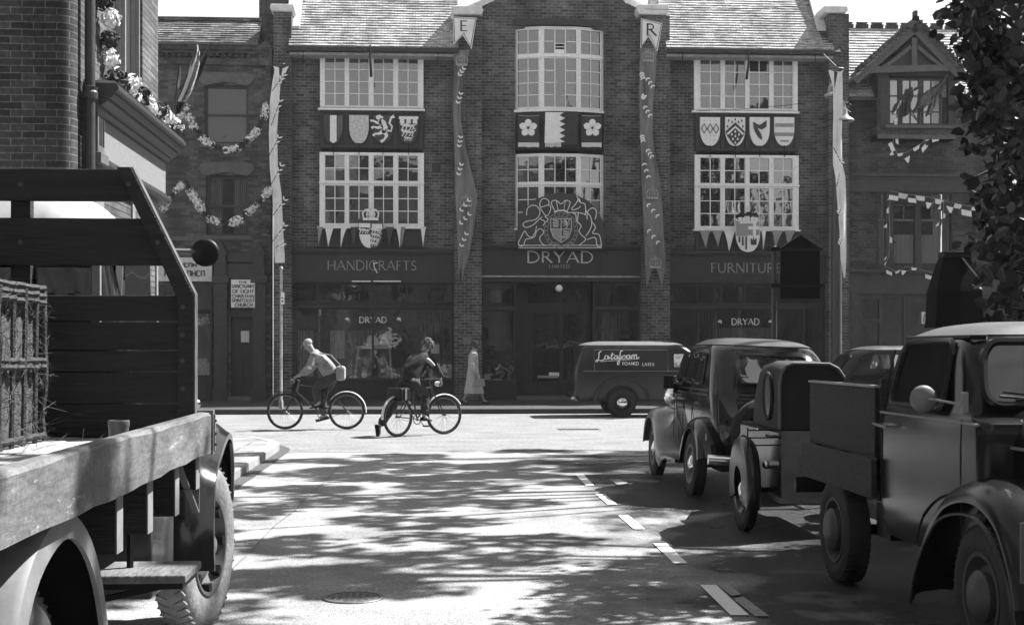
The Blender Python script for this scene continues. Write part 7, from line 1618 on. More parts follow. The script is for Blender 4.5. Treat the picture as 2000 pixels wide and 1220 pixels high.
# mounting step
b = mb(); b.box(-1.30, -.945, 5.20, 5.56, .60, .632); W(b, 'step_board', M('step_board', .14, .75, 6, .4, bump=.5, stretch=(2,.6,1), wear=.3, wearv=.03), bev=.006)
W(mb().box(-1.29, -.96, 5.22, 5.54, .575, .599).bar((-1.28,5.38,.59), (-1.50,5.38,.72), .05, .03).bar((-1.0,5.3,.585),(-1.4,5.3,.50), .04, .02), 'step_bracket', m_black)
# round mirror
b = mb(); b.tube([(-1.72, 7.45, 2.05), (-1.33, 7.62, 2.055)], .016, 6).tube([(-1.72,7.35,2.0),(-1.5,7.54,2.05)], .014, 6); ma = W(b, 'mirror_arm', M('mirror_arm2', .10, .4))
W(mb().lathe([(0,-.016),(.066,-.014),(.078,-.004),(.08,.01),(.07,.03),(.03,.045),(0,.048)], (-1.275, 7.62, 2.05), 'Y', 28), 'mirror', m_black, ma, smooth=True)
W(mb().ball((-1.115, 6.42, 1.245), .022, 10, 6), 'marker_lamp', m_chrome, smooth=True)
# a tin standing in the bed
t = mb().lathe([(0,1.095),(.036,1.096),(.038,1.20),(.041,1.205),(.041,1.225),(.036,1.228),(.034,1.20),(.0,1.19)], (-1.21, 5.25, 0), n=24).build('paint_tin', M('tin', .13, .4, 8, .3), smooth=True); tag(t, 'small open tin standing on the lorry deck behind its edge board', 'tin')
# wicker crate of straw
cx0, cx1, cy0, cy1, cz0, cz1 = -2.75, -1.72, 5.42, 6.05, 1.095, 1.76
t = thing('wicker_crate', 'tall wicker crate stuffed with straw at the front of the lorry deck', 'crate', ((cx0+cx1)/2, (cy0+cy1)/2, cz0)); r = random.Random(4)
m_wick = M('wicker', .05, .8, 25, .5, bump=.4); m_straw = M('straw', .06, .9, 30, .7)
for x in [cx0+(cx1-cx0)*i/9 for i in range(10)]:
    for y in (cy0, cy1): mb().tube([(x+r.uniform(-.01,.01), y+r.uniform(-.01,.01), cz0+(cz1-cz0)*k/6) for k in range(7)], .012, 6).build('stake', m_wick, t)
for y in (cy0+.16, cy0+.32, cy0+.48):
    for x in (cx0, cx1): mb().tube([(x, y, cz0), (x+.01, y, cz1)], .012, 6).build('stake', m_wick, t)
for z in (cz0+.03, cz0+.33, cz0+.36, cz1-.05, cz1-.02, cz1+.01):
    k = []
    for (a, b0), (c, d) in (((cx0,cy0),(cx1,cy0)),((cx1,cy0),(cx1,cy1)),((cx1,cy1),(cx0,cy1)),((cx0,cy1),(cx0,cy0))):
        L0 = math.hypot(c-a, d-b0); n = int(L0/.05)
        for i in range(n): u = i/n; w_ = .014*(1 if i % 2 else -1); k.append((a+(c-a)*u+(w_ if a == c else 0), b0+(d-b0)*u+(w_ if a != c else 0), z+r.uniform(-.004,.004)))
    mb().tube(k+[k[0]], .014, 6, False).build('weave_band', m_wick, t)
b = mb()
for i in range(2600):
    p = Vector((r.uniform(cx0+.02, cx1+.03), r.uniform(cy0-.01, cy1), r.uniform(cz0, cz1-.02))); d = Vector((r.gauss(0,1), r.gauss(0,1), r.gauss(0,.9))).normalized()*r.uniform(.03,.09)
    if i % 4 == 0: p.x = cx1+r.uniform(-.01,.03)
    elif i % 2 == 0: p.y = cy0+r.uniform(-.02,.03)
    q = Vector((r.gauss(0,1), r.gauss(0,1), r.gauss(0,1))).normalized()*.0018; b.add([p-q, p+q, p+d+q*.4, p+d-q*.4], [(0,1,2,3)])
b.box(cx0+.04, cx1-.04, cy0+.04, cy1-.04, cz0+.01, cz1-.12)
tag(b.build('straw', m_straw), 'loose straw packed in the wicker crate', 'straw', None, 'stuff')
b = mb()
for i in range(420):
    p = Vector((r.uniform(cx0-.1, cx1+.45)-abs(r.gauss(0,.05)), r.uniform(cy0-.25, cy1+.15), 1.10)); d = Vector((r.gauss(0,1), r.gauss(0,1), r.uniform(0,.35))).normalized()*r.uniform(.03,.12); q = Vector((r.gauss(0,1), r.gauss(0,1), 0)).normalized()*.0015; b.add([p-q, p+q, p+d+q*.4, p+d-q*.4], [(0,1,2,3)])
tag(b.build('loose_straw', m_straw), 'wisps of straw scattered on the lorry deck beside the crate', 'straw', None, 'stuff')

# ================================================================= BICYCLES AND PEOPLE
m_tyb = M('bicycle_tyre', .02, .7); m_brim = M('bicycle_rim', .12, .3, metal=.6); m_bfr = M('bicycle_frame', .012, .3, coat=.5); m_guard = M('pale_mudguard', .55, .4)
def bicycle(name, label, loc, rz, steer=0.0, guards=(1, 1), bag=None, wb=1.08):
    """local +x is forward; rear wheel at 0, front at wb"""
    R0 = .345; t = thing(name, label, 'bicycle', loc, rz)
    def bw_(x, st, nm='wheel'):
        e = bpy.data.objects.new(nm, None); C.objects.link(e); e.parent = t; e.location = (x, 0, R0); e.rotation_euler = (0, 0, st); e.empty_display_size = .1
        L_(mb().lathe([(R0-.038,.014),(R0-.03,.019),(R0-.014,.02),(R0-.003,.012),(R0,0),(R0-.003,-.012),(R0-.014,-.02),(R0-.03,-.019),(R0-.038,-.014)], (0,0,0), 'Y', 56), 'tyre', m_tyb, e, smooth=True)
        L_(mb().lathe([(R0-.034,.012),(R0-.052,.012),(R0-.056,.004),(R0-.056,-.004),(R0-.052,-.012),(R0-.034,-.012)], (0,0,0), 'Y', 48), 'rim', m_brim, e, smooth=True)
        b = mb()
        for k in range(28):
            a = 2*PI*k/28; s = .03 if k % 2 else -.03; a2 = a+(.9 if (k//2) % 2 else -.9); b.tube([(.02*math.cos(a2), s, .02*math.sin(a2)), ((R0-.054)*math.cos(a), 0, (R0-.054)*math.sin(a))], .0016, 3, False)
        L_(b, 'spokes', m_brim, e); L_(mb().tube([(0,-.05,0),(0,.05,0)], .018, 8), 'axle', m_brim, e); return e
    bw_(0, 0); bb_ = Vector((.46, 0, .29)); seat = Vector((.32, 0, .88)); hd0 = Vector((wb-.27, 0, .88)); hd1 = Vector((wb-.22, 0, .70))
    fr = mb()
    for a, c, r_ in ((bb_, seat, .015), (seat-Vector((-.03,0,.1)), hd0-Vector((0,0,.03)), .014), (bb_, hd1, .016), (hd0, hd1, .018)): fr.tube([a, c], r_, 8)
    for s in (-1, 1): fr.tube([bb_+Vector((0,s*.02,0)), (0, s*.055, R0)], .009, 6).tube([seat+Vector((.02,s*.015,-.1)), (0, s*.055, R0)], .008, 6)
    L_(fr, 'frame', m_bfr, t, smooth=True)
    # steered front end
    m4 = Matrix.Rotation(steer, 3, 'Z'); piv = Vector((wb-.19, 0, 0)); q = lambda x, y, z: tuple(piv+m4@(Vector((x, y, z))-piv))
    e = bw_(wb, steer); e.location = (q(wb, 0, R0)[0], q(wb, 0, R0)[1], R0)
    fk = mb()
    for s in (-1, 1): fk.tube([q(wb-.21,s*.045,.70), q(wb-.12,s*.05,.55), q(wb-.04,s*.052,.40), q(wb,s*.052,R0)], [.013,.012,.010,.008], 6)
    L_(fk, 'fork', m_bfr, t, smooth=True)
    hb = mb(); hb.tube([q(wb-.27,0,.86), q(wb-.28,0,.97), q(wb-.22,0,.99)], .013, 6)
    for s in (-1, 1): hb.tube([q(wb-.22,0,.99), q(wb-.19,s*.16,1.0), q(wb-.22,s*.27,.98), q(wb-.32,s*.29,.96)], .011, 6)
    L_(hb, 'handlebar', m_brim, t, smooth=True)
    for s in (-1, 1): L_(mb().tube([q(wb-.25,s*.28,.975), q(wb-.34,s*.292,.957)], .016, 8), 'grip', m_black, t)
    L_(mb().lathe([(0,-.05),(.03,-.045),(.05,0),(.052,.02),(.0,.03)], (0,0,0), 'X', 14, m4).warp(lambda x, y, z: (q(wb-.13,0,.90)[0]+x, q(wb-.13,0,.90)[1]+y, .90+z)), 'lamp', m_guard if steer else m_brim, t, smooth=True)
    sd = mb(); sd.loft([[(x+.06, w_*math.cos(a*PI/5)*.5, z_+h_*math.sin(a*PI/5)) for a in range(10)] for x, w_, z_, h_ in ((.06,.13,.95,.02),(.14,.20,.955,.032),(.24,.15,.95,.03),(.34,.05,.95,.02),(.40,.035,.945,.012))]); sd.tube([(.30,0,.86),(.28,0,.94)], .012, 6); L_(sd, 'saddle', m_black, t, smooth=True)
    for k, x0_, st in ((0, 0, 0), (1, wb, steer)):
        b = mb(); a0, a1 = (35, 185) if k == 0 else (30, 150)
        rr = [];
        for i in range(17):
            a = math.radians(a0+(a1-a0)*i/16)
            for_ = [(-.03, .012), (-.022, .022), (0, .026), (.022, .022), (.03, .012)]
            ring = []
            for yy, h_ in for_+[(y_, h__-.004) for y_, h__ in reversed(for_)]:
                v_ = (x0_+(R0+h_+.008)*math.cos(a), yy, R0+(R0+h_+.008)*math.sin(a)); ring.append(q(*v_) if k else v_)
            rr.append(ring)
        L_(b.loft(rr), 'mudguard', m_guard if guards[k] else m_bfr, t, smooth=True)
    cs = mb(); cs.lathe([(.08,.02),(.095,.02),(.095,.026),(.08,.026)], (bb_.x, -.03, bb_.z), 'Y', 24).lathe([(0,.0),(.03,.01),(.03,.03)], (bb_.x, -.03, bb_.z), 'Y', 12)
    cs.tube([(bb_.x,-.045,bb_.z+.09), (0,-.045,R0+.03)], .004, 4).tube([(bb_.x,-.045,bb_.z-.09), (0,-.045,R0-.03)], .004, 4); L_(cs, 'chainset', m_brim, t)
    for s in (-1, 1):
        cp_ = Vector((bb_.x+s*.11*.9, s*-.07*-1 if False else -s*.075, bb_.z-s*.12)); L_(mb().tube([(bb_.x,-s*.05,bb_.z), cp_], .008, 6), 'crank', m_brim, t); L_(mb().obox(cp_+Vector((0,-s*.06,0)), (.045,.045,.012)), 'pedal', m_black, t)
    if bag:
        L_(mb().box(-.10, .14, -.17, .17, .62, .85) if bag == 1 else mb().box(.02, .20, -.19, .19, .66, .92), 'saddlebag', m_black if bag == 1 else M('canvas_bag', .30, .8), t, bev=.03)
        if bag == 1: L_(mb().box(.0, .04, -.186, -.172, .64, .84), 'bag_strap', M('strap_pale', .14, .6), t)
    return t
def skin(name, pts, edges, rad, m_, par, root=0, sub=2):
    me = bpy.data.meshes.new(name); me.from_pydata([Vector(p) for p in pts], edges, []); o = bpy.data.objects.new(name, me); C.objects.link(o); me.materials.append(m_); o.parent = par
    sk = o.modifiers.new('skin', 'SKIN'); sk.use_smooth_shade = True
    if not me.skin_vertices: 
        bpy.context.view_layer.objects.active = o
    for i, r_ in enumerate(rad): me.skin_vertices[0].data[i].radius = r_ if isinstance(r_, tuple) else (r_, r_)
    me.skin_vertices[0].data[root].use_root = True
    ss = o.modifiers.new('sub', 'SUBSURF'); ss.levels = sub; ss.render_levels = sub; return o
m_skin = M('skin', .24, .6, 12, .15)
WT = bpy.data.textures.new('cloth_folds', 'CLOUDS'); WT.noise_scale = .10; WT.noise_depth = 1
def wrinkle(o):
    d = o.modifiers.new('folds', 'DISPLACE'); d.texture = WT; d.strength = .035; d.mid_level = .5; d.texture_coords = 'LOCAL'; return o
def person(label, loc, rz, J, m_top, m_leg, m_hair, hairf=None, coat=False, foots=None, m_shoe=m_black, neck_m=None, gaze=(1,0,0), slim=1.0):
    """J: joint positions in local metres. body skin mesh + clothing children"""
    t = thing('person', label, 'person', loc, rz); V = {k: Vector(v) for k, v in J.items()}
    g = Vector(gaze).normalized(); hc = V['head']; up = (hc-V['neck']).normalized(); lat = up.cross(g).normalized(); g = lat.cross(up).normalized()
    sh = V['chest']; names = ['pelvis','waist','chest','neck']; P_ = [V[n_] for n_ in names]; R_ = [.085*slim,.09*slim,(.12*slim,.09*slim),.055]
    E = [(0,1),(1,2),(2,3)]
    def add(p, r_, frm): P_.append(p); R_.append(r_); E.append((frm, len(P_)-1)); return len(P_)-1
    h1 = add(hc-up*.05, .07, 3); h2 = add(hc+up*.03, (.082,.092), h1); h3 = add(hc+up*.09, .05, h2)
    for s, n_ in ((1,'l'), (-1,'r')):
        a = add(V['sh_'+n_], .046, 2); a2 = add(V['el_'+n_], .036, a); a3 = add(V['wr_'+n_], .028, a2)
        d = (V['wr_'+n_]-V['el_'+n_]).normalized(); q = add(V['wr_'+n_]+d*.06, (.036,.022), a3)
        k = add(V['hip_'+n_], .062, 0); k2 = add(V['kn_'+n_], .050, k); k3 = add(V['an_'+n_], .040, k2)
        fd = Vector(J.get('ft_'+n_, (1,0,-.1))).normalized(); k4 = add(V['an_'+n_]+fd*.10-Vector((0,0,.03)), .035, k3)
    skin('body', P_, E, R_, m_skin, t)
    # face: nose, eyes, mouth, ears
    fc = hc+up*.0
    nz = mb(); nz.add([fc+g*.085+up*.035, fc+g*.115-up*.012, fc+g*.085+lat*.018-up*.016, fc+g*.085-lat*.018-up*.016, fc+g*.08-up*.02], [(0,2,1),(0,1,3),(1,2,4),(1,4,3)]); L_(nz, 'nose', m_skin, t)
    for s in (1, -1):
        ro = Matrix((g, lat, up)).transposed(); L_(mb().ball(fc+g*.082+lat*s*.032+up*.028, (.008,.014,.008), 8, 6, ro), 'eye', m_ink, t); L_(mb().ball(fc+lat*s*.085+up*.005-g*.01, (.018,.010,.03), 8, 6, ro), 'ear', m_skin, t, smooth=True)
    L_(mb().ball(fc+g*.083-up*.045, (.006,.024,.006), 8, 6, Matrix((g, lat, up)).transposed()), 'mouth', M('lips', .12, .6), t)
    hr = mb(); r_ = random.Random(3); ro = Matrix((g, lat, up)).transposed()
    hr.ball(fc-g*.018+up*.055, (.098,.090,.078), 16, 12, ro)
    if hairf == 'curly':
        for k in range(60):
            d = Vector((r_.uniform(-1,.55), r_.uniform(-1,1), r_.uniform(-.75,1))).normalized(); hr.ball(fc-g*.01+up*.03+ro@Vector((d.x*.10, d.y*.098, d.z*.095)), r_.uniform(.022,.034), 6, 4)
    elif hairf != 'cap':
        for k in range(50):
            d = Vector((r_.uniform(-1,.5), r_.uniform(-1,1), r_.uniform(-.3,1))).normalized(); hr.ball(fc-g*.014+up*.04+ro@Vector((d.x*.095, d.y*.088, d.z*.085)), r_.uniform(.012,.022), 5, 3)
    hh = L_(hr, 'cap' if hairf == 'cap' else 'hair', m_hair, t, smooth=True)
    if hairf == 'cap': hr2 = mb().ball(fc+g*.08+up*.065, (.065,.075,.010), 14, 6, ro); L_(hr2, 'cap_peak', m_hair, hh, smooth=True)
    # hands with five fingers
    for n_ in ('l', 'r'):
        d = (V['wr_'+n_]-V['el_'+n_]).normalized(); side = Vector(J.get('palm_'+n_, (0, 1, 0))); side = (side-d*side.dot(d)).normalized(); dn = d.cross(side).normalized()
        if dn.z > 0: dn = -dn
        p0 = V['wr_'+n_]+d*.055; b = mb(); b.ball(p0, (.042,.036,.016), 10, 7, Matrix((d, side, dn)).transposed())
        for k in range(4):
            a = p0+d*.035+side*(.027-.018*k); l = (.034,.040,.038,.029)[k]; b.tube([a, a+d*l+dn*.008, a+d*l*1.3+dn*(.008+l*.7), a+d*l*.9+dn*(.012+l*1.25)], [.009,.0085,.008,.006], 6)
        a = p0-d*.01+side*.034; b.tube([a, a+d*.025+side*.018+dn*.01, a+d*.048+side*.012+dn*.026], [.010,.009,.007], 6); L_(b, 'hand', m_skin, t, smooth=True)
    # clothing
    jp = [V['pelvis']-(V['waist']-V['pelvis'])*.25, V['waist'], V['chest'], V['neck']-(V['neck']-V['chest'])*.08]; jr = [.165*slim, .165*slim, (.195*slim,.155*slim), .090]; je = [(0,1),(1,2),(2,3)]
    for n_ in ('l','r'):
        jp.append(V['sh_'+n_]); jr.append(.095); je.append((2, len(jp)-1)); jp.append(V['sh_'+n_].lerp(V['el_'+n_], .5)); jr.append(.082); je.append((len(jp)-2, len(jp)-1)); jp.append(V['el_'+n_]); jr.append(.074); je.append((len(jp)-2, len(jp)-1)); jp.append(V['el_'+n_].lerp(V['wr_'+n_], .93)); jr.append(.050); je.append((len(jp)-2, len(jp)-1))
    wrinkle(skin('coat' if coat else 'jacket', jp, je, jr, m_top, t, sub=3))
    if not coat:
        lp = [V['waist']+(V['pelvis']-V['waist'])*.5, V['pelvis']]; lr = [.135*slim, .150*slim]; le = [(0,1)]
        for n_ in ('l','r'):
            lp.append(V['hip_'+n_]); lr.append(.115); le.append((1, len(lp)-1)); lp.append(V['hip_'+n_].lerp(V['kn_'+n_], .5)); lr.append(.102); le.append((len(lp)-2, len(lp)-1)); lp.append(V['kn_'+n_]); lr.append(.088); le.append((len(lp)-2, len(lp)-1)); lp.append(V['kn_'+n_].lerp(V['an_'+n_], .93)); lr.append(.078); le.append((len(lp)-2, len(lp)-1))
        wrinkle(skin('trousers', lp, le, lr, m_leg, t, root=1, sub=3))
    for n_ in ('l','r'):
        fd = Vector(J.get('ft_'+n_, (1,0,-.1))).normalized(); sd_ = Vector((0,1,0)); sd_ = (sd_-fd*sd_.dot(fd)).normalized(); u_ = fd.cross(sd_).normalized(); c0 = V['an_'+n_]-u_*.035 if u_.z > 0 else V['an_'+n_]+u_*.035
        if u_.z < 0: u_ = -u_
        rings = []
        for x, w_, hh_ in ((-.07,.026,.05),(-.04,.036,.075),(.03,.038,.075),(.09,.043,.050),(.15,.042,.036),(.19,.026,.024)):
            rings.append([c0+fd*x+sd_*w_*math.cos(a*PI/5)+u_*(-.035+hh_*.5+hh_*.5*math.sin(a*PI/5)) for a in range(10)])
        L_(mb().loft(rings), 'shoe', m_shoe, t, smooth=True, fix=True)
    return t
# bicycle B (turning away to the right) and its rider
gr = G(777, 853); rzB = math.radians(45)
bicycle('bicycle', 'black bicycle with pale mudguard and saddlebag, its rider resting a foot on the road', (gr[0]+.0, gr[1], 0), rzB, steer=-math.radians(20), guards=(1, 1), bag=1)
m_suit = M('dark_jacket', .016, .9, 14, .5, bump=.5); m_trs = M('dark_trousers', .024, .9, 12, .4, bump=.4)
JB = {'pelvis': (.24,0,.98), 'waist': (.32,0,1.13), 'chest': (.52,0,1.32), 'neck': (.62,-.01,1.46), 'head': (.69,-.03,1.57),
 'sh_l': (.56,.17,1.34), 'el_l': (.74,.27,1.12), 'wr_l': (.76,.28,.99), 'sh_r': (.56,-.17,1.33), 'el_r': (.72,-.30,1.10), 'wr_r': (.78,-.26,1.0),
 'hip_l': (.24,.10,.95), 'kn_l': (.16,.26,.56), 'an_l': (-.12,.36,.15), 'ft_l': (.25,.0,-.95), 'hip_r': (.25,-.10,.95), 'kn_r': (.56,-.12,.72), 'an_r': (.50,-.13,.33), 'ft_r': (1,0,-.05)}
person('person in dark jacket and trousers leaning over the handlebar with one foot on the road', (gr[0], gr[1], 0), rzB, JB, m_suit, m_trs, M('fair_hair', .085, .8, 30, .6), hairf='curly', gaze=(.8,-.75,-.1))
# bicycle A passing to the left
ga = G(677, 838); rzA = PI-math.radians(2)
bicycle('bicycle', 'black bicycle with shiny rear mudguard ridden left by the person in a pale shirt', (ga[0], ga[1], 0), rzA, guards=(1, 0), bag=None, wb=1.16)
m_pale = M('pale_shirt', .22, .9, 5, .45, bump=.3); m_trg = M('grey_trousers', .035, .9, 8, .4, bump=.3)
JA = {'pelvis': (.26,0,.98), 'waist': (.34,0,1.15), 'chest': (.54,0,1.36), 'neck': (.64,0,1.47), 'head': (.72,0,1.575),
 'sh_l': (.58,.18,1.37), 'el_l': (.70,.28,1.13), 'wr_l': (.86,.29,1.03), 'sh_r': (.58,-.18,1.37), 'el_r': (.70,-.28,1.13), 'wr_r': (.86,-.29,1.03),
 'hip_l': (.26,.10,.96), 'kn_l': (.58,.12,.80), 'an_l': (.50,.12,.48), 'ft_l': (1,0,-.1), 'hip_r': (.26,-.10,.96), 'kn_r': (.50,-.12,.62), 'an_r': (.42,-.12,.24), 'ft_r': (1,0,-.25)}
person('person in a pale shirt and cap cycling left past the left shop window', (ga[0], ga[1], 0), rzA, JA, m_pale, m_trg, M('pale_cap', .26, .8), hairf='cap', gaze=(1,0,-.2))
q = thing('haversack', 'pale haversack slung behind the cyclist in the pale shirt', 'bag', (ga[0]-.10, ga[1]-.05, .95))
mb().box(ga[0]-.20, ga[0]-.02, ga[1]-.16, ga[1]+.16, .92, 1.20).build('bag', M('haversack', .24, .9, 8, .3, bump=.3), q, bev=.06)
mb().tube([(ga[0]-.08,ga[1]-.17,1.18),(ga[0]-.28,ga[1]-.18,1.40),(ga[0]-.5,ga[1]-.16,1.44)], .014, 6).build('strap', M('strap2', .2, .8), q)
# walking woman on the far pavement
gw = G(924, 790, KH); rzW = math.radians(0)
m_coat = M('pale_coat', .42, .95, 30, .35, bump=.6)
s_ = 1.0
JW = {'pelvis': (0,0,.86), 'waist': (.0,0,1.02), 'chest': (.02,0,1.22), 'neck': (.03,0,1.36), 'head': (.06,0,1.49),
 'sh_l': (.01,.15,1.24), 'el_l': (-.06,.19,1.0), 'wr_l': (.06,.19,.80), 'sh_r': (.01,-.15,1.24), 'el_r': (-.05,-.20,1.0), 'wr_r': (.05,-.20,.80),
 'hip_l': (0,.08,.82), 'kn_l': (.16,.08,.46), 'an_l': (.27,.08,.09), 'ft_l': (1,0,.15), 'hip_r': (0,-.08,.82), 'kn_r': (-.05,-.08,.46), 'an_r': (-.25,-.08,.12), 'ft_r': (1,0,-.45)}
wm = person('person in a long pale coat with curled hair walking right along the far pavement', (gw[0], gw[1], KH), rzW, JW, m_coat, None, M('brown_hair', .05, .6, 30, .6), hairf='curly', coat=True, slim=.82, m_shoe=M('court_shoe', .05, .4))
rings = []
for z, hx_, hy_, ox in ((1.34,.085,.10,.02),(1.26,.12,.165,.01),(1.10,.13,.165,.0),(.98,.13,.15,.0),(.80,.155,.17,.0),(.60,.19,.19,.01),(.40,.235,.215,.02),(.285,.255,.225,.025)):
    rings.append([(ox+hx_*math.cos(a*PI/12)*(1+.04*math.sin(a*3)*(1.3-z)), hy_*math.sin(a*PI/12)*(1+.05*math.cos(a*2.5)*(1.3-z)), z) for a in range(24)])
L_(mb().loft(rings), 'coat_skirt', m_coat, wm, smooth=True)
L_(mb().lathe([(.06,1.33),(.085,1.335),(.07,1.385),(.055,1.38)], (.02,0,0), n=16), 'collar', m_coat, wm, smooth=True)
hb = thing('handbag', 'light handbag carried by the person in the long pale coat', 'handbag', (gw[0]+.12, gw[1]-.26, KH+.48))
mb().prism([(gw[0]-.0,KH+.47),(gw[0]+.30,KH+.47),(gw[0]+.27,KH+.66),(gw[0]+.03,KH+.66)], gw[1]-.33, gw[1]-.24).build('bag', M('handbag', .24, .6, 25, .3), hb, bev=.015)
mb().tube([(gw[0]+.06,gw[1]-.285,KH+.65),(gw[0]+.09,gw[1]-.27,KH+.78),(gw[0]+.14,gw[1]-.25,KH+.80),(gw[0]+.2,gw[1]-.27,KH+.77),(gw[0]+.23,gw[1]-.285,KH+.65)], .009, 6).build('handle', M('bag_handle', .12, .5), hb)
# ================================================================= TREES
def leafmat(name, v):
    m = bpy.data.materials.new(name); m.use_nodes = True; t_ = m.node_tree; b = t_.nodes['Principled BSDF']; oi = nn(t_, 'ShaderNodeNewGeometry'); r_ = nn(t_, 'ShaderNodeMapRange'); r_.inputs['To Min'].default_value = v*.6; r_.inputs['To Max'].default_value = v*2.2
    t_.links.new(oi.outputs['Random Per Island'], r_.inputs[0]); t_.links.new(r_.outputs[0], b.inputs['Base Color']); b.inputs['Roughness'].default_value = .45; b.inputs['Specular IOR Level'].default_value = .4
    tr = nn(t_, 'ShaderNodeBsdfTranslucent'); tr.inputs[0].default_value = (v*.5,)*3+(1,); mx = nn(t_, 'ShaderNodeMixShader'); mx.inputs[0].default_value = .25; o = [n for n in t_.nodes if n.type == 'OUTPUT_MATERIAL'][0]
    t_.links.new(b.outputs[0], mx.inputs[1]); t_.links.new(tr.outputs[0], mx.inputs[2]); t_.links.new(mx.outputs[0], o.inputs[0]); return m
m_leaf = leafmat('leaves', .03); m_bark = M('bark', .06, .9, 8, .4, bump=.8, stretch=(3,3,.6))
def add_leaf(b, p, s, r):
    n = Vector((r.gauss(0,.8), r.gauss(0,.8), r.gauss(.2,.7))).normalized(); u = n.orthogonal().normalized(); a = r.uniform(0, 6.28); v = n.cross(u); u, v = u*math.cos(a)+v*math.sin(a), v*math.cos(a)-u*math.sin(a)
    b.add([p-u*s*.5, p-u*s*.2+v*s*.42+n*s*.05, p+u*s*.25+v*s*.34, p+u*s*.62-n*s*.12, p+u*s*.25-v*s*.34, p-u*s*.2-v*s*.42+n*s*.05], [(0,1,2,3),(0,3,4,5)])
def tree(label, base, hgt, clumps, nleaf, ls_, seed, trunk_r=.22, limbs=True):
    r = random.Random(seed); t = thing('street_tree', label, 'tree', base, 0, 'street trees on the near right pavement'); b = mb(); bv = Vector(base)
    top = bv+Vector((r.uniform(-.3,.3), r.uniform(-.3,.3), hgt*.72)); tr = [bv.lerp(top, k/8)+Vector((.08*math.sin(k*1.3+seed), .08*math.cos(k+seed), 0)) for k in range(9)]
    b.tube(tr, [trunk_r*(1.15 if k == 0 else 1-.085*k) for k in range(9)], 12); b.build('trunk', m_bark, t, smooth=True)
    for c, rad in clumps[::max(1, len(clumps)//14)]:
        i = min(8, max(2, int((Vector(c).z-bv.z)/hgt*9)-2)); a = tr[i]; m_ = a.lerp(Vector(c), .5)+Vector((0,0,.25)); mb().tube([a, m_, Vector(c)], [trunk_r*.35, trunk_r*.22, .02], 7).build('limb', m_bark, t, smooth=True)
    b = mb(); tot = sum(q_[1]**2 for q_ in clumps)
    for c, rad in clumps:
        for k in range(int(nleaf*rad**2/tot)):
            d = Vector((r.gauss(0,1), r.gauss(0,1), r.gauss(0,.75))); d = d.normalized()*rad*r.uniform(.25,1.05)**.6; add_leaf(b, Vector(c)+d, ls_*r.uniform(.7,1.25), r)
    b.build('crown', m_leaf, t); return t
def crown(cx_, cy_, cz_, rx_, ry_, rz_, n, r0, r1, seed):
    r = random.Random(seed); o = []
    while len(o) < n:
        d = Vector((r.uniform(-1,1), r.uniform(-1,1), r.uniform(-1,1)))
        if d.length > 1 or d.length < .25: continue
        o.append(((cx_+d.x*rx_, cy_+d.y*ry_, cz_+d.z*rz_), r.uniform(r0, r1)))
    return o
def canopy(cy_, cz_, seed, nd=13, ns=34): return crown(11.0, cy_, cz_, 2.2, 3.0, 2.4, nd, .4, .8, seed)+crown(5.6, cy_, cz_, 2.7, 3.1, 2.2, ns, .24, .50, seed+50)
tree('tall leafy tree on the near pavement whose low boughs hang in at the right', (8.2, 10.4, KH), 11, canopy(11.2, 9.0, 1), 4600, .17, 1)
# its low hanging boughs, the ones in the picture: clumps given by their outline
r = random.Random(6); bough = [o for o in bpy.data.objects if o.name.startswith('street_tree')][-1]
lim = [(0,1862),(40,1848),(100,1872),(150,1893),(200,1895),(260,1912),(300,1925),(330,1918),(400,1928),(450,1915),(500,1905),(560,1912),(600,1932),(640,1962),(660,1990)]
def xlim(py):
    for a, c in zip(lim, lim[1:]):
        if a[0] <= py <= c[0]: u = (py-a[0])/(c[0]-a[0]); return a[1]*(1-u)+c[1]*u
    return 1862 if py < 0 else 2000
b = mb(); b2 = mb(); k = 0
cls = []
for i in range(360):
    py = r.uniform(-160, 650); x0 = xlim(py)+16; px = x0+(abs(r.gauss(0, 1))*60)+r.uniform(4, 160)*r.random(); Yl_ = r.uniform(8.6, 10.8)
    if px > 2120: continue
    if 500 < py < 660 and px < 1990 and r.random() < .45: continue
    cls.append((px, py, Yl_))
for px, py, Yl_ in cls:
    c = Vector(P(px, py, Yl_))
    for j in range(15): add_leaf(b, c+Vector((r.gauss(0,.085), r.gauss(0,.14), r.gauss(0,.06))), .088*r.uniform(.7,1.25), r)
# sprays that poke out of the outline
for px, py, dx, dy in ((1900,40,-60,-8),(1890,20,-55,10),(1900,110,-32,-10),(1915,170,-38,20),(1930,250,-34,10),(1925,290,-42,-4),(1935,370,-28,14),(1930,420,-26,20),(1925,480,-36,10),(1935,540,-40,22),(1960,590,-46,6),(1975,620,-50,8),(1900,345,-14,14)):
    Yl_ = 9.4
    for j in range(9): u = r.uniform(.2, 1.05); add_leaf(b, Vector(P(px+dx*u+r.gauss(0,4), py+dy*u+r.gauss(0,5), Yl_+r.uniform(-.1,.1))), .085*r.uniform(.8,1.2), r)
    b2.tube([P(px+30, py-10, Yl_), P(px+dx*.4, py+dy*.4, Yl_), P(px+dx, py+dy, Yl_)], [.012,.007,.003], 5)
b.build('low_bough', m_leaf, bough)
for py, yl_ in ((60,9.3),(230,9.5),(420,9.2),(560,9.4)): b2.tube([P(2150, py-120, yl_+.5), P(2030, py-40, yl_+.2), P(1950, py, yl_)], [.05,.03,.012], 7)
b2.build('twigs', m_bark, bough)
tree('tall leafy tree further along the right pavement, outside the frame', (10.2, 16.6, KH), 13, [((x-.1, y, z), r_) for (x, y, z), r_ in canopy(16.6, 9.6, 3)], 4600, .18, 3)
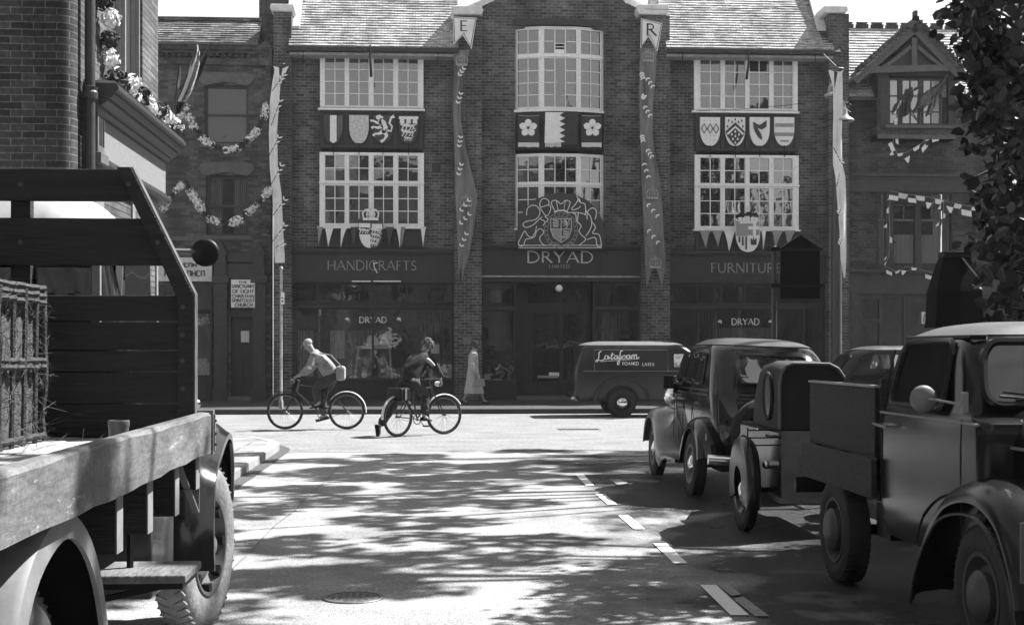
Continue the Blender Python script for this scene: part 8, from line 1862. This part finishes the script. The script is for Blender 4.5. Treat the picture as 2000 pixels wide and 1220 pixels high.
tree('tallest leafy tree at the far end of the right pavement, outside the frame', (11.4, 21.4, KH), 13, [((x+1.8, y, z), r_) for (x, y, z), r_ in canopy(20.4, 9.9, 9, 5, 40)], 5600, .18, 9)
tree('tall leafy tree beside the camera on the right pavement', (8.0, 5.4, KH), 11, canopy(6.2, 8.8, 5), 4400, .18, 5)
tree('tall leafy tree behind the camera on the right pavement', (6.8, -4.0, KH), 11, crown(6.6, -4.0, 8.2, 3, 3.0, 3, 34, .5, 1.0, 7), 5000, .24, 7)
# ================================================================= HOUSES BEHIND THE CAMERA (seen only in reflections)
for x0, x1, y0, h, lab in ((-34,7.8,-34,15.8,'tall brick terrace closing the street behind the camera on the left'), (7.9,48,-34,10.4,'lower brick terrace behind the camera on the right')):
    t = thing('terrace_house', lab, 'building', ((x0+x1)/2, y0, 0)); hol = []
    for i in range(int((x1-x0)/3)):
        for z in (1.0, 4.6, 8.2): hol.append((x0+.9+i*3, x0+2.2+i*3, z, z+1.9))
    w2 = mb().wall(x0, x1, 0, h, 0, hol, .2); w2.v = [(x, y0-y, z) for x, y, z in w2.v]; w2.f = [tuple(reversed(f_)) for f_ in w2.f]; w2.build('wall', m_brick_old, t)
    mb().box(x0+.1, x1-.1, y0-.3, y0-.25, .5, h-.1).build('pane', glass('far_window', .05, .01), t); mb().box(x0, x1, y0-9, y0-.4, 0, h-.05).build('rear_block', m_brick_old, t)
    mb().prism([(y0+.3, h), (y0-4.5, h+2.4), (y0-9.3, h)], x0-.1, x1+.1, 'X').build('roof', m_slate, t)
# terraces along both sides of the road beside and behind the camera (outside the frame: they shade and are reflected)
for X0, ya, yb_, h, sg, lab in ((-8.5,-30,12.5,9.5,1,'plain brick terrace set back on the left side of the road beside the camera'), (15.5,-30,26,6.6,-1,'plain brick terrace on the right side of the road behind the street trees')):
    t = thing('terrace_house', lab, 'building', (X0, (ya+yb_)/2, 0)); hol = []
    for i in range(int((yb_-ya)/3.2)):
        for z in (.9, 4.2, 7.2 if h > 9.8 else 6.9): hol.append((ya+.9+i*3.2, ya+2.1+i*3.2, z, z+1.8))
    w2 = mb().wall(ya, yb_, 0, h, X0, hol, .2, ax='X')
    if sg < 0: w2.v = [(2*X0-x, y, z) for x, y, z in w2.v]; w2.f = [tuple(reversed(f_)) for f_ in w2.f]
    w2.build('wall', m_brick_old_y, t); mb().box(X0-.3*sg-.02, X0-.3*sg+.02, ya+.1, yb_-.1, .3, h-.1).build('pane', glass('side_window_glass', .08, .01), t)
    xa, xb = sorted((X0-.45*sg, X0-8*sg)); mb().box(xa, xb, ya, yb_, 0, h-.02).build('rear_block', m_brick_old_y, t)
    mb().prism([(X0+.2*sg, h), (X0-4*sg, h+1.8), (X0-8.2*sg, h)], ya-.1, yb_+.1).build('roof', m_slate, t)
# light summer haze over the street
hz = mb().box(-158, 158, -88, 228, -1.03, 26).build('haze', bpy.data.materials.new('haze')); tag(hz, 'thin pale haze filling the street air', 'haze', None, 'stuff')
hm = hz.active_material; hm.use_nodes = True; ht = hm.node_tree; ht.nodes.clear(); ho_ = ht.nodes.new('ShaderNodeOutputMaterial'); hv = ht.nodes.new('ShaderNodeVolumePrincipled'); hv.inputs['Color'].default_value = (.9,.9,.9,1); hv.inputs['Density'].default_value = .00045; hv.inputs['Anisotropy'].default_value = .3
ht.links.new(hv.outputs[0], ho_.inputs['Volume'])
